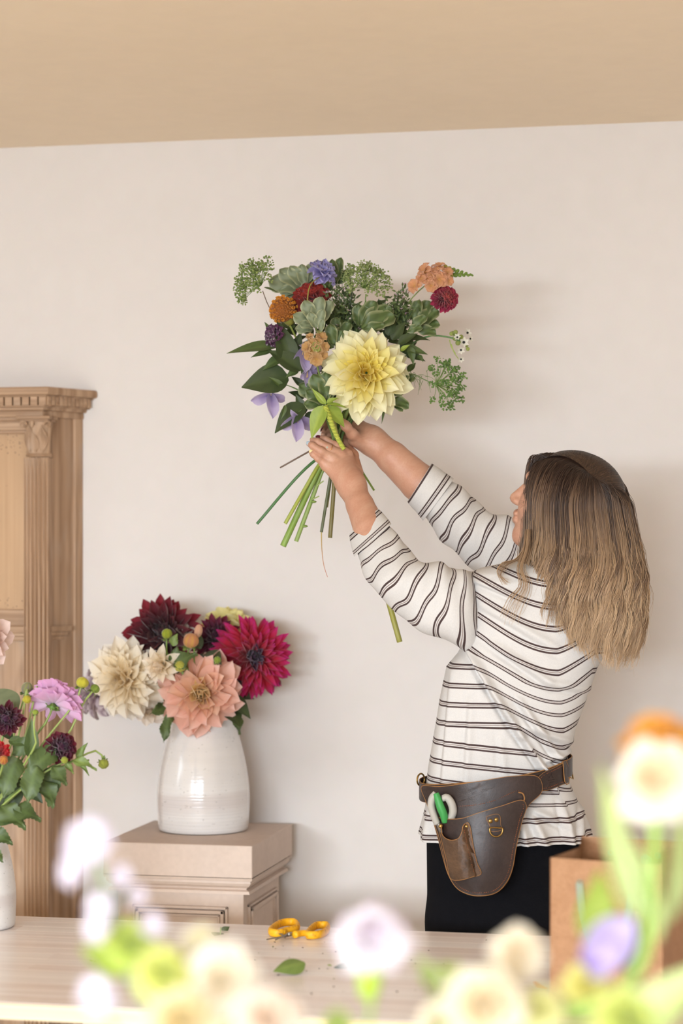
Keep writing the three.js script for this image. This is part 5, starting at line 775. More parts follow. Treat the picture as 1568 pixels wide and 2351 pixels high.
bud2('flat yellow dahlia bud on a long bare stem', 189, 1567, -0.03, [0.35, 1, 0.1], 14, 0xd8cf3c, 0xbdb52c, [100, 1705, D2 - 0.04]);
bud2('green star shaped bud seen from behind on an arching stem', 218, 1581, 0.0, [0.6, 0.75, -0.3], 11, 0x9fae3a, 0x6f8a2c, [160, 1680, D2 - 0.01]);
bud2('purple tinged bud with leafy sepals beside the pink dahlia', 62, 1580, -0.01, [0.3, 0.9, 0.2], 13, 0x8f7a7e, 0x9aa14a, [40, 1660, D2], 'dahlia', 1.1);
bud2('yellow bud just under the purple tinged bud', 62, 1606, -0.05, [0.1, -0.6, 0.7], 10, 0xd6c233, 0xb6ae2e, [45, 1680, D2 - 0.04]);
bud2('little green bud on a straight stalk before the pink dahlia', 81, 1635, -0.10, [0.1, 1, 0.1], 7, 0xa6b53c, 0x87992f, [84, 1700, D2 - 0.09]);
bud2('nodding green bud at the end of the lowest side shoot', 238, 1754, -0.03, [0.25, -0.5, 0.6], 12, 0xb0b53a, 0x8a8f34, [190, 1735, D2 - 0.03]);
bud2('small yellow green bud below the pompon dahlia', 148, 1745, -0.10, [0.2, 0.2, 0.9], 8, 0xb7b83a, 0x96a035, [100, 1775, D2 - 0.08]);
bud2('red and gold striped bud under the scarlet zinnia', 8, 1745, -0.12, [0.2, 0.5, 0.8], 10, 0xb8401f, 0xcf9a3a, null, 'mid', 1.2);
{
  const t = thing('leafy_dahlia_stem', 'broad toothed green leaves crowding the worktable vase', 'leaves', rim2(), G2);
  part('stem', stemGeo([mouth2(), rim2(0.02), P(60, 1800, D2 - 0.04), P(130, 1755, D2 - 0.05), P(205, 1745, D2 - 0.04)], 0.003, 0.0016, 0x6f8a3f), M.stem, t);
  part('stem', stemGeo([mouth2(), rim2(0.01), P(20, 1800, D2 - 0.02), P(55, 1700, D2), P(85, 1575, D2 - 0.02)], 0.003, 0.0018, 0x9aa65c), M.stem, t);
  seed(99);
  for (const [a, b, n, w, k] of [[[130, 1720], [52, 1770], [0, 0.6, 0.8], 1.1, 'dahlia'], [[110, 1765], [118, 1850], [0.3, 0.3, 0.9], 1, 'dahlia'], [[85, 1760], [55, 1840], [-0.2, 0.4, 0.9], 1.1, 'dahlia'], [[120, 1760], [158, 1800], [0.2, 0.5, 0.8], 1.1, 'dahlia'], [[40, 1740], [-5, 1830], [-0.2, 0.6, 0.8], 1.1, 'dahlia'], [[30, 1855], [98, 1874], [0.1, 0.7, 0.7], 1.1, 'dahlia'], [[0, 1850], [60, 1895], [0, 0.6, 0.8], 1, 'dahlia'], [[-20, 1880], [32, 1885], [0, 0.4, 0.9], 1.1, 'dark'], [[70, 1740], [76, 1655], [0.3, 0, 0.9], 0.7, 'dark'], [[20, 1700], [68, 1705], [0, 0.6, 0.8], 1, 'dark'], [[30, 1730], [75, 1690], [0.2, 0.3, 0.9], 0.9, 'dahlia'], [[100, 1790], [128, 1848], [0.5, 0.2, 0.9], 1, 'dahlia'], [[-20, 1910], [28, 1932], [0.1, 0.5, 0.9], 1.1, 'dahlia'], [[-30, 1950], [2, 1970], [0.1, 0.4, 0.9], 1.2, 'dahlia'], [[165, 1745], [222, 1758], [0, 0.7, 0.7], 0.7, 'mid'], [[175, 1740], [198, 1708], [0.2, 0.3, 0.9], 0.7, 'mid'], [[150, 1750], [170, 1775], [0, 0.5, 0.8], 0.8, 'mid'], [[180, 1745], [205, 1778], [0, 0.5, 0.8], 0.5, 'mid'], [[140, 1735], [138, 1700], [0.3, 0.2, 0.9], 0.8, 'mid'], [[-30, 1600], [40, 1625], [0.2, 0.7, 0.6], 1.5, 'round'], [[10, 1760], [-20, 1700], [0, 0.4, 0.9], 1.1, 'deep'], [[40, 1800], [20, 1870], [0, 0.3, 0.9], 1, 'deep'], [[60, 1800], [95, 1840], [0, 0.3, 0.9], 1, 'deep'], [[0, 1780], [60, 1800], [0, 0.6, 0.8], 1.1, 'deep'], [[30, 1690], [0, 1680], [0, 0.5, 0.8], 1.2, 'deep'], [[-10, 1800], [-20, 1880], [0, 0.2, 1], 1.1, 'deep']]) { const z = k === 'deep' ? 0.0 : rr(-0.09, -0.02); leaf(t, k, [...a, D2 + z], [...b, D2 + z - rr(0, 0.03)], n, w); }
}

// ---------------------------------------------------------------- the hand-held bouquet
const DB = 4.565, G3 = 'flowers in the bouquet held up by the florist';
const bind = (dx = 0, dy = 0, dd = 0) => P(776 + dx, 1006 + dy, DB + dd);
const k3 = DB / FPX;                                                  // metres a pixel in the bouquet
// lower ends of the cut stems: pixel, depth, radius, colours
const CUT = { a: [590, 1203, 0, 0.0060, 0x3f6a35, 0x4f7a3c], b: [650, 1254, -0.02, 0.0068, 0x7d9a3c, 0x6d8038], c: [655, 1202, -0.03, 0.0040, 0x9aa33c, 0x8a963a], d: [680, 1243, -0.01, 0.0048, 0x8aa052, 0x7d9248], e: [738, 1222, 0.01, 0.0034, 0x565a38, 0x5d6038], f: [758, 1235, 0.0, 0.0046, 0x6b5f26, 0x7a6b2a], g: [751, 1165, 0.02, 0.0024, 0x8c8a3c, 0x8c8a3c], h: [859, 1126, 0.01, 0.0032, 0x7d9a35, 0x6d8a32], i: [643, 1074, 0.01, 0.0022, 0x5f4632, 0x6a4e38], j: [918, 1474, 0.0, 0.0062, 0x97913c, 0x8d8a3a], k: [826, 1092, 0.02, 0.0012, 0x7a5a40, 0x7a5a40] };
function cutStem(key, dx = 0, dd = 0, up = []) { const c = CUT[key]; return [P(c[0], c[1], DB + c[2]), P(lerp(c[0], 776, 0.55) , lerp(c[1], 1006, 0.6), DB + c[2] * 0.5), bind(dx, 0, dd), ...via(...up)]; }
function held(name, label, cat, key, dx, dd, up, r) { const c = CUT[key] ?? [776, 1012, 0, r ?? 0.002, 0x5d7a35, 0x5d7a35]; const st = CUT[key] ? cutStem(key, dx, dd, up) : [bind(dx, 30, dd), bind(dx, 0, dd), ...via(...up)]; const t = thing(name, label, cat, st[0].clone(), G3); const cur = new THREE.CatmullRomCurve3(st); part('stem', stemGeo(cur.getPoints(30), (q) => (r ?? c[3]) * (1 - 0.45 * sstep(0.35, 0.7, q)), 0, c[4], c[5], 40), M.stem, t); return t; }
const at3 = (px, py, dd) => P(px, py, DB + dd);
// --- big lemon dahlia
{ const f = dirC(0.08, 0.05, 1), c = at3(840, 858, -0.075), t = held('dahlia', 'huge pale yellow dahlia facing out of the held bouquet', 'flower', 'b', -4, -0.01, [[800, 940, DB - 0.03], [836, 870, DB - 0.04]]);
  bloom({ parent: t, at: c, face: f, seed: 61, R: 98 * k3, N: 104, W: 0.23, Win: 0.19, tOut: 1.85, tIn: 0.55, lIn: 0.44, cup: 0.5, cupIn: 0.6, curl: -0.2, curlIn: 0.3, tip: 1.1, belly: 0.55, jit: 0.26, twist: 0.4, nx: 6, ny: 8, color: (q, a, s) => mixc(mixc(col(0xf8e23c), col(0xfbf6d2), sstep(0.1, 0.9, a)), mixc(col(0xf7d71e), col(0xf9ee84), a), sstep(0.3, 0.95, q)) }); calyx(t, c, f, 45 * k3);
  leaf(t, 'lance', [880, 930, DB - 0.05], [880, 972, DB - 0.06], [0.6, 0, 0.8], 0.6); }
// --- ball dahlias
{ const f = dirC(-0.35, 0.65, 0.55), c = at3(713, 690, 0.0), t = held('dahlia', 'brick red dahlia behind the orange bloom in the held bouquet', 'flower', 'f', -6, 0.01, [[750, 850, DB], [722, 740, DB]]); bloom({ parent: t, at: c, face: f, seed: 62, R: 44 * k3, N: 130, W: 0.2, tOut: 2.0, tIn: 0.1, lIn: 0.5, cup: 1.2, curl: 0.2, tip: 0.9, color: two(0x7d160f, 0xa82a1c, 0x8f1d14, 0xb83624) }); calyx(t, c, f, 30 * k3); }
{ const f = dirC(0.35, 0.15, 0.85), c = at3(1020, 686, 0.0), t = held('dahlia', 'small crimson pompon dahlia under the peach snapdragon', 'flower', 'k', 6, 0.01, [[850, 860, DB + 0.02], [940, 760, DB + 0.02], [1000, 695, DB + 0.01]], 0.0016); bloom({ parent: t, at: c, face: f, seed: 63, R: 30 * k3, N: 130, W: 0.22, tOut: 2.15, tIn: 0.1, lIn: 0.6, cup: 1.4, curl: 0.3, tip: 0.8, color: two(0x9c1740, 0xb82a58, 0xb83a3c, 0xc65a4a) }); calyx(t, c, f, 22 * k3); }
// --- orange cockscomb: a dome of curled tubes
{ const f = dirC(-0.25, 0.55, 0.75), c = at3(650, 712, -0.02), t = held('celosia', 'bright orange crested bloom beside the brick red dahlia', 'flower', 'c', -10, 0, [[740, 900, DB - 0.01], [672, 760, DB - 0.01], [656, 728, DB - 0.02]]); seed(64);
  const cup = gridGeo(9, 4, (u, v) => { const r = 0.55 + 0.45 * Math.sin(v * 1.9), a = u * TAU; return { p: v3(Math.cos(a) * r, v * 1.3, Math.sin(a) * r), c: mixc(col(0xb06a12), col(0xe69a22), v) }; }); const X = dirC(1, 0.2, 0.3), Z = X.clone().cross(f).normalize();
  for (let k = 0; k < 74; k++) { const q = (k + 0.5) / 74, th = Math.acos(1 - q * 1.25), az = k * 2.4, d = f.clone().multiplyScalar(Math.cos(th)).addScaledVector(X, Math.sin(th) * Math.cos(az)).addScaledVector(Z, Math.sin(th) * Math.sin(az)); addAt(t, 'floret', cup, M.petal, placed(c.clone().addScaledVector(d, 29 * k3 * rr(0.85, 1.02)), d, UPV, rr(3.2, 4.8) * k3)); }
  const g = new THREE.SphereGeometry(28 * k3, 16, 12); g.translate(c.x, c.y, c.z); part('crest', paint(g, () => col(0xa86212)), M.petal, t); const cone = tube([c.clone(), P(668, 745, DB - 0.01)], 24 * k3, 8 * k3, 6, 12); part('crest_base', paint(cone, () => col(0x8f8a3c)), M.stem, t); }
// --- lavender scabious
{ const f = dirC(0.35, 0.55, 0.45), c = at3(740, 626, -0.02), t = held('scabiosa', 'lavender blue pincushion flower at the top of the held bouquet', 'flower', 'g', 0, -0.03, [[730, 850, DB - 0.05], [706, 700, DB - 0.07], [712, 655, DB - 0.06], [733, 636, DB - 0.035]], 0.0022); bloom({ parent: t, at: c, face: f, seed: 65, R: 34 * k3, N: 46, W: 0.34, Win: 0.24, tOut: 1.7, tIn: 0.3, lIn: 0.4, cup: 0.4, tip: 0.7, ruffle: 1.2, color: two(0x8d80c0, 0xada4dc, 0x9d92d0, 0xc2bae6) }); calyx(t, c, f, 18 * k3); }
// --- plum carnation
{ const f = dirC(-0.75, 0.1, 0.6), c = at3(634, 772, -0.03), t = held('carnation', 'ruffled plum purple carnation below the orange bloom', 'flower', null, -8, -0.01, [[720, 900, DB - 0.02], [665, 800, DB - 0.03], [645, 778, DB - 0.03]], 0.0022); bloom({ parent: t, at: c, face: f, seed: 66, R: 27 * k3, N: 50, W: 0.34, tOut: 1.4, tIn: 0.2, lIn: 0.8, cup: 0.5, tip: 0.7, ruffle: 2, color: two(0x3a0f2c, 0x5a1c48, 0x4a1438, 0x7a4a74) }); calyx(t, c, f, 16 * k3); }
// --- snapdragon and stock spikes
const floretGeo = (c0, c1, c2, s) => { seed(s); const bits = []; for (let k = 0; k < 7; k++) { const az = k / 7 * TAU + rr(-0.2, 0.2), t = rr(0.7, 1.25), g = petalGeo({ W: 0.42, cup: 0.4, curl: -0.5, tip: 0.7, ruffle: 1.6, color: (v, q) => mixc(mixc(col(c0), col(c1), v), col(c2), q * 0.35) }), m = basis(v3(Math.sin(t) * Math.cos(az), Math.cos(t), Math.sin(t) * Math.sin(az)), v3(-Math.cos(t) * Math.cos(az), Math.sin(t), -Math.cos(t) * Math.sin(az))); g.applyMatrix4(m); bits.push(g); } const g = tube([v3(0, -0.55, 0), v3(0, 0.1, 0)], 0.16, 0.26, 4, 8); paint(g, () => col(c0)); bits.push(g); return merge(bits); };
const peach = floretGeo(0xd9a25a, 0xe5b08a, 0xe09a80, 1), stock = floretGeo(0xc99a4c, 0xd9b47c, 0xcf9a70, 2), limeF = floretGeo(0x98a846, 0xbfc26a, 0xa9b055, 3);
{ const t = held('snapdragon', 'peach snapdragon spike with green tip leaning out of the held bouquet', 'flower', 'd', 8, 0.01, [[850, 850, DB + 0.01], [920, 720, DB], [965, 665, DB], [1020, 630, DB], [1086, 632, DB]], 0.0024);
  for (const [x, y, r, d] of [[976, 622, 21, [-0.6, 0.6, 0.5]], [1007, 614, 18, [0, 0.9, 0.4]], [1008, 642, 22, [0.2, -0.1, 0.95]], [953, 657, 19, [-0.5, 0.2, 0.8]], [990, 655, 17, [-0.2, -0.4, 0.9]], [968, 640, 15, [-0.2, 0.2, 0.9]], [1027, 626, 15, [0.3, 0.5, 0.8]], [1030, 645, 13, [0.4, -0.3, 0.8]], [992, 632, 15, [0, 0.2, 1]], [982, 642, 14, [-0.2, 0, 1]], [1000, 624, 14, [0, 0.5, 0.9]]]) addAt(t, 'floret', peach, M.petal, placed(at3(x, y, -0.025), dirC(...d), v3(0, 0, 1), r * k3));
  for (let k = 0; k < 14; k++) { const q = k / 13, x = lerp(1020, 1084, q), y = lerp(622, 632, q) + (k % 2 ? 9 : -7) * (1 - q), g = new THREE.SphereGeometry(1, 10, 8); addAt(t, 'bud', paint(g, () => col(k < 4 ? 0xb9b04c : 0x7f9a3a)), M.petal, placed(at3(x, y, -0.01), dirC(0.7, k % 2 ? -0.5 : 0.6, 0.2), v3(0, 0, 1), lerp(8, 3.2, q) * k3 * 0.8, lerp(8, 3.2, q) * k3 * 1.1)); } }
{ const t = held('stock_flower', 'peach and lime stock bloom beside the big yellow dahlia', 'flower', null, -2, -0.03, [[745, 900, DB - 0.05], [728, 835, DB - 0.07], [722, 780, DB - 0.075]], 0.0028);
  for (const [x, y, r, d, g] of [[706, 797, 15, [-0.6, 0.2, 0.8], stock], [737, 775, 16, [0.3, 0.6, 0.7], stock], [727, 824, 18, [0, -0.3, 0.95], stock], [727, 797, 14, [0.1, 0.1, 1], limeF], [712, 774, 11, [-0.3, 0.7, 0.6], stock], [744, 797, 14, [0.6, 0.1, 0.8], stock], [710, 815, 14, [-0.5, -0.3, 0.8], stock], [742, 815, 12, [0.5, -0.3, 0.8], stock], [733, 765, 9, [0.1, 0.9, 0.4], limeF], [718, 788, 13, [-0.2, 0.3, 0.9], stock], [716, 806, 13, [-0.1, 0, 1], stock], [736, 806, 13, [0.2, 0, 1], stock], [730, 784, 12, [0.1, 0.4, 0.9], stock]]) addAt(t, 'floret', g, M.petal, placed(at3(x, y, -0.085), dirC(...d), v3(0, 0, 1), r * k3)); }
// --- green umbels
function umbel(t, base, dir, R, n, loose, c0, c1, seedN) {
  seed(seedN); const a = dir.clone().normalize(), X = v3(0.3, 0.2, 0.9).cross(a).normalize(), Z = X.clone().cross(a), rays = [], fl = [], dot = new THREE.IcosahedronGeometry(1, 0); dot.deleteAttribute('uv');
  for (let k = 0; k < n; k++) { const q = (k + 0.5) / n, th = Math.acos(1 - q * 0.85), az = k * 2.4 + rr(-0.2, 0.2), d = a.clone().multiplyScalar(Math.cos(th)).addScaledVector(X, Math.sin(th) * Math.cos(az)).addScaledVector(Z, Math.sin(th) * Math.sin(az)), e = base.clone().addScaledVector(d, R * rr(0.85, 1.12));
    rays.push(paint(tube([base.clone(), base.clone().lerp(e, 0.5).addScaledVector(a, R * 0.05), e], 0.0007, 0.0005, 4, 4), () => col(0x7d9a4a)));
    for (let j = 0; j < 20; j++) { const o = v3(rr(-1, 1), rr(-1, 1), rr(-1, 1)).multiplyScalar(R * loose).addScaledVector(d, R * 0.12 * rr(0, 1)), g = dot.clone(), s = rr(0.0014, 0.0027); g.scale(s, s * rr(0.6, 1.2), s); g.translate(e.x + o.x, e.y + o.y, e.z + o.z); const c = mixc(col(c0), col(c1), rnd()); fl.push(paint(g, () => c)); } }
  part('rays', merge(rays), M.stem, t).userData.kind = 'stuff'; part('florets', merge(fl), M.petal, t).userData.kind = 'stuff';
}
{ const b = at3(600, 655, 0), t = held('queen_anne_lace', 'green lacy umbel leaning past the orange bloom', 'flower', 'i', -6, 0.02, [[700, 820, DB + 0.03], [618, 705, DB + 0.01], [603, 668, DB]], 0.0018); umbel(t, b, dirC(-0.75, 0.6, 0.35), 52 * k3, 38, 0.17, 0x768f3e, 0xa6b566, 71); leaf(t, 'lance', [606, 660, DB], [640, 668, DB], [0, 0.8, 0.5], 1.0); }
{ const b = at3(838, 662, 0.01), t = held('queen_anne_lace', 'green lacy umbel standing highest above the yellow dahlia', 'flower', 'h', 6, 0.02, [[815, 860, DB + 0.02], [836, 720, DB + 0.01], [840, 675, DB + 0.01]], 0.0022); umbel(t, b, dirC(0.1, 0.85, 0.5), 52 * k3, 42, 0.18, 0x84994a, 0xb2bd78, 72); }
{ const b = at3(1000, 883, 0), t = held('queen_anne_lace', 'open green umbel with feathery leaves beside the yellow dahlia', 'flower', null, 6, 0.01, [[850, 900, DB + 0.02], [940, 858, DB], [975, 872, DB], [998, 882, DB]], 0.0018); umbel(t, b, dirC(0.85, 0.1, 0.4), 58 * k3, 34, 0.13, 0x5f8a35, 0x86a64e, 73);
  const bits = []; seed(74); for (let k = 0; k < 22; k++) { const p = at3(rr(930, 985), rr(850, 880), rr(-0.02, 0.02)), q = p.clone().add(v3(rr(-0.01, 0.03), rr(-0.04, 0.02), rr(-0.01, 0.01))); bits.push(paint(tube([p, p.clone().lerp(q, 0.5).add(v3(0, 0.004, 0)), q], 0.0006, 0.0003, 4, 3), () => col(0x66853c))); } part('feathery_leaf', merge(bits), M.stem, t); }
// --- star of Bethlehem: white stars with black eyes
{ const t = held('star_of_bethlehem', 'small cluster of white star flowers with black eyes on a bent stem', 'flower', 'a', 4, 0.02, [[860, 880, DB + 0.04], [930, 800, DB + 0.02], [984, 772, DB], [1030, 774, DB], [1056, 782, DB]], 0.0032); seed(75);
  const star = (() => { const bits = []; for (let k = 0; k < 6; k++) { const az = k / 6 * TAU, g = petalGeo({ W: 0.26, cup: 0.3, curl: 0.3, tip: 1, nx: 2, ny: 4, color: () => col(0xefebdd) }); g.applyMatrix4(basis(v3(Math.sin(1.25) * Math.cos(az), Math.cos(1.25), Math.sin(1.25) * Math.sin(az)), v3(0, 1, 0))); bits.push(g); } const e = new THREE.SphereGeometry(0.24, 10, 8); e.translate(0, 0.16, 0); bits.push(paint(e, () => col(0x14140f))); return merge(bits); })();
  for (const [x, y, d, r] of [[1072, 765, [0.6, 0.4, 0.6], 12], [1064, 786, [0.3, 0, 0.95], 14], [1058, 803, [0.1, -0.4, 0.9], 11], [1058, 824, [0.2, -0.5, 0.8], 9], [1078, 778, [0.8, 0.1, 0.5], 10], [1050, 775, [-0.2, 0.3, 0.9], 10]]) addAt(t, 'star_floret', star, M.petal, placed(at3(x, y, -0.015), dirC(...d), v3(0, 0, 1), r * k3));
  for (let k = 0; k < 13; k++) { const g = new THREE.SphereGeometry(1, 10, 8); addAt(t, 'bud', paint(g, () => col(k % 3 ? 0xaab45c : 0x8fa046)), M.petal, placed(at3(rr(1034, 1078), rr(760, 804), rr(-0.01, 0.015)), dirC(0.3, 0.7, 0.4), v3(0, 0, 1), rr(4, 6.5) * k3)); }
  for (const y of [[1032, 780, 1046, 812], [1036, 790, 1054, 826]]) part('pedicel', stemGeo([at3(y[0], y[1], 0), at3((y[0] + y[2]) / 2 - 3, (y[1] + y[3]) / 2, 0), at3(y[2], y[3], 0)], 0.0011, 0.0009, 0x9aa84c), M.stem, t); }
// --- nodding lilac clematis
function clematis(label, px, py, dd, petals, up) { const t = held('clematis', label, 'flower', null, -6, -0.01, up, 0.0014), c = at3(px, py, dd);
  const g = petalGeo({ W: 0.22, cup: 0.6, curl: -0.9, tip: 1, belly: 0.6, nx: 4, ny: 8, twist: 0.5, ruffle: 0.4, color: (v, s) => mixc(mixc(col(0x6a5590), col(0xb4a0cc), v), col(0xd6c8e4), s * 0.5 + (v > 0.6 ? 0.2 : 0)) });
  for (const [tx, ty, td] of petals) { const e = at3(tx, ty, dd + td), d = e.clone().sub(c), L = d.length() * 1.08; addAt(t, 'petal', g, M.petal, placed(c, d, dirC(0, -0.2, 1), L * 1.15, L, L)); }
  const bits = []; seed(px); for (let k = 0; k < 16; k++) { const q = c.clone().add(v3(rr(-0.006, 0.006), rr(-0.022, -0.012), rr(-0.002, 0.008))); bits.push(paint(tube([c, q], 0.0012, 0.0008, 2, 4), () => col(0xc9a878))); } part('stamens', merge(bits), M.stem, t); }
clematis('lilac clematis bloom hanging below the large dark leaf', 622, 905, -0.02, [[579, 922, -0.01], [624, 944, -0.03], [654, 924, 0], [600, 915, 0.02]], [[720, 920, DB], [660, 885, DB - 0.01], [630, 890, DB - 0.02]]);
clematis('lilac clematis bloom hanging just above the hands', 681, 955, -0.04, [[647, 984, -0.01], [680, 998, -0.03], [721, 990, 0], [674, 950, -0.02]], [[740, 945, DB - 0.02], [705, 935, DB - 0.03], [686, 945, DB - 0.04]]);
clematis('lilac clematis half hidden behind the peach stock bloom', 697, 800, -0.045, [[690, 782, 0.01], [676, 835, -0.01], [715, 850, -0.01], [700, 845, -0.02]], [[745, 930, DB], [710, 860, DB - 0.03], [700, 820, DB - 0.04]]);
clematis('pale lilac clematis in the dark leaves under the stock bloom', 706, 848, -0.03, [[690, 872, 0], [728, 862, 0], [705, 880, -0.02], [742, 846, 0]], [[750, 930, DB], [720, 870, DB - 0.03]]);
// --- green amaranth tassel hanging in front of the hands
{ const t = held('amaranth', 'hanging lime green amaranth tassel crossing the stems', 'flower', null, -12, -0.04, [[748, 960, DB - 0.07], [744, 935, DB - 0.075], [748, 930, DB - 0.08]], 0.0016); const pts = via([747, 932, DB - 0.085], [756, 958, DB - 0.09], [768, 990, DB - 0.095], [780, 1015, DB - 0.10], [790, 1032, DB - 0.10]); const g = tube(pts, (q) => 0.0056 * (0.55 + 0.45 * Math.sin(clamp(q * 1.25 + 0.25, 0, 1) * Math.PI * 0.62 + 0.5)) * (1 + 0.16 * Math.sin(q * 190)), 0, 150, 10); part('tassel', paint(g, (p) => mixc(col(0xbcc050), col(0xa0a840), 0.5 + 0.5 * Math.sin(p.y * 900))), M.stem, t); }
// --- foliage sprigs
function sprig(name, label, up, leaves, r = 0.0018, tone = 0x56703a) { const t = held(name, label, 'foliage sprig', null, (leaves[0][1][0] - 776) * 0.05, 0.0, up, r); for (const [k, b, e, n, w] of leaves) leaf(t, k, [b[0], b[1], DB + (b[2] ?? 0)], [e[0], e[1], DB + (e[2] ?? 0)], n, w); return t; }
const pit = (list, kind = 'pitto') => list.map(([x0, y0, x1, y1, z = 0, w = 1.15]) => [kind, [x0, y0, z], [x1, y1, z - 0.015], [0, 0.35, 1], w]);
sprig('pittosporum_sprig', 'variegated leafy sprig spreading above the orange bloom', [[745, 850, DB + 0.03], [705, 720, DB + 0.04], [695, 665, DB + 0.03]], pit([[695, 665, 618, 638, 0.02], [695, 662, 645, 615, 0.02], [697, 658, 668, 610, 0.02], [698, 655, 692, 608, 0.02], [695, 668, 640, 662, 0.02, 0.9], [700, 650, 716, 605, 0.03], [690, 672, 655, 672, 0.03]]));
sprig('pittosporum_sprig', 'grey green rosette of leaves in the middle of the bouquet', [[755, 900, DB - 0.03], [735, 790, DB - 0.06], [722, 742, DB - 0.07]], pit([[722, 745, 676, 720, -0.07], [722, 740, 700, 690, -0.07], [724, 738, 735, 682, -0.07], [728, 742, 758, 690, -0.065], [720, 750, 690, 740, -0.08], [726, 752, 712, 718, -0.09], [728, 750, 740, 712, -0.09], [718, 755, 680, 752, -0.07], [735, 760, 740, 735, -0.09]]));
sprig('pittosporum_sprig', 'broad cream edged leaves sweeping out above the yellow dahlia', [[800, 880, DB], [825, 780, DB - 0.02], [840, 750, DB - 0.03]], pit([[830, 752, 902, 718, -0.04], [832, 748, 896, 702, -0.03], [828, 745, 858, 690, -0.02], [826, 748, 822, 700, -0.01], [835, 756, 880, 742, -0.05, 0.9]], 'pittoDark'));
sprig('pittosporum_sprig', 'cream edged leaves under the crimson pompon dahlia', [[850, 880, DB + 0.01], [930, 770, DB], [965, 735, DB]], pit([[960, 750, 1006, 738, 0.0], [955, 745, 1002, 708, 0], [950, 740, 985, 690, 0.01], [948, 735, 960, 690, 0], [958, 755, 1000, 760, -0.01], [945, 750, 975, 725, -0.03], [935, 760, 965, 748, -0.03]], 'pittoDark'));
sprig('pittosporum_sprig', 'small upright leaves behind the lavender pincushion flower', [[770, 850, DB + 0.05], [772, 700, DB + 0.05], [772, 640, DB + 0.04]], pit([[770, 650, 762, 596, 0.04, 0.8], [772, 645, 780, 592, 0.04, 0.8], [768, 655, 740, 605, 0.05], [775, 650, 800, 620, 0.05], [765, 660, 708, 630, 0.04], [766, 655, 720, 600, 0.05]], 'pittoDark'));
sprig('pittosporum_sprig', 'wavy cream edged leaves below the peach stock bloom', [[765, 960, DB - 0.03], [745, 915, DB - 0.05]], pit([[745, 925, 706, 895, -0.05], [742, 915, 720, 860, -0.06], [748, 915, 748, 855, -0.06], [740, 928, 700, 925, -0.05], [750, 920, 762, 880, -0.05], [738, 920, 690, 880, -0.03], [750, 900, 775, 850, -0.03], [745, 900, 765, 835, -0.02]], 'pittoDark'));
sprig('pittosporum_sprig', 'cream edged leaves poking out below the yellow dahlia', [[810, 950, DB], [880, 910, DB - 0.02], [905, 900, DB - 0.02]], pit([[900, 905, 940, 880, -0.03], [900, 915, 938, 930, -0.03], [895, 900, 930, 850, -0.02], [900, 920, 925, 938, -0.02], [910, 880, 948, 862, -0.01]], 'pittoDark'));
sprig('pittosporum_sprig', 'leaf cluster between the stock bloom and yellow dahlia', [[775, 900, DB - 0.02], [770, 800, DB - 0.05]], pit([[765, 790, 758, 745, -0.06], [770, 795, 782, 760, -0.05], [762, 800, 745, 765, -0.05], [775, 780, 800, 740, -0.02], [770, 770, 770, 730, -0.02]], 'pittoDark'));
sprig('ruscus_sprig', 'long pointed dark leaves stretching out past the plum carnation', [[740, 920, DB - 0.02], [690, 850, DB - 0.03], [645, 810, DB - 0.03]], [['lance', [640, 795, -0.03], [519, 797, -0.04], [0, 0.75, 0.65], 1.1], ['lance', [625, 805, -0.03], [575, 815, -0.04], [0, 0.7, 0.7], 1.3], ['deep', [665, 845, -0.04], [645, 730, -0.05], [0.35, 0, 0.95], 0.8], ['deep', [690, 850, -0.05], [620, 795, -0.06], [-0.1, 0.6, 0.8], 0.95], ['dark', [650, 820, -0.02], [602, 842, -0.04], [0, 0.6, 0.8], 0.9], ['deep', [670, 830, -0.02], [690, 760, -0.03], [0, 0.2, 1], 0.8], ['dark', [685, 850, -0.03], [655, 862, -0.04], [0, 0.6, 0.8], 1.1], ['dark', [640, 790, 0], [608, 735, 0], [0, 0.3, 0.9], 0.6]]);
sprig('clematis_vine', 'glossy dark clematis leaves drooping on the outside of the bouquet', [[735, 940, DB - 0.02], [690, 900, DB - 0.03], [650, 880, DB - 0.03]], [['deep', [662, 868, -0.03], [554, 876, -0.05], [0, 0.45, 0.9], 1.25], ['dark', [650, 890, -0.04], [620, 862, -0.05], [0, 0.5, 0.8], 0.7], ['deep', [700, 930, -0.03], [624, 982, -0.05], [-0.2, 0.6, 0.8], 1.1], ['deep', [700, 950, -0.02], [680, 905, -0.03], [0, 0.2, 1], 0.9], ['deep', [715, 945, -0.02], [700, 985, -0.03], [0, 0.2, 1], 0.9], ['dark', [655, 930, -0.05], [648, 962, -0.06], [0.5, 0.2, 0.9], 0.6]], 0.0014, 0x3a2f2a);
sprig('leafy_amaranth_stem', 'bright green leaves fanning out just above the hands', [[760, 975, DB - 0.06], [748, 935, DB - 0.08]], [['bright', [745, 932, -0.085], [707, 1003, -0.09], [-0.35, 0.3, 0.9], 0.95], ['bright', [752, 935, -0.085], [797, 976, -0.085], [0.4, 0.35, 0.85], 1.1], ['bright', [750, 930, -0.085], [800, 928, -0.09], [0, 0.85, 0.5], 0.6], ['bright', [748, 928, -0.08], [716, 893, -0.09], [-0.3, 0.2, 0.9], 0.6], ['bright', [750, 925, -0.08], [775, 910, -0.085], [0.2, 0.6, 0.8], 0.8], ['bright', [748, 940, -0.075], [730, 975, -0.075], [-0.3, 0.3, 0.9], 0.9]], 0.002, 0x7d9a35);
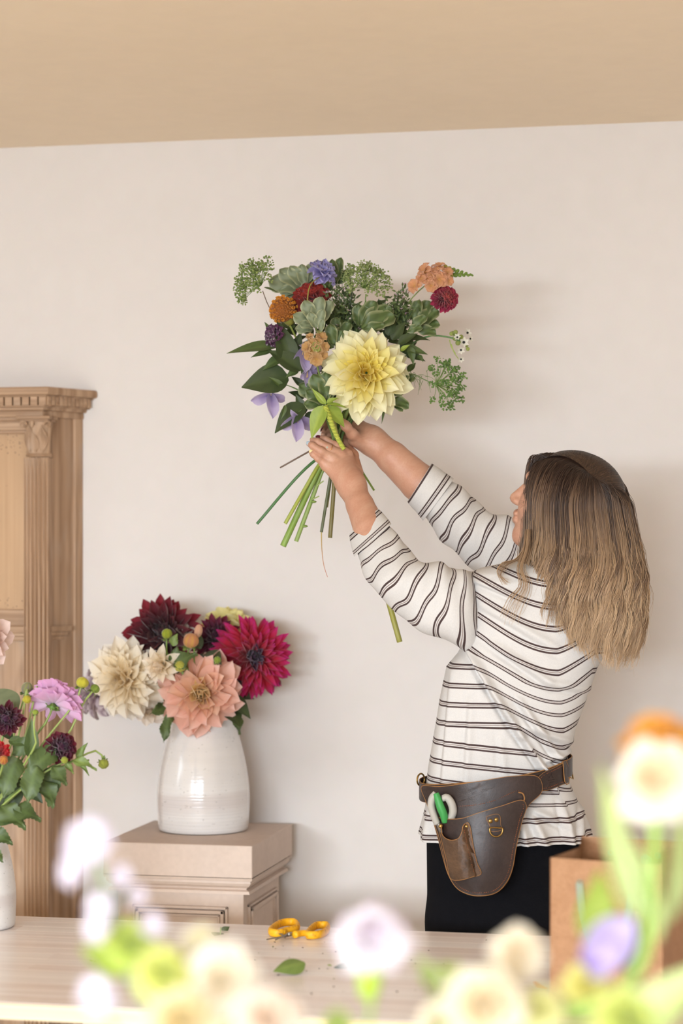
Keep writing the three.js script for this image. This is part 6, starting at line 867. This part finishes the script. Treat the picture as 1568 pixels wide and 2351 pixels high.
sprig('glossy_leaf_sprig', 'small dark glossy leaves under the star flower stem', [[860, 890, DB], [925, 800, DB - 0.01], [950, 790, DB - 0.01]], [['deep', [930, 780, -0.02], [986, 770, -0.03], [0, 0.8, 0.6], 0.8], ['dark', [920, 800, -0.03], [985, 805, -0.03], [0, 0.5, 0.8], 0.7], ['deep', [925, 810, -0.02], [978, 822, -0.03], [0, 0.5, 0.8], 0.8], ['dark', [940, 795, -0.03], [952, 835, -0.04], [0.2, 0.4, 0.9], 0.8], ['deep', [915, 790, -0.04], [955, 760, -0.05], [0, 0.6, 0.8], 0.9], ['bright', [920, 805, -0.05], [938, 790, -0.06], [0, 0.5, 0.9], 0.9], ['deep', [900, 780, -0.03], [930, 735, -0.03], [0, 0.3, 0.9], 0.9], ['deep', [890, 770, -0.03], [905, 730, -0.03], [0, 0.3, 0.9], 1], ['dark', [960, 815, -0.02], [972, 828, -0.03], [0, 0.6, 0.8], 1]], 0.0018);
// --- aster filler: fine dark branches with tiny pink daisies
function aster(label, cx, cy, w, h, n, seedN, up) { const t = held('aster_sprig', label, 'foliage sprig', null, (cx - 776) * 0.06, 0.02, up, 0.0014); seed(seedN); const bits = [], lv = [], daisy = (() => { const l = []; for (let k = 0; k < 9; k++) { const az = k / 9 * TAU, g = petalGeo({ W: 0.16, cup: 0.2, curl: 0.2, tip: 0.8, nx: 2, ny: 3, color: () => col(0xc9adbf) }); g.applyMatrix4(basis(v3(Math.sin(1.2) * Math.cos(az), Math.cos(1.2), Math.sin(1.2) * Math.sin(az)), v3(0, 1, 0))); l.push(g); } const e = new THREE.SphereGeometry(0.25, 8, 6); l.push(paint(e, () => col(0xa07a5a))); return merge(l); })();
  const root = P(...up[up.length - 1]);
  for (let k = 0; k < n; k++) { const e = at3(cx + rr(-w, w), cy + rr(-h, h), rr(-0.04, 0.05)), m = root.clone().lerp(e, 0.55).add(v3(0, -0.012, 0)); bits.push(paint(tube([root, m, e], 0.0009, 0.0005, 6, 4), () => col(0x3a4a2a))); for (let j = 0; j < 12; j++) { const q = root.clone().lerp(e, rr(0.3, 1)).add(v3(rr(-0.010, 0.010), rr(-0.010, 0.010), rr(-0.010, 0.010))), g = LEAF.lance.clone(); g.deleteAttribute('uv'); g.applyMatrix4(placed(q, v3(rr(-1, 1), rr(0, 1), rr(-1, 1)), v3(0, 0.2, 1), rr(0.010, 0.016))); lv.push(g); }
    if (k % 2 === 0) addAt(t, 'daisy', daisy, M.petal, placed(e, v3(rr(-0.5, 0.5), 1, rr(0, 1)), v3(0, 0, 1), rr(0.004, 0.0065))); }
  part('fine_branches', merge(bits), M.stem, t).userData.kind = 'stuff'; part('fine_leaves', merge(lv), M.leaf, t).userData.kind = 'stuff'; }
aster('fine dark sprig with tiny pink daisies beside the central umbel', 785, 685, 34, 55, 26, 81, [[790, 860, DB + 0.02], [785, 770, DB + 0.02]]);
aster('fine dark sprig with tiny pink daisies under the snapdragon', 925, 690, 42, 38, 26, 82, [[840, 860, DB + 0.02], [895, 760, DB + 0.02]]);
aster('dense fine green sprig in the centre behind the yellow dahlia', 820, 735, 45, 35, 24, 83, [[800, 880, DB + 0.03], [810, 800, DB + 0.03]]);
// --- dark leaves that fill the middle of the bunch
for (const [i, [cx, cy, w, h, lab]] of [[700, 740, 45, 60, 'dense dark leaves behind the grey green rosette'], [790, 790, 60, 60, 'dense dark leaves packed behind the yellow dahlia'], [900, 800, 55, 55, 'dense dark leaves packed behind the star flower stem'], [720, 880, 45, 45, 'dense dark leaves low in the bouquet above the stems'], [900, 740, 50, 40, 'dense dark leaves in front of the fine daisy sprig']].entries()) {
  const t = held('evergreen_sprig', lab, 'foliage sprig', null, (cx - 776) * 0.06, 0.03, [[lerp(776, cx, 0.5), lerp(1000, cy, 0.5), DB + 0.05], [cx, cy + 20, DB + 0.04]], 0.002); seed(300 + i);
  for (let k = 0; k < 20; k++) { const x = cx + rr(-w, w), y = cy + rr(-h, h), z = rr(0.0, 0.06), a = rr(0, TAU), L = rr(30, 48); leaf(t, k % 3 ? 'deep' : 'dark', [x, y, DB + z], [x + Math.cos(a) * L, y - Math.abs(Math.sin(a)) * L, DB + z + rr(-0.02, 0.02)], [rr(-0.4, 0.4), rr(0, 0.6), 0.8], rr(0.7, 1)); } }
// --- remaining bare stems and the nodes on them
{ const bare = (label, key, dx, dd, top) => { const t = held('cut_stem', label, 'stem', key, dx, dd, [top]); return t; };
  const e = bare('thin brown green stem with a pale bent thread at its end', 'e', -4, 0.03, [780, 930, DB + 0.03]); part('thread', stemGeo(via([738, 1222, DB + 0.01], [739, 1262, DB + 0.01], [744, 1300, DB + 0.01], [752, 1325, DB + 0.01]), 0.0012, 0.0006, 0xb09a4a, 0xc0705a), M.stem, e);
  bare('thick straw coloured stem hanging lowest behind the sleeve', 'j', 8, 0.02, [800, 930, DB + 0.03]);
  const nodes = (x, y, d) => { const g = new THREE.SphereGeometry(0.0058, 10, 8); g.scale(1.1, 0.5, 1.1); const c = P(x, y, DB + d); g.translate(c.x, c.y, c.z); return paint(g, () => col(0x839a4c)); };
  const t = bare('pale green stem with swollen leaf joints', 'd', -8, -0.015, [772, 940, DB]); for (const [x, y] of [[720, 1152], [700, 1208]]) part('node', nodes(x, y, -0.01), M.stem, t); for (const [x, y, x1, y1] of [[728, 1115, 743, 1104], [716, 1147, 733, 1139]]) part('leaf_stub', stemGeo(via([x, y, DB - 0.012], [x1, y1, DB - 0.014]), 0.0016, 0.0012, 0x8fa052), M.stem, t); }

// ---------------------------------------------------------------- out-of-focus flowers close by, in a vase on a tall stand
const DF = 1.72, k4 = DF / FPX, G4 = 'flowers of the near arrangement in front of the worktable';
const VF = P(800, 2900, DF + 0.02);
{
  const st = thing('plant_stand', 'white round stand under the near flower arrangement', 'stand', v3(VF.x, 0, VF.z)); const top = VF.y - 0.02;
  part('stand_top', lathe([[0, 0], [0.16, 0], [0.165, 0.01], [0.16, 0.02], [0, 0.02]], v3(VF.x, top - 0.001, VF.z), 48), M.white, st); part('stand_leg', lathe([[0, 0], [0.03, 0], [0.025, 0.02], [0.02, top - 0.02], [0.03, top - 0.002], [0, top - 0.002]], v3(VF.x, 0.02, VF.z), 24), M.white, st); part('stand_base', lathe([[0, 0], [0.17, 0], [0.17, 0.015], [0.03, 0.03], [0, 0.03]], v3(VF.x, 0, VF.z), 40), M.white, st);
  const t = thing('ceramic_vase', 'wide white bowl vase holding the near flower arrangement', 'vase', VF.clone().add(v3(0, 0.0005, 0))); part('vase_body', lathe([[0, 0], [0.07, 0], [0.075, 0.004], [0.10, 0.06], [0.095, 0.12], [0.08, 0.15], [0.074, 0.15], [0.088, 0.115], [0.092, 0.06], [0.06, 0.012], [0, 0.012]], VF.clone().add(v3(0, 0.0005, 0)), 48), M.white, t);
}
const foot = (x) => VF.clone().add(RGT.clone().multiplyScalar(clamp((x - 800) / 800, -1, 1) * 0.055)).add(v3(0, 0.03, 0)), neck = (x) => VF.clone().add(RGT.clone().multiplyScalar(clamp((x - 800) / 800, -1, 1) * 0.065)).add(v3(0, 0.15, 0));
function near(name, label, cat, px, py, dd, mid = [], r = 0.0022, c = 0x8fae4a) { const at = P(px, py, DF + dd); return [flower(name, label, cat, G4, [foot(px), neck(px), ...mid.map(([x, y, d]) => P(x, y, DF + (d ?? dd))), at], r, c, c, 24), at]; }
function nearBloom(name, label, px, py, dd, face, o, mid, r) { const [t, at] = near(name, label, 'flower', px, py, dd, mid, r); const f = dirC(...face); bloom({ parent: t, at, face: f, nx: 3, ny: 5, ...o }); if (o.centre) button(t, at, f, o.R * 0.3, o.centre); calyx(t, at, f, o.R * 0.7); return t; }
const R4 = (px) => px * k4;
// carnation with a long green calyx
{ const t = nearBloom('carnation', 'white carnation with pink edges on a lime green calyx', 853, 2165, 0.02, [0, 0.6, 0.8], { seed: 91, R: R4(84), N: 46, W: 0.36, tOut: 1.35, tIn: 0.15, lIn: 0.75, cup: 0.4, tip: 0.7, ruffle: 2, color: (q, t, s) => mixc(col(0xfbf7f9), col(0xe6bfe2), sstep(0.8, 1, t) * 0.6) }, [[850, 2330]], 0.0026);
  const g = tube(via([846, 2290, DF + 0.02], [850, 2230, DF + 0.02], [853, 2190, DF + 0.015]), R4(20), R4(40), 8, 14); part('calyx', paint(g, () => col(0xa6c23c)), M.stem, t); }
// orange and cream ranunculus with strap leaves
{ const t = nearBloom('tulip', 'orange and cream ruffled tulip rising highest above the paper bag', 1506, 1790, -0.02, [-0.15, 0.25, 0.95], { seed: 92, R: R4(92), N: 34, W: 0.42, tOut: 1.75, tIn: 0.95, lIn: 0.35, dome: 0.3, centre: 0xfcf0d8, cup: 0.2, curl: 0.1, tip: 0.7, ruffle: 0.8, color: two(0xfdf2dc, 0xfdf6ea, 0xfbe6b4, 0xfcf0d8) }, [[1450, 2250], [1500, 2000]], 0.0055);
  bloom({ parent: t, at: P(1512, 1742, DF + 0.012), face: dirC(-0.1, 0.85, 0.5), seed: 192, R: R4(100), N: 22, W: 0.42, tOut: 1.5, tIn: 0.7, lIn: 0.8, cup: 0.3, curl: 0.4, tip: 0.7, ruffle: 0.8, nx: 3, ny: 5, color: two(0xf6cf5a, 0xf3b02e, 0xf6c64a, 0xefa524) });
  const b1 = [1350, 1760, DF]; leaf(t, 'pale', [1490, 2130, DF], b1, [-0.4, 0.2, 0.9], 0.42); leaf(t, 'pale', [1510, 2160, DF - 0.02], [1465, 1880, DF - 0.03], [0.5, 0.1, 0.9], 0.4); leaf(t, 'pale', [1530, 2120, DF + 0.02], [1600, 1800, DF + 0.04], [0.3, 0.2, 0.9], 0.4); leaf(t, 'pale', [1400, 2420, DF - 0.04], [1640, 2170, DF - 0.08], [-0.2, 0.6, 0.8], 0.75); }
// mauve sweet pea bud and its leaf
{ const [t, at] = near('sweet_pea', 'folded purple bloom leaning across the paper bag', 'flower', 1345, 2222, 0, [[1420, 2330]], 0.0018); const g = petalGeo({ W: 0.32, cup: 0.8, curl: 0.3, tip: 1, belly: 0.6, nx: 6, ny: 10, color: (v, s) => mixc(mixc(col(0x7a5cac), col(0xd2c4ee), sstep(0, 0.45, v)), col(0xc39ad8), (1 - s) * 0.5 * (1 - v)) }); for (const [x, y, d, w] of [[1462, 2102, -0.01, 1], [1450, 2170, -0.03, 0.9], [1440, 2120, 0.02, 1]]) { const e = P(x, y, DF + d), q = e.clone().sub(at); addAt(t, 'petal', g, M.petal, placed(at, q, dirC(0, 0.3, 1), q.length() * w, q.length(), q.length())); } leaf(t, 'bright', [1372, 2175, DF + 0.02], [1375, 1990, DF + 0.03], [-0.2, 0.2, 1], 0.95); leaf(t, 'bright', [1460, 1990, DF + 0.02], [1400, 1955, DF + 0.03], [0.2, 0.6, 0.8], 0.7); leaf(t, 'dark', [1440, 2230, DF + 0.03], [1470, 2110, DF + 0.03], [0, 0.3, 0.9], 0.7); }
// lime and yellow blooms
for (const [label, px, py, dd, R, f, cs, s] of [['bright yellow bloom below the purple sweet pea', 1345, 2268, 0.0, 58, [0, 0.5, 0.9], [0xe6dc70, 0xf0eaa0, 0xdcd050, 0xece388], 93], ['large lime yellow bloom at the foot of the tulip', 1440, 2345, -0.04, 85, [0, 0.5, 0.9], [0xc9d25a, 0xe6e896, 0xb9c84a, 0xdce07c], 94], ['lime green bloom under the pale lilac stock', 300, 2170, 0.0, 60, [0.1, 0.6, 0.8], [0xa9c03c, 0xcdd968, 0xb4c848, 0xd8e07c], 95], ['yellow green bloom in front of the cream blooms', 375, 2235, -0.02, 68, [0.1, 0.4, 0.9], [0xd2d65a, 0xecec9a, 0xc4cf4e, 0xe6e888], 96], ['small lime bloom at the edge of the tabletop', 775, 2350, 0.0, 38, [0, 0.8, 0.5], [0xa9c04c, 0xd2de8a, 0xa9c04c, 0xd2de8a], 97], ['pale yellow bloom beside the cream garden rose', 1240, 2320, -0.02, 55, [0, 0.6, 0.8], [0xe4de8a, 0xf2efc0, 0xd8d46c, 0xece8a6], 104]]) nearBloom('lime_bloom', label, px, py, dd, f, { seed: s, R: R4(R), N: 32, W: 0.36, tOut: 1.75, tIn: 0.95, lIn: 0.34, dome: 0.3, cup: 0.15, centre: cs[3], tip: 0.8, ruffle: 1, color: two(...cs) });
// cream and blush blooms
for (const [label, px, py, dd, R, f, cs, s] of [['cream garden rose in front of the black trousers', 1185, 2190, 0.02, 66, [0, 0.5, 0.9], [0xf4e6cc, 0xf8efe0, 0xf4e0b8, 0xf8ecd4], 98], ['big cream garden rose spilling over the table front', 1110, 2312, -0.04, 92, [-0.1, 0.4, 0.9], [0xf4e9cc, 0xf8f0de, 0xf2dfb4, 0xf6e8cc], 99], ['tall cream snapdragon bloom beside the lime flowers', 462, 2170, 0.02, 48, [0, 0.8, 0.6], [0xf6f0dc, 0xfaf4e8, 0xeee2a8, 0xf6eecc], 100], ['large cream bloom low beside the yellow green bloom', 510, 2255, -0.02, 88, [0.1, 0.4, 0.9], [0xf6ecdc, 0xfaf3ea, 0xf4e6c4, 0xf8eeda], 101], ['blush bloom at the foot of the large cream bloom', 615, 2345, -0.03, 80, [0.1, 0.5, 0.9], [0xf6e4d6, 0xf9ece2, 0xf2dcc0, 0xf6e6d4], 102], ['peach cream bloom tucked under the lime flowers', 420, 2345, -0.04, 80, [0, 0.5, 0.9], [0xf2e0b0, 0xf8e8cc, 0xeedc98, 0xf4e6bc], 103], ['blush bloom partly behind the cream garden rose', 1010, 2345, 0.0, 50, [-0.2, 0.5, 0.9], [0xf0e0cc, 0xf6ebdc, 0xe8dcae, 0xf2e6c8], 105]]) nearBloom('garden_rose', label, px, py, dd, f, { seed: s, R: R4(R), N: 36, W: 0.40, tOut: 1.75, tIn: 0.95, lIn: 0.34, dome: 0.3, cup: 0.15, curl: 0.0, centre: cs[3], tip: 0.7, ruffle: 0.5, color: two(...cs) });
// pale lilac stock: separate blooms up one stem
const lilacF = floretGeo(0xece4ee, 0xf3edf4, 0xd9c6e2, 5);
{ const [t] = near('stock_flower', 'pale lilac and white stock spire with blurred round blooms', 'flower', 205, 1900, 0, [[330, 2300], [250, 2060]], 0.0024, 0x7c9a5a);
  for (const [x, y, r, d] of [[205, 1935, 62, [-0.2, 0.4, 0.9]], [170, 2003, 40, [-0.7, 0.1, 0.7]], [272, 2012, 32, [0.6, 0.2, 0.8]], [185, 1960, 40, [-0.4, 0, 0.9]], [232, 2080, 36, [-0.3, 0.1, 0.9]], [312, 2055, 26, [0.6, 0, 0.8]], [345, 2122, 34, [0.5, 0.3, 0.8]], [225, 2130, 36, [-0.5, 0, 0.8]], [222, 1915, 40, [0.2, 0.6, 0.7]]]) addAt(t, 'floret', lilacF, M.petal, placed(P(x, y, DF - 0.01), dirC(...d), v3(0, 0, 1), r * k4));
  leaf(t, 'dark', [250, 2090, DF], [205, 2045, DF], [0, 0.4, 0.9], 0.9); leaf(t, 'dark', [265, 2080, DF + 0.01], [300, 2030, DF + 0.02], [0, 0.4, 0.9], 0.8); leaf(t, 'bright', [300, 2230, DF], [185, 2165, DF], [0, 0.6, 0.8], 1.1); leaf(t, 'bright', [340, 2260, DF], [420, 2190, DF + 0.02], [0, 0.6, 0.8], 1.1); leaf(t, 'mid', [330, 2280, DF], [440, 2240, DF], [0, 0.6, 0.8], 1); }
{ const [t] = near('stock_flower', 'single white stock bloom low in front of the tabletop edge', 'flower', 225, 2285, 0, [[300, 2400]], 0.0018, 0x7c9a5a); for (const [x, y, r] of [[222, 2282, 48], [240, 2300, 34]]) addAt(t, 'floret', lilacF, M.petal, placed(P(x, y, DF), dirC(-0.2, 0.4, 0.9), v3(0, 0, 1), r * k4)); }
// green filler along the bottom
{ const [t] = near('leafy_filler_sprig', 'soft green leaves between the cream garden roses', 'foliage sprig', 1040, 2270, 0.03, [[1000, 2420]], 0.002); seed(111); for (let k = 0; k < 16; k++) { const x = rr(980, 1130), y = rr(2230, 2330), a = rr(0.3, 2.8), L = rr(50, 90); leaf(t, k % 2 ? 'pale' : 'bright', [x, y, DF + rr(0, 0.05)], [x + Math.cos(a) * L, y - Math.sin(a) * L * 0.7, DF + rr(0, 0.05)], [rr(-0.3, 0.3), 0.4, 0.8], 0.8); } }
{ const [t] = near('leafy_filler_sprig', 'soft green leaves under the yellow bloom and tulip', 'foliage sprig', 1400, 2330, 0.0, [[1300, 2450]], 0.002); seed(112); for (let k = 0; k < 14; k++) { const x = rr(1270, 1500), y = rr(2280, 2360), a = rr(0.3, 2.8), L = rr(60, 110); leaf(t, k % 2 ? 'pale' : 'bright', [x, y, DF + rr(-0.02, 0.06)], [x + Math.cos(a) * L, y - Math.sin(a) * L * 0.7, DF + rr(0, 0.05)], [rr(-0.3, 0.3), 0.4, 0.8], 0.8); } }
{ const [t] = near('leafy_filler_sprig', 'soft green leaves between the lime and cream blooms', 'foliage sprig', 520, 2330, 0.02, [[560, 2450]], 0.002); seed(113); for (let k = 0; k < 14; k++) { const x = rr(330, 640), y = rr(2260, 2360), a = rr(0.3, 2.8), L = rr(50, 90); leaf(t, k % 2 ? 'pale' : 'bright', [x, y, DF + rr(0, 0.06)], [x + Math.cos(a) * L, y - Math.sin(a) * L * 0.7, DF + rr(0, 0.06)], [rr(-0.3, 0.3), 0.4, 0.8], 0.8); } }

// ---------------------------------------------------------------- scissors and clippings on the worktable
M.yellowPlastic = (() => { const a = fbm(12, 221, 4); return mat({ map: texture(256, 256, (u, v) => { const k = a(u, v); return mix3([0.95, 0.70, 0.08], [0.80, 0.54, 0.08], sstep(0.55, 0.85, k)); }, true, [0.06, 0.06]), roughness: 0.55 }); })();
M.steel = mat({ color: 0x9c948a, metalness: 1, roughness: 0.45 });
{
  const ground = (px, py, h = 0) => { const q = onY(px, py, TY + h); return q; };
  const c = ground(690, 2146), t = thing('scissors', 'short bladed yellow handled flower scissors lying open on the worktable', 'scissors', c.clone());
  const loop = (pts, rx, h) => {   // a closed flat ring handle
    const cur = new THREE.CatmullRomCurve3(pts, true), n = 44, m = 10, g = gridGeo(m, n, (u, v) => { const p = cur.getPointAt(v % 1), tg = cur.getTangentAt(v % 1), side = v3(tg.z, 0, -tg.x).normalize(), a = u * TAU; return { p: p.clone().addScaledVector(side, Math.cos(a) * rx).addScaledVector(UPV, Math.sin(a) * h), uv: [u * 0.03, v * 0.2] }; }, true); return g;
  };
  const H = 0.0085, pt = (l) => l.map(([x, y, h]) => ground(x, y, h ?? H));
  part('handle', loop(pt([[622, 2140], [630, 2128], [652, 2118], [672, 2117], [682, 2122], [680, 2132], [655, 2138], [640, 2143]]), 0.0042, 0.0075), M.yellowPlastic, t);
  part('handle', loop(pt([[708, 2140], [718, 2130], [730, 2124], [748, 2124], [752, 2133], [742, 2142], [724, 2147], [708, 2147]]), 0.0042, 0.0075), M.yellowPlastic, t);
  part('handle_neck', tube(pt([[634, 2141], [642, 2141], [654, 2140]]), 0.0062, 0.005, 8, 8), M.yellowPlastic, t);
  part('handle_neck', tube(pt([[676, 2146], [690, 2143], [712, 2142]]), 0.0068, 0.0055, 8, 8), M.yellowPlastic, t);
  const blade = (a, b, w, h) => { const p = ground(...a), q = ground(...b), d = q.clone().sub(p), s = v3(d.z, 0, -d.x).normalize(); return gridGeo(4, 8, (u, v) => { const k = u * TAU, ww = w * (1 - 0.85 * v); return { p: p.clone().lerp(q, v).addScaledVector(s, Math.cos(k) * ww).add(v3(0, Math.sin(k) * h, 0)) }; }); };
  part('blade', blade([676, 2146, 0.006], [612, 2157, 0.004], 0.006, 0.0012), M.steel, t); part('blade', blade([638, 2139, 0.009], [655, 2153, 0.007], 0.006, 0.0012), M.steel, t); part('blade', blade([668, 2141, 0.010], [632, 2158, 0.006], 0.005, 0.0012), M.steel, t);
  { const g = new THREE.CylinderGeometry(0.004, 0.004, 0.004, 16), p = ground(664, 2144, 0.010); g.translate(p.x, p.y, p.z); part('pivot_screw', g, M.steel, t); }
}
const tableLeaf = (name, label, kind, a, b, wide, lift, n = [0, 0.6, 0.8]) => { const p = onY(a[0], a[1], TY + 0.002), q = onY(b[0], b[1], TY + 0.002), d = q.clone().sub(p), L = d.length(); const t = thing(name, label, 'leaf', p.clone(), 'clippings on the worktable'); addAt(t, 'blade', LEAF[kind], M.leaf, placed(p.add(v3(0, lift, 0)), d, v3(0, 0.75, 0.65), L * wide, L, L)); return t; };
tableLeaf('fallen_leaf', 'broad mid green leaf lying alone on the worktable', 'flat', [700, 2232], [630, 2240], 1, 0.016);
tableLeaf('fallen_leaf', 'small dark green leaf on the worktable beside the carnation', 'flatDark', [804, 2222], [764, 2222], 1, 0.006);
{ const t = tableLeaf('fallen_sprig', 'tiny dark leafy clipping on the back of the worktable', 'flatDark', [486, 2146], [531, 2140], 0.8, 0.004); leaf(t, 'deep', [510, 2140, 4.06], [526, 2126, 4.06], [0, 0.6, 0.8], 1.4); const p = onY(506, 2146, TY + 0.002); part('stem', stemGeo([p, p.clone().add(v3(0.001, 0.014, 0))], 0.001, 0.001, 0x6f8a3f), M.stem, t); }
tableLeaf('fallen_petal', 'orange petal lying on the worktable beside the paper bag', 'orange', [1232, 2270], [1256, 2262], 1.2, 0.003);
tableLeaf('fallen_leaf', 'tiny lime bud scrap on the worktable under the lime bloom', 'flatBright', [209, 2212], [218, 2208], 1.4, 0.003);
tableLeaf('fallen_leaf', 'tiny yellow green scrap beside the small dark leaf', 'flatBright', [752, 2219], [764, 2218], 0.7, 0.002);
{ seed(140); const t = thing('plant_crumbs', 'scattered dark crumbs of plant clippings across the worktable', 'crumbs', onY(800, 2200, TY), undefined); t.userData.kind = 'stuff'; const bits = [];
  const spots = [[594, 2188], [664, 2198], [741, 2189], [650, 2172], [627, 2173], [752, 2224], [984, 2182], [890, 2225], [770, 2185], [668, 2215], [578, 2235], [610, 2251]]; for (let k = 0; k < 34; k++) spots.push([rr(540, 1230), rr(2150, 2300)]);
  for (const [x, y] of spots) { const g = new THREE.IcosahedronGeometry(1, 0); const s = rr(0.0006, 0.0017); g.scale(s * rr(1, 2.4), s * 0.6, s); g.rotateY(rr(0, 3)); const p = onY(x, y, TY + s * 0.4); g.translate(p.x, p.y, p.z); const c = rnd() < 0.6 ? col(0x4a3a2c) : col(0x5f6a34); bits.push(paint(g, () => c)); } part('crumb_bits', merge(bits), M.stem, t); }

renderer.render(scene, camera);
